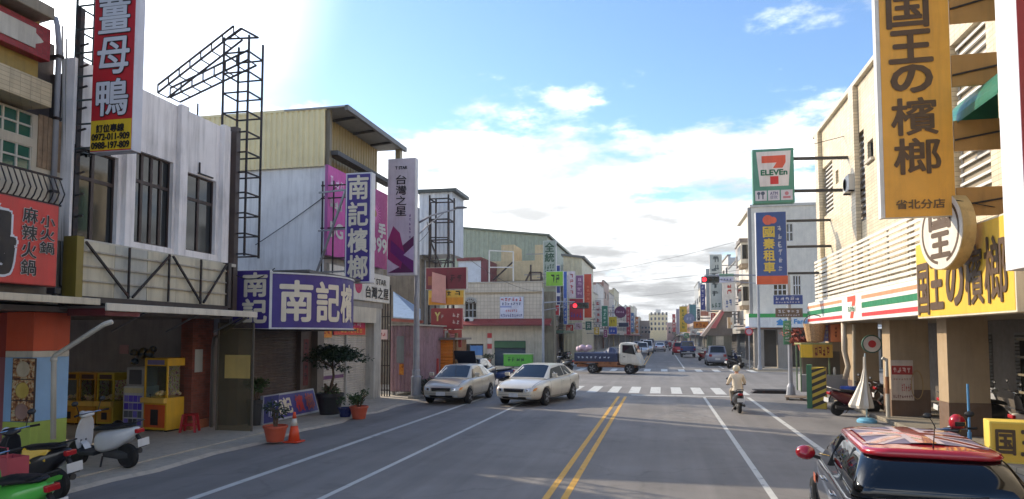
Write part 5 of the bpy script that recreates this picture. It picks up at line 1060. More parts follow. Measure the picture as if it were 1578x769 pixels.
# fascia
Xf = 6.0; y0, y1 = yE(1409, Xf), yE(1240, Xf); zf0, zf1 = zE(1330, 493, Xf), zE(1330, 449, Xf)
ub = lambda px: (y1-yE(px, Xf))/(y1-y0)
GRN = C(24, 128, 84); ORE = C(236, 150, 110); RDE = C(214, 60, 62)
fa = sign('store_fascia', 'white store fascia with orange, green and red stripes and a seven mark', (y0, y1, zf0, zf1, Xf), 'W', .5, C(226, 222, 214), C(236, 232, 226), (), [(0, .74, ub(1293), .86, ORE), (ub(1323), .74, 1, .86, ORE), (.0, .42, ub(1293), .62, GRN), (ub(1323), .42, 1, .62, GRN), (0, .12, ub(1293), .25, RDE), (ub(1323), .12, 1, .25, RDE)], inset=.01)
W_ = y1-y0; H_ = zf1-zf0; c_ = (ub(1308)-.5)*W_
MB().prism([(c_-.5, H_*.92), (c_+.45, H_*.92), (c_+.45, H_*.74), (c_+.12, H_*.1), (c_-.22, H_*.1), (c_+.1, H_*.72), (c_-.5, H_*.72)], LOC, .012, .018).build('seven_mark', C(226, 84, 60), fa)
MB().box(c_-.42, c_+.42, -.024, -.019, H_*.34, H_*.54).build('word_plate', C(236, 232, 226), fa); MB().text('ELEVEn', LOC, c_-.38, c_+.38, H_*.36, H_*.52, .026, False, .008).build('lettering', GRN, fa)
# arcade under the store: soffit, piers, shop fronts
ar = thing('store_arcade', 'shaded arcade under the beige building with two tone piers', 'building', (8, 20, .11))
MB().box(Xf+.1, 14, 2, YE1-.1, 2.98, 3.04).build('soffit', C(150, 136, 116), ar, world=True)
PIER = mat('pier_tan', (172, 148, 116), rough=.75, var=.06, dirt=.2); PIERB = mat('pier_brown', (112, 88, 70), rough=.75, var=.08, dirt=.25)
for i, (x0_, x1_, y0_, y1_) in enumerate(((6.72, 7.62, 18.5, 19.1), (6.72, 7.78, 22.75, 23.5), (6.72, 7.6, 27.0, 27.7), (6.72, 7.6, 30.6, 31.2), (6.72, 7.7, 14.0, 14.6), (6.72, 7.6, 9.5, 10.1))):
    pp = MB().box(x0_, x1_, y0_, y1_, .9, 2.98).build('pier', PIER, ar, world=True, bevel=.01); MB().box(x0_-.004, x1_+.004, y0_-.004, y1_+.004, .11, .899).build('plinth', PIERB, pp)
MB().box(9.9, 10.2, 2, YE1, .11, 2.98).build('back_wall', C(104, 96, 88), ar, world=True)
for i, (a, b) in enumerate(((19.2, 22.4), (14.8, 18.2), (23.8, 26.8))): MB().corr(FW(9.9), a, b, .11, 2.6, 0, .1, .02, 'z').build('roller_shutter', C(112, 112, 108), ar, world=True)
MB().box(8.0, 8.06, 14.9, 17.9, .9, 2.4).build('glass_front', GLASS, ar, world=True)
for z in (1.2, 1.6, 2.0, 2.4): MB().box(7.94, 7.99, 14.9, 17.9, z, z+.05).build('shelf_rail', C(130, 120, 100), ar, world=True)
# posters on the pier
r = rS(1373, 555, 1408, 617, 22.74); sign('poster', 'white poster with a red headline on the tan pier', r, 'S', .012, C(206, 190, 170), C(214, 196, 180), [('~4', .08, .68, .92, .82, C(236, 200, 190)), ('~7', .1, .5, .9, .56, C(170, 120, 100)), ('~5', .45, .22, .9, .42, C(190, 90, 80)), ('~9', .06, .05, .94, .14, C(130, 60, 60))], [(.04, .64, .96, .86, C(178, 52, 48))], inset=.01, cat='poster')
p = at(1343, 530, Y=24.6); rs_ = thing('round_sign', 'round white sign with a red centre and green rim hung from the pier', 'sign', (p.x, 24.6, p.z-.28))
MB().lathe([(.3, -.05), (.3, .05)], (0, 0, .28), 28, 'Y').build('drum', C(50, 92, 74), rs_); f = MB().lathe([(0, -.062), (.26, -.062), (.26, -.051)], (0, 0, .28), 28, 'Y').build('face_panel', C(214, 206, 198), rs_); MB().lathe([(0, -.072), (.12, -.072), (.12, -.063)], (0, 0, .28), 20, 'Y').build('red_centre', C(190, 40, 44), f); MB().bar((.3, 0, .28), (.6, 0, .28), .04).build('bracket', IRON, rs_)
p = at(1414, 622, Y=22.7); hl = thing('hose_loop', 'thin yellow cable loop hanging on the tan pier', 'cable', (p.x, 22.7, .7)); MB().tube([(.16*math.sin(2*math.pi*k/24), -.02, .35+.42*math.cos(2*math.pi*k/24)) for k in range(25)], .012, 6).build('loop', C(176, 140, 84), hl)
# store sign on brackets
Yg = 26.0; r = rS(1160, 229, 1224, 313, Yg); w_ = r[1]-r[0]; h_ = r[3]-r[2]; SG = C(86, 146, 126)
ss_ = sign('store_sign', 'green framed store sign with a big orange red seven on white', r, 'S', .3, SG, SG, (), inset=.02, brackets=[((r[1], Yg+.15, at(1224, 243, Y=Yg).z), (XE, Yg+.4, at(1224, 243, Y=Yg).z+.0), .1, DGREY), ((r[1], Yg+.15, at(1224, 293, Y=Yg).z), (XE, Yg+.4, at(1224, 293, Y=Yg).z), .1, DGREY), ((r[1]-.2, Yg+.15, at(1212, 231, Y=Yg).z), (XE, Yg+.8, at(1224, 222, Y=Yg).z+.4), .02, IRON)])
P = lambda u, v_: ((u-.5)*w_, v_*h_)
MB().prism([P(.09, .95), P(.93, .95), P(.86, .31), P(.17, .31)], LOC, .0065, .010).build('white_panel', C(226, 218, 214), ss_)
MB().prism([P(.22, .87), P(.80, .87), P(.80, .74), P(.72, .64), P(.49, .64), P(.58, .74), P(.22, .74)], LOC, .0105, .0135).build('seven_top', C(222, 92, 62), ss_); MB().prism([P(.42, .49), P(.62, .49), P(.62, .345), P(.42, .345)], LOC, .0105, .0135).build('seven_foot', C(208, 52, 52), ss_)
MB().text('ELEVEn', LOC, *[P(u, 0)[0] for u in (.20, .83)], h_*.515, h_*.61, .0145, False, .012).build('lettering', C(24, 110, 78), ss_)
for i in range(3):
    u = .05+.31*i; pn = MB().box(*[P(q, 0)[0] for q in (u, u+.28)], -.0105, -.0065, h_*.05, h_*.235).build('icon_panel', C(206, 204, 212), ss_)
    if i == 1: MB().text('ATM', LOC, P(u+.05, 0)[0], P(u+.23, 0)[0], h_*.15, h_*.205, .012, False, .004).build('lettering', C(90, 90, 130), pn); MB().text('提款', LOC, P(u+.05, 0)[0], P(u+.23, 0)[0], h_*.075, h_*.14, .012).build('lettering', C(70, 70, 130), pn)
    elif i == 0: MB().box(P(u+.07, 0)[0], P(u+.1, 0)[0], -.013, -.0106, h_*.08, h_*.21).box(P(u+.17, 0)[0], P(u+.2, 0)[0], -.013, -.0106, h_*.08, h_*.21).lathe([(0, -.0135), (.07, -.013)], (P(u+.185, 0)[0], 0, h_*.185), 12, 'Y').lathe([(0, -.0135), (.06, -.013)], (P(u+.085, 0)[0], 0, h_*.185), 12, 'Y').build('cutlery_icon', C(80, 90, 110), pn)
    else: MB().lathe([(0, -.0135), (.07, -.013)], (P(u+.14, 0)[0], 0, h_*.17), 12, 'Y').box(P(u+.05, 0)[0], P(u+.23, 0)[0], -.013, -.0106, h_*.08, h_*.12).build('cup_icon', C(190, 120, 130), pn)
# car rental sign
Yb = 29.0; r = rS(1165, 326, 1213, 438, Yb); RB = C(66, 92, 156)
cr = sign('rental_sign', 'blue vertical car rental sign with yellow characters and an orange foot', r, 'S', .25, C(206, 206, 210), RB, [('國秦租車', .24, .15, .60, .80, C(222, 196, 90), {'v': 1, 'b': .012}), ('~6', .70, .15, .84, .80, C(200, 206, 224), {'v': 1})], [(.0, .0, 1, .115, C(212, 96, 60))], inset=.025, brackets=[((r[1], Yb+.1, at(1213, py, Y=Yb).z), (XE, Yb+.2, at(1213, py, Y=Yb).z), .09, DGREY) for py in (340, 380, 421)])
MB().lathe([(0, -.012), (.2, -.012), (.2, -.0065)], (-.12, 0, (r[3]-r[2])*.885), 16, 'Y').lathe([(0, -.0125), (.14, -.0125), (.14, -.0065)], (.08, 0, (r[3]-r[2])*.88), 12, 'Y').build('emblem', C(226, 110, 90), cr)
# ---------------- ochre betel nut signs
OCH = mat('ochre_panel', (230, 166, 60), rough=.45, var=.06, dirt=.2); BRN = C(86, 62, 38, dirt=0)
Yo = 14.6; r = rS(1354, -260, 1463, 335, Yo); H_ = r[3]-r[2]; vo_ = lambda py: (at(1405, py, Y=Yo).z-r[2])/H_
bo = sign('betel_sign', 'giant ochre vertical sign with dark brown characters on the right', r, 'S', .12, C(226, 220, 206), OCH, [('国', .12, vo_(42), .70, vo_(-14), BRN, {'b': .016}), ('王', .14, vo_(96), .74, vo_(48), BRN, {'b': .02}), ('の', .16, vo_(142), .72, vo_(102), BRN, {'b': .024}), ('檳', .14, vo_(208), .78, vo_(152), BRN, {'b': .012}), ('榔', .16, vo_(268), .80, vo_(214), BRN, {'b': .012}), ('省北分店', .16, vo_(322), .84, vo_(308), C(110, 84, 50), {'b': .004})], inset=.012)
MB().box(r[0]-.07, r[0]-.002, Yo-.02, Yo+.16, r[2], r[3]).build('side_trim', WHITE, bo, world=True)
for a, b in ((-30, 33), (82, 131), (184, 231), (288, 332)):
    zt_, zb2 = at(1500, a, Y=Yo).z, at(1500, b, Y=Yo).z; MB().box(r[1]+.02, XE-.02, Yo+.02, Yo+.06, zb2, zt_).build('strut_panel', mat('strut_tan', (176, 132, 72), rough=.6, dirt=.25), bo, world=True); MB().bar((r[1]+.02, Yo-.01, zb2+(zt_-zb2)*.35), (XE-.05, Yo-.01, zb2+(zt_-zb2)*.62), .03).build('tie_rod', IRON, bo, world=True)
Xy = 5.9; ya, yb = yE(1560, Xy), yE(1408, Xy); r = (ya, yb, at(1480, 487, X=Xy).z, at(1480, 352, X=Xy).z, Xy)
YSG = mat('yellow_panel', (240, 192, 66), rough=.4, var=.05, dirt=.12); us = lambda px: (yb-yE(px, Xy))/(yb-ya)
bs_ = sign('betel_sign', 'bright yellow horizontal sign with five dark brown characters over the shop', r, 'W', .35, C(226, 214, 190), YSG, [('国', us(1411), .06, us(1427), .70, BRN, {'b': .007}), ('王', us(1430), .12, us(1449), .70, BRN, {'b': .008}), ('の', us(1455), .14, us(1480), .70, BRN, {'b': .009}), ('檳', us(1484), .12, us(1511), .76, BRN, {'b': .0035}), ('榔', us(1514), .12, us(1548), .80, BRN, {'b': .0035})], inset=.04)
dcx = yE(1447, 5.42); dcz = at(1447, 357, X=5.42).z; rr = .77
dd = thing('round_sign', 'oval looking drum sign with two brown characters in front of the yellow sign', 'sign', (5.42, dcx, dcz-rr), R(-81))
MB().lathe([(rr, 0), (rr, .24)], (0, 0, rr), 40, 'Y').build('drum', mat('drum_cream', (206, 176, 120), rough=.5, dirt=.3, rust=.2), dd, smooth=False); f = MB().lathe([(0, -.012), (rr*.98, -.012), (rr*.98, 0)], (0, 0, rr), 40, 'Y').build('face_panel', C(232, 222, 206), dd)
rg = MB()
for k in range(40):
    if k in (9, 10, 11, 29, 30, 31): continue
    a, b = 2*math.pi*k/40, 2*math.pi*(k+1)/40; rg.add([LOC(q*rr*math.cos(x), rr+q*rr*math.sin(x), .014) for x, q in ((a, .78), (b, .78), (b, .86), (a, .86))], [(0, 1, 2, 3)])
rg.build('ring', BRN, f); MB().text('国', LOC, -.36, .36, rr+.05, rr+.54, .016, False, .028).text('王', LOC, -.32, .32, rr-.5, rr-.04, .016, False, .03).build('lettering', BRN, f); MB().bar((0, .4, rr*.4), (0, .9, rr*.4), .08).build('bracket', IRON, dd)
gy = thing('guy_wire', 'thin guy wires tying the round drum sign to the ochre sign', 'wire', (5.4, 16, 5.4)); MB().tube([(5.3, dcx-.3, dcz+.5), at(1372, 333, Y=14.7)], .01, 5).build('wire', WHITE, gy, world=True); MB().tube([(5.5, dcx-.6, dcz+.5), (6.5, 14.7, 4.9)], .01, 5).build('wire', IRON, gy, world=True)
# white and red sign at the right edge
Yw = 11.0; x0_ = at(1569, 100, Y=Yw).x; ws = sign('shop_sign', 'white edged red vertical sign cut off at the right border', (x0_, x0_+1.1, at(1572, 412, Y=Yw).z, 9.5, Yw), 'S', .62, C(236, 234, 236), C(150, 40, 46), [('~6', .2, .5, .8, .95, WHITE, {'v': 1})], [(.0, .0, 1, .16, C(226, 222, 220))], inset=.01)
# ---------------- corner clutter before the store
pp = at(1219, 609, Z=.0); t = thing('street_name_pole', 'grey pole with blue and brown street name plates at the store corner', 'sign post', (pp.x, pp.y, 0))
MB().lathe([(.2, 0), (.16, .35), (.09, .5), (.075, 5.2)], n=10).build('pole', GAL, t); 
for (a, b, c, d, m, tx) in ((1192, 455, 1237, 469, C(50, 76, 150), '~5'), (1195, 475, 1237, 489, C(110, 96, 84), '~5')):
    r = rS(a, b, c, d, pp.y-.12); pn = MB().box(r[0], r[1], pp.y-.13, pp.y-.1, r[2], r[3]).build('name_plate', m, t, world=True); MB().text('~5', FS(pp.y-.132), r[0]+.08, r[1]-.1, r[2]+.17, r[3]-.06, .004).text('~9', FS(pp.y-.132), r[0]+.08, r[1]-.1, r[2]+.05, r[2]+.13, .004).build('lettering', C(206, 212, 230), pn)
r = rS(1207, 494, 1219, 531, pp.y-.12); pn = MB().box(r[0], r[1], pp.y-.14, pp.y-.11, r[2], r[3]).build('green_plate', C(86, 150, 110), t, world=True); MB().text('~7', FS(pp.y-.142), r[0]+.05, r[1]-.05, r[2]+.1, r[3]-.1, .004, True).build('lettering', C(206, 226, 214), pn)
r = rS(1218, 559, 1228, 570, pp.y-.1); MB().lathe([(.13, -.03), (.13, .03)], (.32, -.1, 1.35), 18, 'Y').build('mirror', C(60, 66, 66), t)
gb = thing('utility_box', 'green cabinet with yellow and black hazard stripes by the road', 'box', tuple(at(1255, 629, Z=.0)), R(-14))
MB().box(-.22, -.05, -.2, .3, 0, 1.5).build('green_side', C(60, 120, 84), gb, bevel=.01); hz = MB().box(-.05, .4, -.2, .3, 0, 1.42).build('cabinet', C(206, 176, 60), gb, bevel=.01)
for k in range(6): z = .02+k*.24; MB().prism([(-.049, z), (.399, z+.22), (.399, z+.34 if z+.34 < 1.41 else 1.41), (-.049, z+.12)], lambda a, z_, n: (a, -.2-n, z_), .001, .006).build('stripe', C(52, 44, 40), hz)
kc = thing('food_cart', 'food cart with a yellow signed roof and grey counter at the store corner', 'cart', tuple(at(1265, 617, Z=.0)))
kx, ky = kc.location.x, kc.location.y; r = rS(1234, 531, 1283, 551, ky-.7)
MB().box(-.75, .95, -.4, .5, .35, 1.0).build('counter', C(150, 150, 150), kc, bevel=.02); MB().box(r[0]-kx, r[1]-kx, -.7, .6, r[3], r[3]+.06).build('roof', C(150, 150, 96), kc)
MB().box(r[0]-kx, r[0]-kx+.42, -.72, -.69, r[2], r[3]).build('yellow_valance', C(240, 200, 60), kc); vv = MB().box(r[0]-kx+.43, r[1]-kx, -.72, -.69, r[2], r[3]).build('sign_valance', C(196, 150, 50), kc); MB().text('~4', FS(-.72), r[0]-kx+.5, r[1]-kx-.08, r[2]+.04, r[3]-.04, .004).build('lettering', C(120, 30, 30), vv)
for x in (r[0]-kx+.05, r[1]-kx-.05):
    for y in (-.36, .46): MB().bar((x, y, .35), (x, y, r[3]), .05).build('post', C(110, 130, 100), kc)
for x in (-.5, .7): MB().lathe([(.17, -.04), (.17, .04)], (x, -.3, .17), 14, 'X').build('wheel', RUBBER, kc)
MB().box(-.6, .8, .3, .34, .35, 1.9).build('back_sheet', C(112, 104, 92), kc); MB().lathe([(.12, 0), (.14, .25), (.0, .25)], (.1, 0, 1.0), 14).build('pot', STEEL, kc); MB().lathe([(.05, 0), (.06, .2), (.03, .3), (.0, .3)], (.5, -.1, 1.0), 10).build('bottle', C(226, 222, 214), kc)
bsk = thing('basket', 'woven basket hanging under the store fascia over the cart', 'basket', tuple(at(1256, 527, Y=28.5)));  MB().lathe([(.0, 0), (.3, .02), (.42, .7), (.38, .7), (.27, .06)], n=14).build('body', mat('wicker', (176, 140, 100), rough=.8, var=.3, vs=20), bsk); MB().tube([(.4*math.cos(math.pi*k/8), 0, .7+.35*math.sin(math.pi*k/8)) for k in range(9)], .02, 6).build('handle', BROWNF, bsk)
r = rS(1280, 499, 1297, 527, 28.2); sign('hanging_sign', 'orange hanging box sign under the store fascia', r, 'S', .4, C(214, 120, 72), C(222, 130, 80), [('~3', .35, .2, .6, .85, C(120, 50, 30), {'v': 1})], inset=.015)
r = rS(1269, 501, 1280, 526, 28.6); sign('hanging_sign', 'violet and white notice left of the orange box sign', r, 'S', .05, C(120, 120, 190), C(150, 150, 206), [('~3', .15, .1, .85, .9, WHITE, {'v': 1})], inset=.015)
pd = thing('potted_flowers', 'red and brown flowers crowded under the store corner', 'plant', tuple(at(1240, 520, Y=30.6))); MB().leaves((0, 0, 0), (.7, .5, .4), 500, .16, clump=10).build('flowers', mat('flowers', (160, 84, 64), var=.4, vs=12), pd); MB().lathe([(.2, -.6), (.3, -.3), (.0, -.3)], n=12).build('pot', TERRA, pd)
bb = thing('water_barrel', 'blue plastic barrel under the white elbowed pipe', 'barrel', tuple(at(1309, 626, Z=.11)));  MB().lathe([(.26, 0), (.28, .04), (.29, .3), (.275, .33), (.29, .36), (.29, .62), (.28, .66), (.25, .68), (0, .68)], (0, 0, .0), 20).build('drum', C(48, 84, 170, rough=.35), bb, smooth=False)
bx_, by_ = bb.location.x, bb.location.y
p4 = thing('downpipe', 'thick white drainpipe bending down into the blue barrel', 'pipe', (bx_, by_, .8)); MB().tube([at(1300, 490, Y=by_+.1), at(1301, 540, Y=by_+.1), at(1307, 565, Y=by_+.1), at(1302, 585, Y=by_+.1)], .09, 10).build('pipe', C(196, 180, 156, dirt=.2), p4, world=True, smooth=True); MB().tube([at(1316, 500, Y=by_+.5), at(1317, 605, Y=by_+.5)], .06, 8).build('thin_pipe', C(190, 176, 150), p4, world=True)
um = thing('folded_umbrella', 'folded white patio umbrella on a light blue round base', 'umbrella', tuple(at(1336, 651, Z=.0)))
MB().lathe([(.27, 0), (.27, .06), (.2, .12), (.05, .14)], n=20).build('base', C(110, 176, 206), um, smooth=False); MB().cyl((0, 0, .12), (0, 0, 2.0), .022).build('pole', C(180, 200, 206), um); rings = []
for z, q in ((.42, .26), (.5, .27), (.85, .17), (1.2, .08), (1.55, .035), (1.9, .03)): rings.append([((q*(1+.25*(k % 2)))*math.cos(2*math.pi*k/16)-q*.55, (q*(1+.25*(k % 2)))*math.sin(2*math.pi*k/16), z) for k in range(16)])
MB().loft(rings).build('canopy', C(214, 206, 190, dirt=.1), um)
u2 = thing('umbrella_stand', 'blue stand pole with a round blue foot in front of the near pier', 'stand', (6.25, 16.2, .0)); MB().lathe([(.26, 0), (.26, .07), (.06, .1)], n=20).build('base', C(96, 170, 206), u2); MB().cyl((0, 0, .1), (0, 0, 1.5), .025).cyl((0, 0, .1), (0, 0, .5), .04).build('pole', C(90, 150, 196), u2)
pst = thing('bollard_pipe', 'white pipe post with a rusty middle in front of the poster pier', 'post', tuple(at(1369, 646, Z=.05))); MB().cyl((0, 0, 0), (0, 0, .75), .06).build('lower', OFFW, pst); MB().cyl((0, 0, .751), (0, 0, 1.25), .055).build('middle', C(150, 100, 64), pst); MB().tube([(0, 0, 1.251), (0, 0, 1.75), (-.12, 0, 1.8)], .05, 8).build('top', OFFW, pst)
ys = sign('board_sign', 'low yellow board with brown characters at the bottom right corner', (5.05, 7.1, .5, 1.15, 12.2), 'S', .45, C(240, 206, 90), YSG, [('国', .04, .22, .16, .80, BRN, {'b': .005}), ('王', .20, .22, .32, .80, BRN, {'b': .007}), ('の', .37, .22, .49, .80, BRN, {'b': .007}), ('檳', .53, .22, .66, .80, BRN, {'b': .003}), ('榔', .70, .22, .83, .80, BRN, {'b': .003})], inset=.03); ys.rotation_euler = (0, 0, R(-12))
for x in (-.9, .9): MB().box(x-.04, x+.04, .03, .4, -.5, 0).build('leg', IRON, ys)
# pallet and bench by the street name pole
pt_ = thing('pallet', 'low weathered timber pallet by the street name pole', 'pallet', tuple(at(1235, 616, Z=.0)), R(-10))
for k in range(6): MB().box(-.6, .6, -.45+k*.16, -.45+k*.16+.12, .1, .125).build('plank', C(150, 128, 104, dirt=.3), pt_)
for x in (-.5, 0, .5): MB().box(x-.05, x+.05, -.45, .47, 0, .0995).build('bearer', C(110, 92, 74), pt_)
rmp = thing('metal_ramp', 'low grey metal kerb ramp on the road near the crossing', 'ramp', tuple(at(1190, 606, Z=.0))); MB().prism([(-.9, 0), (.9, 0), (.7, .14), (-.7, .14)], lambda a, z, n: (a, n, z), -.25, .25).build('plate', IRON, rmp); MB().bar((-.85, 0, .16), (.85, 0, .16), .04).build('lip', STEEL, rmp)

# ================================================================ across the junction, right: corner store
YF = 56.2; FF = FS(YF); fx0 = at(1160, 450, Y=YF).x; FMW = C(224, 216, 200, dirt=.12); zfF = lambda py: at(1200, py, Y=YF).z
fb_ = thing('corner_store_building', 'white four storey corner building with bay windows over a green striped store', 'building', (fx0+5, YF+5, .08))
ztF = zfF(318)
wl = [(at(1184, 350, Y=YF).x, at(1194, 350, Y=YF).x, zfF(420), zfF(405)), (at(1205, 350, Y=YF).x, at(1222, 350, Y=YF).x, zfF(372), zfF(345)), (at(1190, 350, Y=YF).x, at(1210, 350, Y=YF).x, zfF(455), zfF(438)), (at(1220, 350, Y=YF).x, at(1232, 350, Y=YF).x, zfF(455), zfF(425))]
MB().wall(FF, fx0, fx0+13, 3.5, ztF, .3, wl).build('junction_wall', FMW, fb_, world=True)
for h in wl: window(fb_, FF, *h, 3, 2, WHITE, GLASS, .08, -.1)
MB().box(fx0, fx0+13, YF+.31, YF+9.5, 3.5, ztF-.3).build('core', FMW, fb_, world=True); MB().fbox(FF, fx0-.1, fx0+13, ztF, ztF+.2, -9.6, .1).build('coping', C(206, 200, 188), fb_, world=True)
MB().box(fx0-.25, fx0, YF+.02, YF+.35, 3.5, ztF).build('grey_corner', C(150, 146, 140), fb_, world=True)
for i in range(2):
    z = 5.0+3.4*i; bw = MB().box(fx0-.6, fx0-.01, YF+2.0, YF+4.6, z, z+1.7).build('bay_window', C(214, 206, 190), fb_, world=True); MB().box(fx0-.62, fx0-.59, YF+2.15, YF+4.45, z+.35, z+1.5).build('pane', GLASS, bw); MB().box(fx0-.5, fx0-.01, YF+1.97, YF+2.0, z+.35, z+1.5).build('pane', GLASS, bw)
    for k in range(3): MB().box(fx0-.55, fx0-.05, YF+2.1+k*.9, YF+2.5+k*.9, z-.3, z-.002).build('corbel', C(170, 150, 124), bw)
    MB().prism([(YF+1.9, z+1.7), (YF+4.7, z+1.7), (YF+4.5, z+2.05), (YF+2.1, z+2.05)], FW(fx0), .0, .7).build('bay_roof', C(120, 110, 100), bw)
FG = C(60, 170, 84); FBl = C(54, 120, 190)
sf = sign('store_fascia', 'white corner store fascia with a green stripe and blue lettering', (fx0-.5, fx0+9, zfF(505), zfF(484), YF-1.4), 'S', 2.2, C(230, 230, 226), C(234, 234, 230), [('全家', .21, .18, .32, .58, C(70, 150, 210), {'b': .004}), ('FamilyMart', .34, .18, .58, .58, C(70, 150, 210), {'b': .002})], [(.0, .72, 1, 1.0, FG)], inset=.01)
MB().box(-4.752, -4.751+.0, .02, 2.15, 0, .1).build('edge', FBl, sf)
MB().box(fx0-.4, fx0+13, YF-1.2, YF+9, 3.0, 3.06).build('soffit', C(110, 104, 98), fb_, world=True)
for x in (fx0-.1, fx0+1.6, fx0+4.6, fx0+8): MB().box(x, x+.7, YF-1.1, YF-.4, .08, 3.0).build('pier', C(150, 142, 132, dirt=.3), fb_, world=True)
MB().box(fx0+.5, fx0+13, YF+2.0, YF+2.3, .08, 3.0).build('shop_front', C(70, 66, 62), fb_, world=True)
p = at(1154, 511, Y=54.6); rs2 = thing('round_road_sign', 'round red and white road sign on a thin pole before the corner store', 'road sign', (p.x, 54.6, .0)); MB().cyl((0, 0, 0), (0, 0, p.z+.2), .04).build('pole', GAL, rs2); MB().lathe([(.3, -.06), (.3, -.045)], (0, 0, p.z), 22, 'Y').build('plate', C(200, 60, 70), rs2); MB().lathe([(0, -.066), (.2, -.066), (.2, -.061)], (0, 0, p.z), 22, 'Y').build('centre', C(206, 170, 176), rs2)
# signs along the far right
G2 = 'signs along the far right'
fs('tall pale grey vertical sign with dark characters, top left of the right hand cluster', (1094, 392, 1113, 478), 64, C(176, 186, 186), [('~5', .15, .2, .8, .97, C(70, 84, 90), {'v': 1}), ('~3', .1, .04, .9, .14, C(60, 100, 90))], group=G2)
fs('white vertical sign with red and blue print beside the tall grey one', (1114, 425, 1133, 480), 63.4, C(214, 214, 214), [('~3', .3, .45, .75, .95, C(176, 70, 70), {'v': 1}), ('~2', .2, .1, .8, .35, C(80, 110, 170))], group=G2)
fs('white and green strip sign above the white vertical one', (1103, 422, 1131, 436), 61.5, C(200, 204, 226), [('~5', .1, .2, .9, .5, C(90, 90, 160))], [(.2, .72, 1, 1, C(80, 160, 90))], group=G2)
fs('narrow navy blue vertical sign with a heart shaped tip', (1079, 438, 1087, 478), 72, C(50, 66, 140), [('~5', .25, .15, .75, .95, C(206, 210, 230), {'v': 1})], group=G2)
fs('narrow grey blue vertical sign between the navy and the tall grey sign', (1088, 414, 1094, 480), 70, C(150, 164, 170), group=G2)
fs('orange sign with brown lettering over the far right shops', (1068, 495, 1092, 506), 74, C(222, 140, 50), [('~3', .15, .2, .85, .8, C(150, 66, 30))], group=G2)
fs('teal vertical sign behind the round grey blue sign', (1062, 469, 1073, 495), 92, C(100, 150, 156), group=G2)
fs('yellow vertical sign with green print far along the right', (1047, 472, 1059, 512), 110, C(214, 180, 60), [('~5', .3, .1, .7, .9, C(90, 130, 60), {'v': 1})], group=G2)
fs('pale violet vertical sign farthest along the right', (1042, 476, 1047, 515), 118, C(170, 166, 186), group=G2)
fs('small peach coloured sign under the navy vertical sign', (1079, 479, 1092, 487), 71, C(206, 140, 116), group=G2)
fs('white box sign at the corner store edge', (1121, 489, 1131, 506), 60, C(226, 220, 206), [('~2', .2, .3, .8, .7, C(206, 150, 90))], [(0, 0, .5, 1, C(214, 180, 140))], group=G2)
disc('round grey blue sign over the far right shops', 1062, 491, 8, 88, C(140, 150, 180), C(110, 116, 150), [('~2', -.5, -.4, .5, .4, C(206, 206, 222))], G2)
for i, (box, Y, c, lb) in enumerate((((872, 500, 884, 512), 67, (196, 70, 60), 'small red box sign low over the first far left shop'), ((886, 497, 897, 508), 69, (214, 190, 200), 'small pinkish sign over the second far left shop'), ((902, 495, 912, 509), 72, (60, 110, 90), 'small dark green sign low among the far left shops'), ((915, 504, 924, 516), 76, (206, 170, 60), 'small mustard sign low among the far left shops'), ((930, 508, 936, 520), 84, (150, 50, 120), 'small magenta sign low among the far left shops'), ((972, 482, 977, 512), 120, (80, 120, 170), 'narrow steel blue sign near the end of the left row'), ((979, 488, 984, 514), 140, (200, 120, 60), 'narrow amber sign near the end of the left row'), ((943, 470, 947, 487), 96, (210, 210, 214), 'narrow white sign above the yellow diamond sign'))):
    fs(lb, box, Y, C(*c), [('~3', .2, .15, .8, .85, C(230, 226, 214) if sum(c) < 500 else C(120, 50, 50), {'v': box[3]-box[1] > box[2]-box[0]})])
for i, (box, Y, c, lb) in enumerate((((1095, 482, 1103, 494), 68, (190, 80, 70), 'small red sign under the tall grey one on the right'), ((1064, 508, 1074, 516), 80, (220, 220, 210), 'small white sign low among the far right shops'), ((1054, 513, 1062, 521), 100, (90, 150, 110), 'small green sign low among the far right shops'), ((1036, 484, 1041, 512), 150, (196, 90, 90), 'narrow red sign near the end of the right row'), ((1074, 476, 1079, 494), 84, (60, 60, 66), 'narrow black sign between the teal and navy signs'))):
    fs(lb, box, Y, C(*c), [('~3', .2, .15, .8, .85, C(230, 226, 214) if sum(c) < 500 else C(120, 50, 50), {'v': box[3]-box[1] > box[2]-box[0]})], group=G2)
# little gable roofed hut
hx0, hx1 = at(1098, 520, Y=64).x, at(1127, 520, Y=64).x; hz = at(1110, 512, Y=64).z; ht = thing('gabled_hut', 'small hut with a steep pale gable roof beside the corner store', 'building', ((hx0+hx1)/2, 65, .06))
MB().box(hx0, hx1, 64, 66.3, .06, hz).build('wall', C(130, 126, 110, dirt=.3), ht, world=True); apx = at(1120, 470, Y=64).z
MB().prism([(hx0-.9, hz-.3), (hx1+.1, hz-.3), (hx1+.1, apx), (hx1-.35, apx)], FS(63.9), -2.5, 0).build('roof_body', C(126, 116, 108, dirt=.3), ht, world=True); MB().prism([(hx0-1.0, hz-.32), (hx0-.7, hz-.38), (hx1-.25, apx-.05), (hx1-.35, apx+.15)], FS(63.8), -2.7, .1).build('verge', C(206, 180, 160), ht, world=True)
MB().prism([(hx0-.2, hz+.35), (hx0+.25, hz+.35), (hx1-.5, apx-.5), (hx1-.75, apx-.5)], FS(63.79), .0, .12).build('pink_flashing', C(200, 110, 110), ht, world=True)
MB().fbox(FS(64), hx0+.3, hx0+.95, 1.7, 2.5, .005, .02).build('notice', C(206, 196, 176), ht, world=True)
for i in range(4): MB().fbox(FS(64), hx0-.5+.12*i, hx0-.42+.12*i, .06, hz-.3, -.4, -.3).build('gate_bar', C(110, 120, 90), ht, world=True)
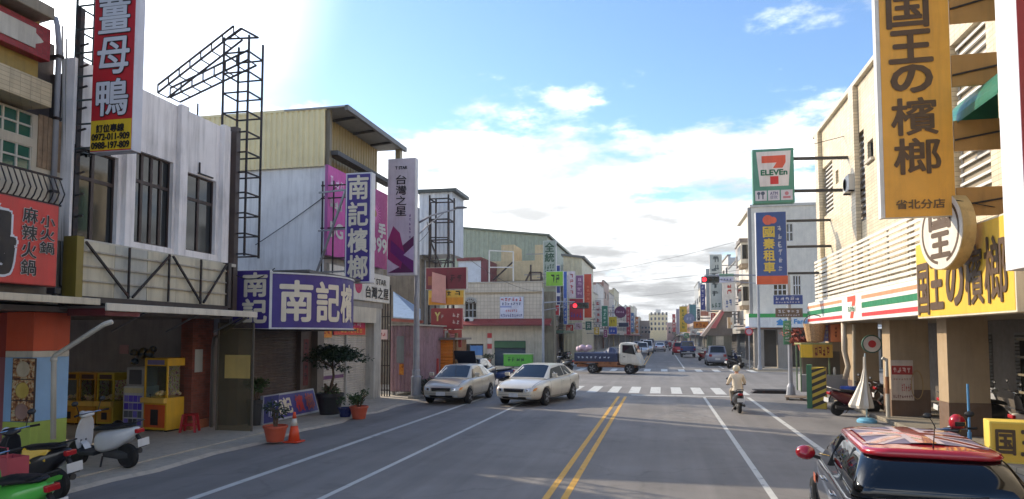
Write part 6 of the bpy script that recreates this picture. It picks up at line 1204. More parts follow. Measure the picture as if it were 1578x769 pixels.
# wires strung along and across the street
for i, (a, b, sag, lb) in enumerate(((( -9.3, 54.5, 6.1), (-11.4, 40, 7.2), .5, 'slack wire from the left signal pole back to the old block'), ((-9.0, 25.6, 7.0), (-11.3, 34, 6.5), .4, 'wire from the street lamp to the old grey block'), ((-10.6, 26.2, 6.2), (-10.9, 31.2, 7.5), .35, 'wire sagging between the phone shop and the steel tower'), ((-10.4, 21.0, 7.6), (-13.5, 21.0-.1, 5.6), .05, 'thin wire slanting across the pale blue wall'), ((-11.0, 15.9, 4.2), (-10.0, 16.4, 4.3), .25, 'loose wire hanging at the corner of the white house'), ((8.2, 66, 10.2), (7.0, 53.5, 7.9), .4, 'wire from the right signal pole to the far right houses'), ((-11, 70, 8.8), (-11, 110, 9.2), .9, 'long wire running along the far left houses'), ((8.3, 70, 9.6), (8.3, 120, 9.9), 1.0, 'long wire running along the far right houses'))):
    w_ = thing('overhead_wire', lb, 'wire', a); A_, B_ = Vector(a), Vector(b)
    MB().tube([A_.lerp(B_, k/14)-Vector((0, 0, sag*4*(k/14)*(1-k/14))) for k in range(15)], .013, 5).build('wire', BLACK, w_, world=True)
# overhead wires
for i, (a, b, sag) in enumerate((((-12, 90, 10.5), (9, 66, 11.8), .5), ((-12, 120, 9.0), (9, 100, 9.6), .4), ((-12, 80, 8.6), (9, 58, 8.2), .4))):
    w_ = thing('overhead_wire', 'thin overhead wire crossing the street, %s of three' % ('uppermost', 'lowest', 'middle')[i], 'wire', a); A_, B_ = Vector(a), Vector(b)
    MB().tube([A_.lerp(B_, k/16)-Vector((0, 0, sag*4*(k/16)*(1-k/16))) for k in range(17)], .016, 5).build('wire', BLACK, w_, world=True)

# thin air over the whole place
hz_ = MB().box(-1700, 1700, -500, 2700, -1.2, 24).build('haze', None); hz_['kind'] = 'stuff'; hz_['label'] = 'thin pale haze over the street'
hm_ = bpy.data.materials.new('haze'); hm_.use_nodes = True; hn = hm_.node_tree.nodes; hn.clear(); ho = hn.new('ShaderNodeOutputMaterial'); hv = hn.new('ShaderNodeVolumePrincipled'); hv.inputs['Color'].default_value = (.92, .95, 1, 1); hv.inputs['Density'].default_value = .0004; hv.inputs['Anisotropy'].default_value = .3
hm_.node_tree.links.new(hv.outputs[0], ho.inputs['Volume']); hz_.data.materials.append(hm_)

# ================================================================ vehicles
def lerp(a, b, t): return a+(b-a)*t
def bool_cut(o, cutters):
    for c in cutters:
        m = o.modifiers.new('b', 'BOOLEAN'); m.operation = 'DIFFERENCE'; m.object = c; m.solver = 'EXACT'
    me = bpy.data.meshes.new_from_object(o.evaluated_get(bpy.context.evaluated_depsgraph_get())); old = o.data; o.modifiers.clear(); o.data = me; bpy.data.meshes.remove(old)
    for c in cutters: d = c.data; bpy.data.objects.remove(c); bpy.data.meshes.remove(d)
def patch(P4, inset=(.06, .06, .06, .06), off=.006, n=4):
    """slab lying just proud of the quad P4 (bl, br, tr, tl); inset = left, right, bottom, top"""
    bl, br, tr, tl = [Vector(p) for p in P4]; nm = (br-bl).cross(tl-bl).normalized(); l, r_, b, t = inset
    q = lambda u, v: (bl.lerp(br, u)).lerp(tl.lerp(tr, u), v)
    c = [q(l, b), q(1-r_, b), q(1-r_, 1-t), q(l, 1-t)]
    return MB().add([p+nm*off for p in c]+[p-nm*.004 for p in c], [(0, 1, 2, 3), (7, 6, 5, 4), (0, 4, 5, 1), (1, 5, 6, 2), (2, 6, 7, 3), (3, 7, 4, 0)])
from mathutils.bvhtree import BVHTree
def bvh_of(o):
    m = o.evaluated_get(bpy.context.evaluated_depsgraph_get()).to_mesh(); return BVHTree.FromPolygons([v.co.copy() for v in m.vertices], [tuple(p.vertices) for p in m.polygons])
def cast(bv, side, a, z):
    o, d = {'F': ((a, 9, z), (0, -1, 0)), 'B': ((a, -9, z), (0, 1, 0)), 'R': ((9, a, z), (-1, 0, 0)), 'L': ((-9, a, z), (1, 0, 0)), 'T': ((a, z, 9), (0, 0, -1))}[side]
    h = bv.ray_cast(Vector(o), Vector(d)); return (h[0], h[1]) if h[0] else None
def decal(bv, side, quad, nm, m, par, off=.006, nu=8, nv=4):
    """panel laid on the body where the outline (bl, br, tr, tl) meets it"""
    bl, br, tr, tl = [Vector(q) for q in quad]; P = {}; b = MB(); idx = {}; vs_ = []
    for i in range(nu+1):
        for j in range(nv+1):
            q = bl.lerp(br, i/nu).lerp(tl.lerp(tr, i/nu), j/nv); h = cast(bv, side, q.x, q.y)
            if h: nn = h[1]; nn = nn if nn.dot(Vector({'F': (0, 1, 0), 'B': (0, -1, 0), 'R': (1, 0, 0), 'L': (-1, 0, 0), 'T': (0, 0, 1)}[side])) > 0 else -nn; idx[i, j] = len(vs_); vs_.append(h[0]+nn*off)
    fs_ = [(idx[i, j], idx[i+1, j], idx[i+1, j+1], idx[i, j+1]) for i in range(nu) for j in range(nv) if all(k in idx for k in ((i, j), (i+1, j), (i+1, j+1), (i, j+1)))]
    return b.add(vs_, fs_).build(nm, m, par, smooth=True) if fs_ else None
def glass_strip(lo, hi, inset, v0, v1, nm, par, off=.008):
    """curved screen between two cabin rings (points 1..4)"""
    A_ = [Vector(p) for p in lo[1:5]]; B_ = [Vector(p) for p in hi[1:5]]
    for L_ in (A_, B_): a, d = L_[0].copy(), L_[3].copy(); L_[0] = a.lerp(d, inset); L_[3] = d.lerp(a, inset)
    n_ = (A_[3]-A_[0]).cross(B_[0]-A_[0]).normalized(); n_ = n_ if n_.z > 0 else -n_
    rows = [[p.lerp(q, v)+n_*off for p, q in zip(A_, B_)] for v in (v0, (v0+v1)/2, v1)]
    return MB().loft(rows, False, False).build(nm, CARGLASS, par, smooth=True)
def wheel(par, x, y, r, wd, rimm=None, side=1):
    t = MB().lathe([(r*.62, -wd/2), (r*.9, -wd/2), (r, -wd*.36), (r, wd*.36), (r*.9, wd/2), (r*.62, wd/2)], (0, 0, 0), 24, 'X').build('wheel', TYRE, par, smooth=False); t.location = (x, y, r)
    h = MB().lathe([(r*.66, 0), (r*.64, .02), (r*.2, .01), (r*.15, .03), (0, .03)], (0, 0, 0), 20, 'X'); 
    for k in range(5):
        a = 2*math.pi*k/5; c, s = math.cos(a), math.sin(a); h.bar((.028, c*r*.12, s*r*.12), (.030, c*r*.6, s*r*.6), .05, .10*r*2)
    o = h.build('rim', rimm or mat('alloy', (150, 152, 156), rough=.3, metal=.6), t); o.location = (side*(wd/2-.045), 0, 0); o.rotation_euler = (0, 0, 0 if side > 0 else math.pi)
    return t
def car(label, loc, rz, paint, st, gh, wb, wr=.31, group=None, hood_open=False, plates=True, dark_roof=None, name='car', cat='car', details=True, low=False):
    """st: body stations (y, half width, z bottom, z top) rear to front; gh: greenhouse dict"""
    t = thing(name, label, cat, loc, rz, group); rings = []
    for y, hw, zb, zt in st:
        d = zt-zb; half = [(0, zb), (hw*.80, zb), (hw*.95, zb+.07*d/.7), (hw, zb+d*.45), (hw*.985, zb+d*.72), (hw*.94, zt-.05*d), (hw*.82, zt), (0, zt+.025)]
        rings.append([(x, y, z) for x, z in half] + [(-x, y, z) for x, z in half[-2:0:-1]])
    body = MB().loft(rings).build('body', paint, t, sub=1 if low else 2)
    W2 = max(s[1] for s in st); ys = (wb/2+gh.get('wo', 0), -wb/2+gh.get('wo', 0)); cut = []
    if not low:
        for y in ys: cut.append(MB().cyl((-W2-.2, y, wr), (W2+.2, y, wr), wr*1.17, n=24).build('c', None))
        body.parent = None; bool_cut(body, cut); body.parent = t
    for p in body.data.polygons: p.use_smooth = True
    MB().box(-W2+.16, W2-.16, ys[1]-wr*1.3, ys[0]+wr*1.3, .2, .55).build('underbody', BLACK, t)
    # greenhouse
    yb0, yr0, yr1, yb1 = gh['y']; zb, zr = gh['z']; wb_, wt = gh['w']; zbr = gh.get('zbr', zb)
    Rm = dark_roof or paint; ym = (yr0+yr1)/2
    secs = [(yb0, wb_*.9, zbr, wb_*.86, zbr+.02), (yr0, wb_, lerp(zbr, zb, .5), wt*.95, zr-.02), (ym, wb_, zb, wt, zr), (yr1, wb_, zb, wt*.97, zr-.025), (yb1, wb_*.93, zb-.02, wb_*.88, zb)]
    rg = []
    for y, b, z0, tw, z1 in secs: rg.append([(-b, y, z0), (-tw, y, z1), (-tw*.55, y, z1+.03 if z1 > zb+.1 else z1+.005), (tw*.55, y, z1+.03 if z1 > zb+.1 else z1+.005), (tw, y, z1), (b, y, z0)])
    MB().loft(rg).build('cabin', Rm, t, bevel=.02)
    A, B, M_, D_, E2 = rg
    glass_strip(E2, D_, .05, .06, .95, 'windscreen', t); glass_strip(A, B, .06, .08, .94, 'rear_window', t)
    for s in (-1, 1):
        i0, i1 = (0, 1) if s < 0 else (5, 4)
        def sp(y, v):      # point on the side glass plane
            ks = [A, B, M_, D_, E2]; yy = [k[0][1] for k in ks]; j = max(0, min(3, sum(1 for q in yy if q <= y)-1)); f = (y-yy[j])/(yy[j+1]-yy[j])
            lo = Vector(ks[j][i0]).lerp(Vector(ks[j+1][i0]), f); hi = Vector(ks[j][i1]).lerp(Vector(ks[j+1][i1]), f); return lo.lerp(hi, v)
        for (a, b, sl) in gh['win']:
            pts_ = [sp(a+(sl[0] if sl else 0), .08), sp(b+(sl[1] if sl else 0), .08), sp(b, .86), sp(a, .86)]
            nx = Vector((s*.012, 0, .006)); q = [p+nx for p in pts_]; MB().add([tuple(p) for p in q]+[tuple(p-nx*1.5) for p in q], [(0, 1, 2, 3), (7, 6, 5, 4), (0, 4, 5, 1), (1, 5, 6, 2), (2, 6, 7, 3), (3, 7, 4, 0)]).build('side_window', CARGLASS, t)
        for y in ys: wheel(t, s*(W2-.11), y, wr, .2, side=s)
        if details:
            m = MB().loft([[(s*(W2-.03)+s*dx, gh['y'][3]-.32+dy, zb+.06+dz) for dy, dz in ((-.05, -.02), (.06, 0), (.05, .13), (-.06, .13))] for dx in (0, .18)]).build('mirror', gh.get('mir', paint), t, bevel=.02)
            for y in gh['handles']: MB().box(s*(W2*.985)-.012, s*(W2*.985)+.012, y-.09, y+.09, zb-.17, zb-.135).build('door_handle', gh.get('hm', paint), t)
    yf = st[-1][0]; ye = st[0][0]
    if details:
        f2, f3 = st[-2], st[-3]; bpy.context.view_layer.update(); bv = bvh_of(body); zt_ = f2[3]; hw = f3[1]; LENS = mat('lamp_lens', (206, 210, 214), rough=.1, var=.05); SEAM = C(18, 18, 18, dirt=0); z0_ = st[-1][2]
        for s in (-1, 1):
            h = decal(bv, 'F', [(s*hw*.52, zt_-.16), (s*hw*.93, zt_-.11), (s*hw*.955, zt_+.02), (s*hw*.52, zt_-.045)], 'headlight', LENS, t, .010, 10, 4)
            if h: decal(bv, 'F', [(s*hw*.58, zt_-.14), (s*hw*.70, zt_-.12), (s*hw*.70, zt_-.045), (s*hw*.58, zt_-.06)], 'lamp_reflector', CHROME, h, .013, 4, 3); decal(bv, 'F', [(s*hw*.84, zt_-.12), (s*hw*.93, zt_-.10), (s*hw*.95, zt_-.0), (s*hw*.86, zt_-.03)], 'indicator', C(220, 150, 80, rough=.15), h, .013, 4, 3)
            decal(bv, 'B', [(s*hw*.55, zt_+.08), (s*hw*.96, zt_+.06), (s*hw*.97, zt_+.22), (s*hw*.58, zt_+.22)], 'tail_light', C(150, 20, 26, rough=.15), t, .010, 8, 4)
            decal(bv, 'F', [(s*hw*.60, z0_-.09), (s*hw*.78, z0_-.09), (s*hw*.78, z0_-.02), (s*hw*.60, z0_-.02)], 'fog_lamp', LENS, t, .012, 4, 3)
            sd = 'R' if s > 0 else 'L'
            for y in gh['seams']: decal(bv, sd, [(y-.006, .26), (y+.006, .26), (y+.006, zb-.01), (y-.006, zb-.01)], 'door_seam', SEAM, t, .003, 1, 12)
            decal(bv, sd, [(gh['seams'][0], .30), (gh['seams'][-1], .30), (gh['seams'][-1], .312), (gh['seams'][0], .312)], 'sill_seam', SEAM, t, .003, 12, 1)
            decal(bv, sd, [(gh['seams'][0]-.05, .55), (gh['seams'][-1]+.05, .55), (gh['seams'][-1]+.05, .585), (gh['seams'][0]-.05, .585)], 'side_moulding', paint, t, .014, 14, 1)
        g = decal(bv, 'F', [(-hw*.44, zt_-.16), (hw*.44, zt_-.16), (hw*.47, zt_-.045), (-hw*.47, zt_-.045)], 'grille', BLACK, t, .012, 12, 3)
        for k in range(3): decal(bv, 'F', [(-hw*.44, zt_-.14+k*.034), (hw*.44, zt_-.14+k*.034), (hw*.44, zt_-.129+k*.034), (-hw*.44, zt_-.129+k*.034)], 'grille_bar', CHROME, g, .020, 12, 1)
        decal(bv, 'F', [(-hw*.55, z0_-.10), (hw*.55, z0_-.10), (hw*.55, z0_-.02), (-hw*.55, z0_-.02)], 'air_intake', BLACK, t, .010, 12, 2)
        decal(bv, 'F', [(-hw*.9, z0_+.035), (hw*.9, z0_+.035), (hw*.9, z0_+.043), (-hw*.9, z0_+.043)], 'bumper_seam', SEAM, t, .004, 16, 1)
        yb_ = gh['y'][3]
        for s in (-1, 1): decal(bv, 'T', [(s*hw*.84, yb_+.03), (s*hw*.855, yb_+.03), (s*hw*.80, f2[0]-.08), (s*hw*.785, f2[0]-.08)], 'bonnet_seam', SEAM, t, .003, 1, 10)
        if plates: MB().box(-.17, .17, yf-.02, yf+.03, z0_-.03, z0_+.10).build('number_plate', C(206, 208, 210), t); MB().box(-.19, .19, ye-.035, ye-.002, .62, .78).build('number_plate', C(206, 208, 210), t)
        MB().box(-st[1][1]*.9, st[1][1]*.9, ye-.05, ye+.2, .34, .52).build('bumper', paint, t, bevel=.03)
    else:
        for s in (-1, 1): MB().box(s*st[1][1]*.7-.12, s*st[1][1]*.7+.12, ye-.02, ye+.1, st[1][3]-.26, st[1][3]-.06).build('tail_light', C(150, 20, 26), t); MB().box(s*st[-2][1]*.7-.14, s*st[-2][1]*.7+.14, yf-.1, yf+.03, st[-2][3]-.2, st[-2][3]-.06).build('headlight', WHITE, t)
        MB().box(-.2, .2, ye-.04, ye, .5, .66).build('number_plate', WHITE, t)
    return t
SED = [(-2.40, .66, .45, .86), (-2.33, .80, .32, .98), (-2.0, .87, .24, 1.04), (-1.4, .9, .2, 1.02), (-.5, .905, .18, .97), (.5, .905, .18, .96), (1.0, .9, .2, .95), (1.6, .88, .2, .88), (2.1, .83, .22, .78), (2.33, .72, .28, .68), (2.40, .58, .38, .60)]
SGH = dict(y=(-1.85, -1.0, .35, 1.2), z=(.95, 1.43), w=(.82, .60), zbr=1.03, win=[(-.45, .48, (0, .42)), (-1.05, -.53, (-.28, 0))], handles=(-.25, -1.05), wo=.06, seams=(1.02, -.02-.02, -.98))
GOLD = mat('paint_gold', (216, 208, 190), rough=.3, metal=.25, var=.02, coat=.6, dirt=0); GOLD2 = mat('paint_champagne', (188, 182, 168), rough=.32, metal=.25, var=.02, coat=.6, dirt=0)
# parked sedan heading to the camera, its place beside the edge line
car('parked champagne saloon facing the camera beside the lamp post', (-7.75, 26.2, 0), R(180-3), GOLD2, [(y*.93, h*.955, a, b-.02) for y, h, a, b in SED], dict(SGH, y=(-1.7, -.95, .3, 1.1), z=(.92, 1.38), w=(.78, .57), zbr=.99, win=[(-.42, .44, (0, .38)), (-.98, -.5, (-.26, 0))], handles=(-.25, -1.0)), 2.6, .30, 'saloon cars')
car('pale gold saloon turning across the lane line toward the camera', (-4.62, 26.3, 0), R(180-13), GOLD, SED, SGH, 2.72, .32, 'saloon cars')
# dark car with its bonnet up behind the parked saloon
o = car('dark car with its bonnet raised behind the parked saloon', (-8.95, 31.9, 0), R(180), mat('paint_dark', (40, 48, 62), rough=.3, metal=.3, coat=.8), [(y*.9, h*.94, a, b) for y, h, a, b in SED], dict(SGH, y=(-1.6, -.9, .3, 1.05), w=(.76, .56)), 2.55, .3)
hb = MB().box(-.62, .62, 0, 1.0, -.02, .02).build('raised_bonnet', mat('paint_dark', (40, 48, 62)), o, bevel=.015); hb.location = (0, 1.1, .95); hb.rotation_euler = (R(62), 0, 0)
HB = [(y*.88, h*.96, a, b+.06) for y, h, a, b in SED]
def simple_car(label, loc, rz, rgb, kind='sedan', **k):
    p = mat('carpaint_%d_%d_%d' % rgb, rgb, rough=.3, metal=.35, coat=.7, var=.03)
    if kind == 'sedan': return car(label, loc, rz, p, SED, SGH, 2.7, .31, low=True, details=False, group='cars along the far street', **k)
    st = [(-2.15, .74, .4, .98), (-2.1, .83, .3, 1.04), (-1.5, .86, .22, 1.06), (0, .87, .2, 1.02), (1.1, .86, .2, 1.0), (1.7, .83, .22, .94), (2.05, .72, .28, .82), (2.12, .6, .4, .7)]
    gh = dict(y=(-2.02, -1.75, .45, 1.25), z=(1.02, 1.66 if kind == 'suv' else 1.88), w=(.80, .64), zbr=1.04, win=[(-.4, .5, (0, .4)), (-1.6, -.5, None)], handles=(-.3, -1.2), wo=.05)
    return car(label, loc, rz, p, st, gh, 2.6, .33, low=True, details=False, group='cars along the far street', **k)
p = at(1106, 564, Z=0); simple_car('grey compact van parked at the far right kerb by the corner store', (p.x, p.y+2.0, 0), 0, (150, 152, 164), 'suv')
p = at(1017, 542, Z=0); simple_car('silver saloon driving away in the far lane', (p.x, p.y+2, 0), 0, (196, 196, 206), 'sedan')
for i, (px, Y, rgb, kd, lb) in enumerate(((990, 92, (206, 210, 216), 'suv', 'white car waiting first in the oncoming lane'), (998, 104, (214, 216, 222), 'van', 'white van behind the first oncoming car'), (984, 112, (150, 156, 170), 'suv', 'grey blue car at the left kerb beside the oncoming queue'), (1000, 130, (190, 200, 214), 'sedan', 'pale blue saloon farther back in the oncoming queue'), (1003, 165, (60, 70, 96), 'van', 'dark blue van far along the street'), (992, 140, (206, 204, 204), 'van', 'white van parked far along the left kerb'))):
    x = at(px, 530, Y=Y).x; simple_car(lb, (x, Y, 0), R(180), rgb, kd)
p = at(1046, 548, Z=0); simple_car('small red car beside the blue pickup', (p.x+.1, p.y+5, 0), 0, (170, 40, 50), 'suv')
# blue pickup parked on the right
p = at(1058, 551, Z=0); pk = thing('pickup_truck', 'blue pickup truck seen from behind in the far right lane', 'truck', (p.x+.2, p.y, 0)); BLU = mat('pickup_blue', (44, 72, 130), rough=.35, coat=.5)
MB().box(-.85, .85, 0, 2.6, .75, 1.3).build('bed', BLU, pk, bevel=.03); MB().loft([[(-.82, 2.62, .5), (.82, 2.62, .5), (.82, 2.62, 1.2), (.7, 2.75, 1.9), (-.7, 2.75, 1.9), (-.82, 2.62, 1.2)], [(-.82, 4.0, .5), (.82, 4.0, .5), (.82, 4.0, 1.2), (.68, 3.6, 1.88), (-.68, 3.6, 1.88), (-.82, 4.0, 1.2)]]).build('cab', BLU, pk, bevel=.03)
patch([(-.78, 2.62, 1.25), (.78, 2.62, 1.25), (.68, 2.75, 1.85), (-.68, 2.75, 1.85)], off=.02).build('rear_window', CARGLASS, pk)
for s in (-1, 1):
    for y in (.7, 3.5): wheel(pk, s*.72, y, .32, .2, side=s)
    MB().box(s*.72-.1, s*.72+.1, -.03, .02, .85, 1.05).build('tail_light', C(160, 30, 30), pk)
MB().box(-.8, .8, -.06, .06, .5, .62).build('bumper', C(180, 184, 190), pk); MB().box(-.17, .17, -.04, -.0, .64, .76).build('number_plate', WHITE, pk); MB().box(-.7, .7, .1, 4.0, .4, .7).build('chassis', BLACK, pk)
# ---------------- tarp truck crossing
p = at(937, 576, Z=0); tk = thing('tarp_truck', 'small truck with a white cab and a blue tarpaulin over its load', 'truck', (p.x-.2, p.y+.75, 0), R(-90-9)); CABW = C(214, 206, 190, rough=.35)
# local +Y is forward; length about 4.6
cab = [(1.05, .72, .75, 1.9), (1.15, .76, .62, 2.05), (1.55, .78, .6, 2.1), (2.0, .78, .6, 2.02), (2.25, .77, .58, 1.45), (2.42, .75, .55, 1.1), (2.46, .7, .5, .9)]
MB().loft([[(-hw*.9, y, zb), (-hw, y, zb+.15), (-hw, y, zb+(zt-zb)*.55), (-hw*.86, y, zt-.04), (-hw*.7, y, zt), (hw*.7, y, zt), (hw*.86, y, zt-.04), (hw, y, zb+(zt-zb)*.55), (hw, y, zb+.15), (hw*.9, y, zb)] for y, hw, zb, zt in cab]).build('cab', CABW, tk, bevel=.025)
patch([(.66, 2.28, 1.38), (-.66, 2.28, 1.38), (-.6, 2.03, 1.96), (.6, 2.03, 1.96)], (.03, .03, .05, .05), .035).build('windscreen', CARGLASS, tk)
for s in (-1, 1):
    MB().add([(s*.80, 1.3, 1.42), (s*.80, 2.18, 1.28), (s*.73, 1.98, 1.9), (s*.73, 1.3, 1.92), (s*.77, 1.3, 1.42), (s*.77, 2.18, 1.28), (s*.70, 1.98, 1.9), (s*.70, 1.3, 1.92)], [(0, 1, 2, 3), (7, 6, 5, 4), (0, 4, 5, 1), (1, 5, 6, 2), (2, 6, 7, 3), (3, 7, 4, 0)]).build('side_window', CARGLASS, tk)
    MB().box(s*.795-.01, s*.795+.01, 1.35, 1.5, 1.12, 1.16).build('door_handle', BLACK, tk); MB().bar((s*.78, 2.1, 1.8), (s*.98, 2.25, 1.75), .025).box(s*.98-.07, s*.98+.07, 2.22, 2.26, 1.4, 1.72).build('mirror', BLACK, tk); MB().box(s*.55-.14, s*.55+.14, 2.42, 2.49, .72, .9).build('headlight', WHITE, tk)
    wheel(tk, s*.68, 1.75, .34, .2, GREY, s); wheel(tk, s*.66, -.75, .34, .28, GREY, s)
MB().box(-.78, .78, 2.3, 2.52, .38, .56).build('bumper', DGREY, tk, bevel=.02)
RUST = mat('rusty_chassis', (150, 96, 60), rough=.8, rust=.6, var=.2)
MB().box(-.5, .5, -1.9, 2.1, .42, .6).build('chassis', RUST, tk); MB().box(-.85, .85, -1.95, 1.0, .72, .82).build('bed_floor', RUST, tk); MB().box(-.84, -.80, -.3, .95, .5, .72).box(.80, .84, -.3, .95, .5, .72).build('side_skirt', RUST, tk)
for y in (-1.6, -.2, .7): MB().box(-.84, .84, y-.04, y+.04, .6, .72).build('crossbeam', RUST, tk)
TARP = mat('tarp_blue', (36, 48, 80), rough=.55, var=.15, vs=3, dirt=.25, bump=.3, bs=8); rn = random.Random(3); rg = []
for i in range(15):
    y = -1.96+2.94*i/14; h = 1.40+.03*rn.uniform(-1, 1)+(.40*max(0, 1-abs((y-.45)/.5))); rg.append([(-.88, y, .80), (-.895-.015*rn.random(), y, 1.1), (-.88, y, 1.36), (-.78, y, 1.39), (-.4, y, h+.03*rn.random()), (0, y, h+.04*rn.random()), (.4, y, h+.03*rn.random()), (.78, y, 1.39), (.88, y, 1.36), (.895+.015*rn.random(), y, 1.1), (.88, y, .80)])
MB().loft(rg).build('tarpaulin', TARP, tk, bevel=.01)
lb_ = MB()
for k in range(8): lb_.text('~1', lambda a, z, n: (.915+n, a, z), -1.75+k*.3, -1.55+k*.3, 1.0, 1.16, 0)
lb_.build('tarp_lettering', C(206, 214, 226), tk); MB().box(-.75, .75, -2.02, -1.96, .6, .8).build('tail_board', RUST, tk)
sk = thing('sack_load', 'pink and white sacks heaped on the blue tarpaulin of the truck', 'sacks', (p.x-1.7, p.y+.75, 1.45)); sm = MB()
for k in range(4): sm.lathe([(0, -.2), (.2, -.15), (.25, 0), (.18, .15), (0, .2)], (-.3+.22*k, random.uniform(-.15, .15), .18+.1*(k % 2)), 9)
sm.build('sacks', C(206, 176, 186), sk, smooth=True)['kind'] = 'stuff'

# ---------------- union flag hatchback, near right
NAVY = mat('mini_navy', (26, 30, 44), rough=.22, metal=.3, coat=1, var=.02); MRED = mat('mini_red', (176, 30, 42), rough=.22, coat=1, var=.03); MW = mat('mini_white', (196, 178, 178), rough=.45, var=.03)
MST = [(-1.88, .62, .40, .84), (-1.83, .76, .32, .94), (-1.65, .835, .24, .98), (-1.1, .845, .2, .96), (-.2, .84, .18, .94), (.6, .84, .18, .93), (1.05, .84, .2, .92), (1.5, .82, .2, .88), (1.78, .72, .26, .80), (1.86, .58, .38, .68)]
MLOC = (2.67, 8.75, 0); mini = thing('hatchback', 'dark hatchback with a red union flag roof and red mirrors parked at lower right', 'car', MLOC, R(-6)); rings = []
for y, hw, zb, zt_ in MST:
    d = zt_-zb; half = [(0, zb), (hw*.80, zb), (hw*.95, zb+.07), (hw, zb+d*.45), (hw*.99, zb+d*.75), (hw*.95, zt_-.03), (hw*.84, zt_), (0, zt_+.02)]; rings.append([(x, y, z) for x, z in half] + [(-x, y, z) for x, z in half[-2:0:-1]])
body = MB().loft(rings).build('body', NAVY, None, sub=2); bool_cut(body, [MB().cyl((-1.1, y, .31), (1.1, y, .31), .36, n=24).build('c', None) for y in (1.2, -1.22)]); body.parent = mini
for q in body.data.polygons: q.use_smooth = True
# glasshouse: rounded rectangle lofted from belt to roof, all dark glass, red roof cap on top
def rrect(hw, y0, y1, z, rad, n=6, tilt=0):
    out = []
    for cx, cy, a0 in ((hw-rad, y1-rad, 0), (-hw+rad, y1-rad, 90), (-hw+rad, y0+rad, 180), (hw-rad, y0+rad, 270)):
        for k in range(n+1): a = R(a0+90*k/n); out.append((cx+rad*math.cos(a), cy+rad*math.sin(a), z))
    return out
MB().loft([rrect(.775, -1.78, 1.02, .93, .16), rrect(.72, -1.70, .72, 1.12, .18), rrect(.63, -1.50, .42, 1.30, .20), rrect(.59, -1.40, .34, 1.345, .20)]).build('glasshouse', CARGLASS, mini, smooth=True)
def roofz(x, y): return 1.372+.05*(1-(x/.64)**2)+.028*(1-((y+.56)/1.0)**2)
cap = MB(); ol0 = rrect(.60, -1.46, .36, 1.335, .22); ol1 = rrect(.61, -1.48, .38, 1.36, .22); rgs = [ol0, ol1]
for s_ in (.97, .9, .7, .45, .2, .02): rgs.append([(x*s_, -.56+(y+.56)*s_, roofz(x*s_, -.56+(y+.56)*s_)) for x, y, z in ol1])
cap.loft(rgs).build('roof', MRED, mini, smooth=True)
def on_roof(poly, m, nm, off, sub=10):
    bm = bmesh.new(); f = bm.faces.new([bm.verts.new((x, y, 0)) for x, y in poly]); bmesh.ops.triangulate(bm, faces=bm.faces[:]); 
    for _ in range(3): bmesh.ops.subdivide_edges(bm, edges=bm.edges[:], cuts=1, use_grid_fill=True)
    bm.verts.index_update(); b = MB().add([(v.co.x, v.co.y, roofz(v.co.x, v.co.y)+off) for v in bm.verts], [tuple(v.index for v in f.verts) for f in bm.faces]); bm.free(); return b.build(nm, m, mini, smooth=True)
FB2 = mat('flag_blue', (112, 104, 128), rough=.45)
y0, y1, hx = -1.20, .10, .52; on_roof([(-hx, y0), (hx, y0), (hx, y1), (-hx, y1)], FB2, 'flag_field', .003)
cxm, cym = 0, (y0+y1)/2
for sx in (-1, 1):
    for sy in (-1, 1):
        ex, ey = sx*hx, cym+sy*(y1-y0)/2; d = Vector((ex-cxm, ey-cym)).normalized(); nrm = Vector((-d.y, d.x))
        for hw, m, o_, nm in ((.11, MW, .005, 'flag_white_diagonal'), (.045, MRED, .007, 'flag_red_diagonal')):
            on_roof([(nrm.x*hw, cym+nrm.y*hw), (ex*.93+nrm.x*hw, lerp(cym, ey, .93)+nrm.y*hw), (ex*.93-nrm.x*hw, lerp(cym, ey, .93)-nrm.y*hw), (-nrm.x*hw, cym-nrm.y*hw)], m, nm, o_)
for hw, m, o_, nm in ((.15, MW, .009, 'flag_white_cross'), (.085, MRED, .011, 'flag_red_cross')): on_roof([(-hx, cym-hw), (hx, cym-hw), (hx, cym+hw), (-hx, cym+hw)], m, nm, o_); on_roof([(-hw, y0), (hw, y0), (hw, y1), (-hw, y1)], m, nm, o_+.0006)
MB().tube([(.02, -1.3, 1.40), (.02, -1.32, 1.44), (.02, -1.40, 1.66)], [.012, .006, .003], 6).build('aerial', BLACK, mini)
bl = MB()      # chrome belt line
belt = rrect(.80, -1.80, 1.05, .955, .18); bl.tube(belt+[belt[0]], .012, 6).build('chrome_strip', CHROME, mini)
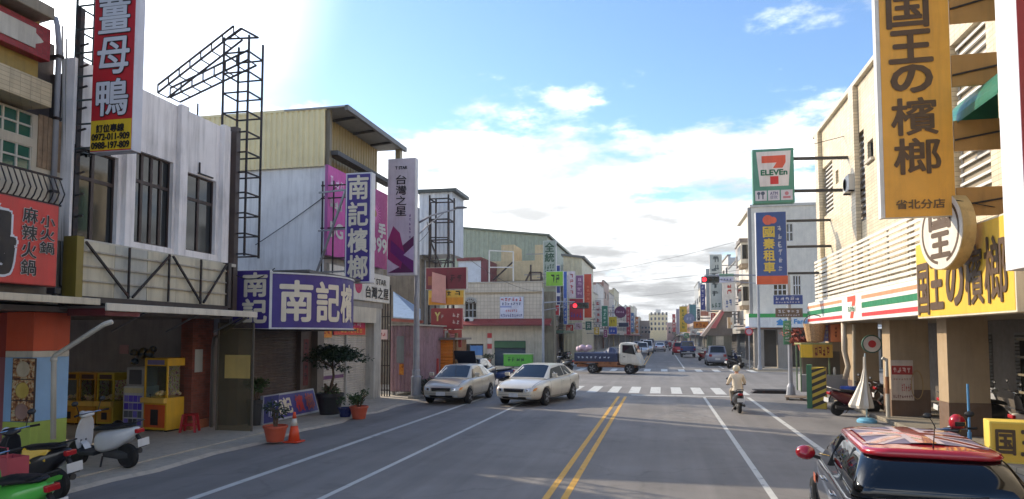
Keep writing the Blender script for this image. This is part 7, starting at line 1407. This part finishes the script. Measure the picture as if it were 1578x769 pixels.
for s in (-1, 1):
    rm_ = MB().lathe([(0, -.09), (.07, -.075), (.105, -.02), (.11, .02), (.1, .06), (0, .065)], (0, 0, 0), 16, 'Y').build('mirror', MRED, mini, smooth=True); rm_.location = (s*.97, .62, 1.02); rm_.scale = (1.1, .9, .85); MB().bar((s*.8, .62, .96), (s*.93, .62, 1.0), .04).build('mirror_arm', BLACK, mini)
    for y in (.02,): MB().bar((s*.757, y, .97), (s*.607, y-.05, 1.33), .035, .05).build('window_post', BLACK, mini)
    MB().bar((s*.757, -.86, .97), (s*.607, -.92, 1.33), .03, .035).build('window_post', C(120, 118, 110), mini)
    tl = MB().lathe([(.115, 0), (.12, -.03), (.1, -.035)], (s*.66, -1.80, .80), 22, 'Y').build('tail_light_ring', CHROME, mini); MB().lathe([(0, -.045), (.08, -.04), (.1, -.02)], (s*.66, -1.80, .80), 22, 'Y').build('tail_light', C(170, 20, 30, rough=.12), tl, smooth=True)
    for y in (.1, -.75): MB().box(s*.835-.02, s*.835+.02, y-.1, y+.1, .80, .825).build('door_handle', CHROME, mini, bevel=.008)
    MB().box(s*.846-.004, s*.846+.004, .75, .98, .62, .72).build('side_scuttle', C(200, 110, 80), mini)
    for y in (1.2, -1.22): wheel(mini, s*.76, y, .31, .2, side=s)
    MB().box(s*.14-.06+s*.08, s*.14+.06+s*.08, -1.895, -1.80, .45, .958).build('red_stripe', MRED, mini, bevel=.01)
MB().tube([(-.1, -1.785, .99), (.1, -1.77, 1.02), (.34, -1.75, 1.06)], .012, 6).build('rear_wiper', BLACK, mini)
MB().box(-.22, .22, -1.92, -1.88, .55, .68).build('number_plate', WHITE, mini); MB().box(-.7, .7, -1.7, 1.7, .2, .5).build('underbody', BLACK, mini)

# ================================================================ scooters
def tyre2(par, y, r, w_, nm='wheel'):
    t = MB().lathe([(r*.7, -w_*.4), (r*.88, -w_/2), (r, -w_*.25), (r, w_*.25), (r*.88, w_/2), (r*.7, w_*.4)], (0, 0, 0), 20, 'X').build(nm, TYRE, par); t.location = (0, y, r); h = MB().lathe([(r*.72, -w_*.3), (r*.15, -w_*.35), (r*.15, w_*.35), (r*.72, w_*.3)], (0, 0, 0), 20, 'X').build('rim', mat('alloy', (150, 152, 156)), t); return t
def scooter(label, loc, rz, main, accent=None, seat=None, group='parked scooters', lean=8, box=None, tailm=None, name='scooter', plate=True):
    t = thing(name, label, 'scooter', loc, rz, group); t.rotation_euler = (0, R(lean), rz); seat = seat or BLACK; accent = accent or BLACK
    tyre2(t, .62, .23, .11); tyre2(t, -.60, .23, .12)
    sec = lambda y, hw, z0, z1, k=.85: [(-hw*k, y, z0), (-hw, y, z0+(z1-z0)*.35), (-hw*.95, y, z0+(z1-z0)*.75), (-hw*.55, y, z1), (hw*.55, y, z1), (hw*.95, y, z0+(z1-z0)*.75), (hw, y, z0+(z1-z0)*.35), (hw*k, y, z0)]
    MB().loft([sec(.10, .15, .30, .62), sec(-.05, .20, .26, .70), sec(-.35, .21, .32, .74), sec(-.62, .17, .46, .78), sec(-.84, .09, .62, .80), sec(-.92, .04, .70, .78)]).build('rear_body', main, t, sub=1)
    MB().loft([sec(.12, .13, .66, .74), sec(-.02, .16, .69, .80), sec(-.3, .16, .72, .81), sec(-.45, .14, .74, .84), sec(-.72, .12, .77, .85), sec(-.82, .06, .79, .83)]).build('seat', seat, t, sub=1)
    MB().loft([[(-.19, .02, .24), (.19, .02, .24), (.19, .02, .31), (-.19, .02, .31)], [(-.2, .36, .24), (.2, .36, .24), (.2, .36, .30), (-.2, .36, .30)], [(-.16, .48, .26), (.16, .48, .26), (.16, .50, .36), (-.16, .50, .36)]]).build('floorboard', accent, t, bevel=.015)
    shp = []
    for z, y, hw, dp_ in ((.28, .46, .16, .05), (.45, .47, .22, .09), (.65, .43, .23, .11), (.82, .38, .19, .12), (.95, .33, .12, .12)): shp.append([(-hw, y-.03, z), (-hw*.6, y+dp_*.7, z), (0, y+dp_, z), (hw*.6, y+dp_*.7, z), (hw, y-.03, z), (hw*.6, y+.01, z), (0, y+.02, z), (-hw*.6, y+.01, z)])
    MB().loft(shp).build('front_shield', main, t, sub=1)
    MB().loft([sec(.28, .13, .93, 1.0), sec(.33, .15, .92, 1.04), sec(.42, .11, .93, 1.03), sec(.47, .06, .95, 1.0)]).build('handlebar_cowl', main, t, sub=1)
    MB().lathe([(0, .1), (.055, .095), (.07, .06), (.06, 0)], (0, .40, .97), 14, 'Y').build('headlight', mat('lamp_lens', (196, 200, 204)), t, smooth=True)
    MB().tube([(-.34, .22, 1.01), (-.2, .3, 1.0), (.2, .3, 1.0), (.34, .22, 1.01)], .014, 6).build('handlebar', CHROME, t)
    fr = []
    for k in range(7): a = R(20+140*k/6); fr.append([(x, .62+.27*math.cos(a)*1.0, .23+.27*math.sin(a)) for x in (-.07, .07)])
    MB().loft(fr, False, False).build('front_mudguard', main, t); MB().bar((-.07, .62, .23), (-.05, .47, .5), .03).bar((.07, .62, .23), (.05, .47, .5), .03).build('fork', GREY, t)
    for s in (-1, 1):
        MB().cyl((s*.24, .27, 1.005), (s*.36, .21, 1.01), .019).build('grip', RUBBER, t); MB().tube([(s*.2, .3, 1.01), (s*.24, .29, 1.14), (s*.27, .28, 1.2)], .007, 5).build('mirror_stem', BLACK, t); m = MB().lathe([(0, -.015), (.055, -.01), (.06, .0), (.04, .02), (0, .025)], (0, 0, 0), 14, 'Y').build('mirror', BLACK, t, smooth=True); m.location = (s*.29, .28, 1.23); m.scale = (1.2, 1, .8)
    MB().box(-.085, .085, -.95, -.88, .68, .76).build('tail_light', tailm or C(170, 24, 30, rough=.15), t, bevel=.015); MB().bar((0, -.84, .64), (0, -.98, .46), .05).box(-.08, .08, -.99, -.955, .42, .56).build('mudflap', BLACK, t)
    if plate: pl_ = MB().box(-.125, .125, -1.0, -.992, .44, .58).build('number_plate', C(214, 214, 212), t)
    MB().cyl((.15, -.75, .3), (.15, -.2, .26), .05, .03).build('exhaust', DGREY, t); MB().loft([sec(-.1, .1, .2, .34), sec(-.45, .1, .18, .34), sec(-.65, .06, .2, .3)]).build('engine', DGREY, t); MB().bar((-.1, -.1, .22), (-.22, -.16, .02), .025).build('kickstand', IRON, t)
    MB().tube([(-.13, -.62, .82), (-.11, -.92, .9), (.11, -.92, .9), (.13, -.62, .82)], .013, 6).build('grab_rail', accent, t)
    if box: MB().box(-.2, .2, -1.05, -.68, .9, 1.2).build('top_box', box, t, bevel=.03)
    return t
WSC = mat('scooter_white', (206, 206, 206), rough=.3, coat=.6); GSC = mat('scooter_green', (84, 176, 66), rough=.3, coat=.6); BSC = mat('scooter_black', (26, 26, 30), rough=.3, coat=.6); RSC = mat('scooter_red', (160, 30, 36), rough=.3, coat=.6); YSC = mat('scooter_yellow', (226, 180, 40), rough=.35, coat=.5); USC = mat('scooter_blue', (50, 70, 120), rough=.3, coat=.6)
# the big white scooter, tail to the street
pr_ = at(203, 722, Z=.05); scooter('white scooter with a red tail lamp parked tail first to the road', (pr_.x-.70, pr_.y+.10, .05), R(90-6), WSC, C(40, 42, 44), lean=-6)
sc2 = scooter('black and yellow scooter between the white one and the green one', (-9.55, 8.95, .05), R(90-8), BSC, BLACK, group='parked scooters', lean=-6)
MB().loft([[(x*.9, -.62, z) for x, z in ((-.19, .60), (.19, .60), (.12, .80), (-.12, .80))], [(x, -.1, z) for x, z in ((-.22, .5), (.22, .5), (.16, .78), (-.16, .78))]]).build('yellow_cover', YSC, sc2, bevel=.03)
sc3 = scooter('lime green sport scooter cut off at the lower left corner', (-7.95, 7.2, .0), R(90-12), GSC, BLACK, lean=-8)
MB().loft([[(s_*.06, -.98, .86), (s_*.10, -.98, .84), (s_*.08, -.98, .80)] for s_ in (-1, 1)]).build('tail_fairing', GSC, sc3)
bk = thing('red_basket', 'pink red metal crate basket with white print beside the green scooter', 'basket', (-8.85, 7.95, .58), R(-12)); bk.scale = (.72,)*3; PKR = C(176, 74, 84)
MB().box(-.26, .26, -.2, -.185, 0, .36).build('front_panel', PKR, bk); MB().box(-.26, .26, .185, .2, 0, .36).build('back_panel', PKR, bk); [MB().box(x-.0075, x+.0075, -.184, .184, 0, .36).build('end_panel', PKR, bk) for x in (-.2525, .2525)]; MB().box(-.245, .245, -.184, .184, 0, .015).build('bottom', PKR, bk)
MB().tube([(-.25, -.19, .36), (-.25, -.19, .56), (.25, -.19, .56), (.25, -.19, .36)], .014, 6).build('hoop', PKR, bk); MB().text('~2', LOC, -.2, .05, .14, .26, .204).text('~4', LOC, -.2, .1, .06, .1, .204).build('lettering', C(226, 206, 210), bk); MB().bar((0, 0, -.8), (0, 0, 0), .06).build('stand', IRON, bk)
hm = thing('helmet', 'black helmet on the ground of the arcade by the prize cabinet', 'helmet', (-13.35, 14.9, .09)); MB().lathe([(.13, 0), (.155, .06), (.16, .14), (.13, .24), (.06, .3), (0, .31)], n=18).build('shell', C(20, 20, 22, rough=.2), hm, smooth=True); MB().box(-.1, .1, -.165, -.14, .06, .16).build('visor', CARGLASS, hm, bevel=.02)
# scooters by the store and beyond
p = at(1308, 640, Z=0); sA = scooter('scooter with white leg guards parked beside the folded umbrella', (p.x+.2, p.y+.1, 0), R(-70), mat('scooter_maroon', (90, 24, 34), rough=.3, coat=.6), C(206, 200, 190), lean=6)
scooter('dark scooter parked under the arcade behind the folded umbrella', (7.6, 24.6, .11), R(-80), BSC, GREY, lean=6); scooter('white and black scooter between the two tan piers', (8.1, 20.6, .11), R(-85), WSC, BLACK, lean=6); scooter('black scooter next to the white one between the tan piers', (8.3, 19.7, .11), R(-85), BSC, BLACK, lean=6)
scooter('white scooter under the arcade right of the near pier', (8.0, 16.6, .11), R(-80), mat('scooter_cream', (196, 190, 170), rough=.3, coat=.5), BLACK, lean=6); scooter('red tailed scooter at the far right edge of the arcade', (7.7, 15.2, .11), R(-80), RSC, BLACK, lean=6)
sB = scooter('scooter with a red helmet on its mirror behind the flag roof car', (4.55, 12.2, 0), R(-20), BSC, C(80, 84, 90), lean=-6)
rh = thing('helmet', 'shiny red helmet resting on the scooter behind the flag roof car', 'helmet', (4.63, 12.45, 1.03)); rh.scale = (.8,)*3; MB().lathe([(.12, 0), (.145, .05), (.15, .12), (.12, .21), (.06, .26), (0, .27)], n=18).build('shell', C(176, 30, 44, rough=.15), rh, smooth=True); MB().box(-.09, .09, -.155, -.13, .04, .13).build('visor', CARGLASS, rh, bevel=.02)
p = at(763, 593, Z=0); scooter('dark blue scooter parked behind the champagne saloon', (p.x, p.y+.3, 0), R(100), USC, BLACK, lean=-6)
p = at(866, 572, Z=0); scooter('black scooter at the far corner behind the gold saloon', (p.x, p.y+1, 0), R(60), BSC, BLACK, lean=-6)
for i, (px, py, c) in enumerate(((1190, 566, WSC), (1180, 566, BSC), (1133, 568, BSC), (1128, 562, USC), (1083, 556, RSC))): p = at(px, py, Z=0); scooter(['white scooter under the corner store piers', 'black scooter next to the white one at the corner store', 'black scooter beside the grey compact van', 'blue scooter in front of the gabled hut', 'red scooter left of the grey compact van'][i], (p.x, p.y, .0), R(-70+i*9), c, BLACK, lean=6)

# ================================================================ rider
def skin_mesh(name, m, par, verts, edges, rad, root=0, sub=2):
    me = bpy.data.meshes.new(name); me.from_pydata(verts, edges, []); me.materials.append(m); o = bpy.data.objects.new(name, me); COL.objects.link(o); sk_ = o.modifiers.new('skin', 'SKIN'); 
    if not me.skin_vertices: me.attributes.new('x', 'FLOAT', 'POINT')
    sv = me.skin_vertices[0].data
    for i, r in enumerate(rad): sv[i].radius = (r, r) if not isinstance(r, tuple) else r; sv[i].use_root = (i == root)
    s2 = o.modifiers.new('sub', 'SUBSURF'); s2.levels = s2.render_levels = sub
    nm = bpy.data.meshes.new_from_object(o.evaluated_get(bpy.context.evaluated_depsgraph_get())); bpy.data.objects.remove(o); bpy.data.meshes.remove(me); nm.name = name
    for p_ in nm.polygons: p_.use_smooth = True
    nm.materials.clear(); nm.materials.append(m); o = bpy.data.objects.new(name, nm); COL.objects.link(o); o.parent = par; return o
SKIN = C(190, 140, 112, dirt=0)
def rider(label, loc, rz, jacket, trousers, helm, group='scooter riders'):
    t = thing('person', label, 'person', loc, rz, group)      # local: seat of the scooter at origin height .80, +Y forward
    V = [(0, -.12, .86), (0, -.11, 1.0), (0, -.07, 1.18), (0, -.04, 1.34), (0, -.02, 1.42), (0, .02, 1.52), (0, .03, 1.62),
         (.17, -.04, 1.34), (.27, .06, 1.14), (.31, .20, 1.03), (-.17, -.04, 1.34), (-.27, .06, 1.14), (-.31, .20, 1.03),
         (.10, -.06, .86), (.17, .28, .80), (.15, .24, .40), (.15, .22, .34), (.15, .34, .33), (-.10, -.06, .86), (-.17, .28, .80), (-.15, .24, .40), (-.15, .22, .34), (-.15, .34, .33)]
    E2 = [(0, 1), (1, 2), (2, 3), (3, 4), (4, 5), (5, 6), (3, 7), (7, 8), (8, 9), (3, 10), (10, 11), (11, 12), (0, 13), (13, 14), (14, 15), (15, 16), (16, 17), (0, 18), (18, 19), (19, 20), (20, 21), (21, 22)]
    rd = [.13, .12, .12, .11, .055, .085, .075, .065, .045, .032, .065, .045, .032, .085, .07, .05, .045, .04, .085, .07, .05, .045, .04]
    for s in (1, -1):      # palm and five fingers closed round the grip
        w0 = len(V)-0; base = 9 if s > 0 else 12; V += [(s*.315, .255, 1.025)]; E2.append((base, w0)); rd.append((.034, .02))
        for k in range(4):
            i = len(V); dx = (k-1.5)*.019; V += [(s*.315+dx, .283, 1.035), (s*.315+dx, .300, 1.012), (s*.315+dx, .285-.003*k, .992)]; E2 += [(w0, i), (i, i+1), (i+1, i+2)]; rd += [.0095, .009, .008]
        i = len(V); V += [(s*.28, .255, 1.01), (s*.272, .28, .998)]; E2 += [(w0, i), (i, i+1)]; rd += [.011, .009]
    skin_mesh('body', SKIN, t, V, E2, rd, 0, 1)
    skin_mesh('jacket', jacket, t, [(0, -.13, .80), (0, -.12, .98), (0, -.08, 1.18), (0, -.04, 1.35), (0, -.02, 1.43), (.19, -.04, 1.35), (.285, .05, 1.14), (.312, .185, 1.04), (-.19, -.04, 1.35), (-.285, .05, 1.14), (-.312, .185, 1.04)], [(0, 1), (1, 2), (2, 3), (3, 4), (3, 5), (5, 6), (6, 7), (3, 8), (8, 9), (9, 10)], [(.21, .17), (.20, .165), (.21, .165), (.17, .14), .07, .095, .07, .05, .095, .07, .05], 1)
    skin_mesh('trousers', trousers, t, [(0, -.12, .86), (.11, -.05, .85), (.18, .28, .80), (.155, .24, .40), (-.11, -.05, .85), (-.18, .28, .80), (-.155, .24, .40)], [(0, 1), (1, 2), (2, 3), (0, 4), (4, 5), (5, 6)], [.155, .11, .085, .065, .11, .085, .065], 0)
    for s in (-1, 1): MB().loft([[(s*.15+a*.045, y, z) for a, z in ((-1, .305), (1, .305), (1, zt2), (-1, zt2))] for y, zt2 in ((.18, .40), (.26, .40), (.34, .37), (.42, .34))]).build('shoe', DGREY, t, bevel=.015)
    MB().lathe([(.105, 1.53), (.13, 1.56), (.14, 1.62), (.135, 1.68), (.10, 1.745), (.05, 1.77), (0, 1.775)], (0, .03, 0), 18).build('helmet', helm, t, smooth=True)
    f = MB().loft([[(-.018, .108, 1.56), (.018, .108, 1.56), (.0, .108, 1.60)], [(-.008, .128, 1.57), (.008, .128, 1.57), (0, .115, 1.595)]]); f.build('nose', SKIN, t)
    for s in (-1, 1): MB().lathe([(0, .0), (.012, -.002)], (s*.032, .112, 1.60), 8, 'Y').build('eye', BLACK, t)
    return t
BEIGE = mat('jacket_beige', (224, 208, 182), rough=.85, var=.08, bump=.3, bs=30)
p = at(1140, 638, Z=0); RX, RY = p.x, p.y+.75
scooter('scooter ridden away by the person in the beige jacket', (RX, RY, 0), R(2), BSC, BLACK, group='ridden scooters', lean=0).scale = (.87,)*3
rider('person in a beige jacket and cream helmet riding away on a scooter', (RX, RY, 0), R(2), BEIGE, C(176, 164, 146), mat('helm_cream', (206, 196, 170), rough=.3, coat=.4)).scale = (.87,)*3
for i, (px, Y, jc, hc, lb) in enumerate(((1032, 122, (150, 60, 70), (206, 206, 210), 'red jacket'), (1036, 140, (214, 210, 206), (60, 60, 66), 'white jacket'), (1027, 150, (70, 80, 120), (206, 190, 180), 'blue jacket'), (1041, 128, (90, 84, 80), (190, 60, 60), 'dark jacket'))):
    x = at(px, 530, Y=Y).x; rz_ = R(2)
    scooter('scooter under the distant rider in a %s' % lb, (x, Y, 0), rz_, [BSC, WSC, USC, RSC][i], BLACK, group='ridden scooters', lean=0); rider('distant scooter rider in a %s far down the street' % lb, (x, Y, 0), rz_, C(*jc), C(60, 60, 70), C(*hc))

# rows of parked scooters too small to tell apart, along the far shops
base = None
for side, lab0, grp, xs, ys in ((-1, '%s scooter from the junction in the row along the far left shops', 'scooters along the far left shops', -9.9, [67, 68.1, 69.3, 71, 74, 75.2, 78, 82, 86, 91, 97]), (1, '%s scooter from the junction in the row along the far right shops', 'scooters along the far right shops', 6.6, [70, 71.4, 73, 75, 80, 84, 90, 96])):
    for i, y in enumerate(ys):
        lab = lab0 % ordn[i]
        if base is None: base = o = scooter(lab, (xs, y, .06), R(80*side*-1), BSC, BLACK, group=grp)
        else: o = dup(base, (xs+random.uniform(-.3, .3), y, .06), R(-70*side+random.uniform(-15, 15)), lab, grp, {BSC: random.choice([BSC, WSC, USC, RSC, BSC])})
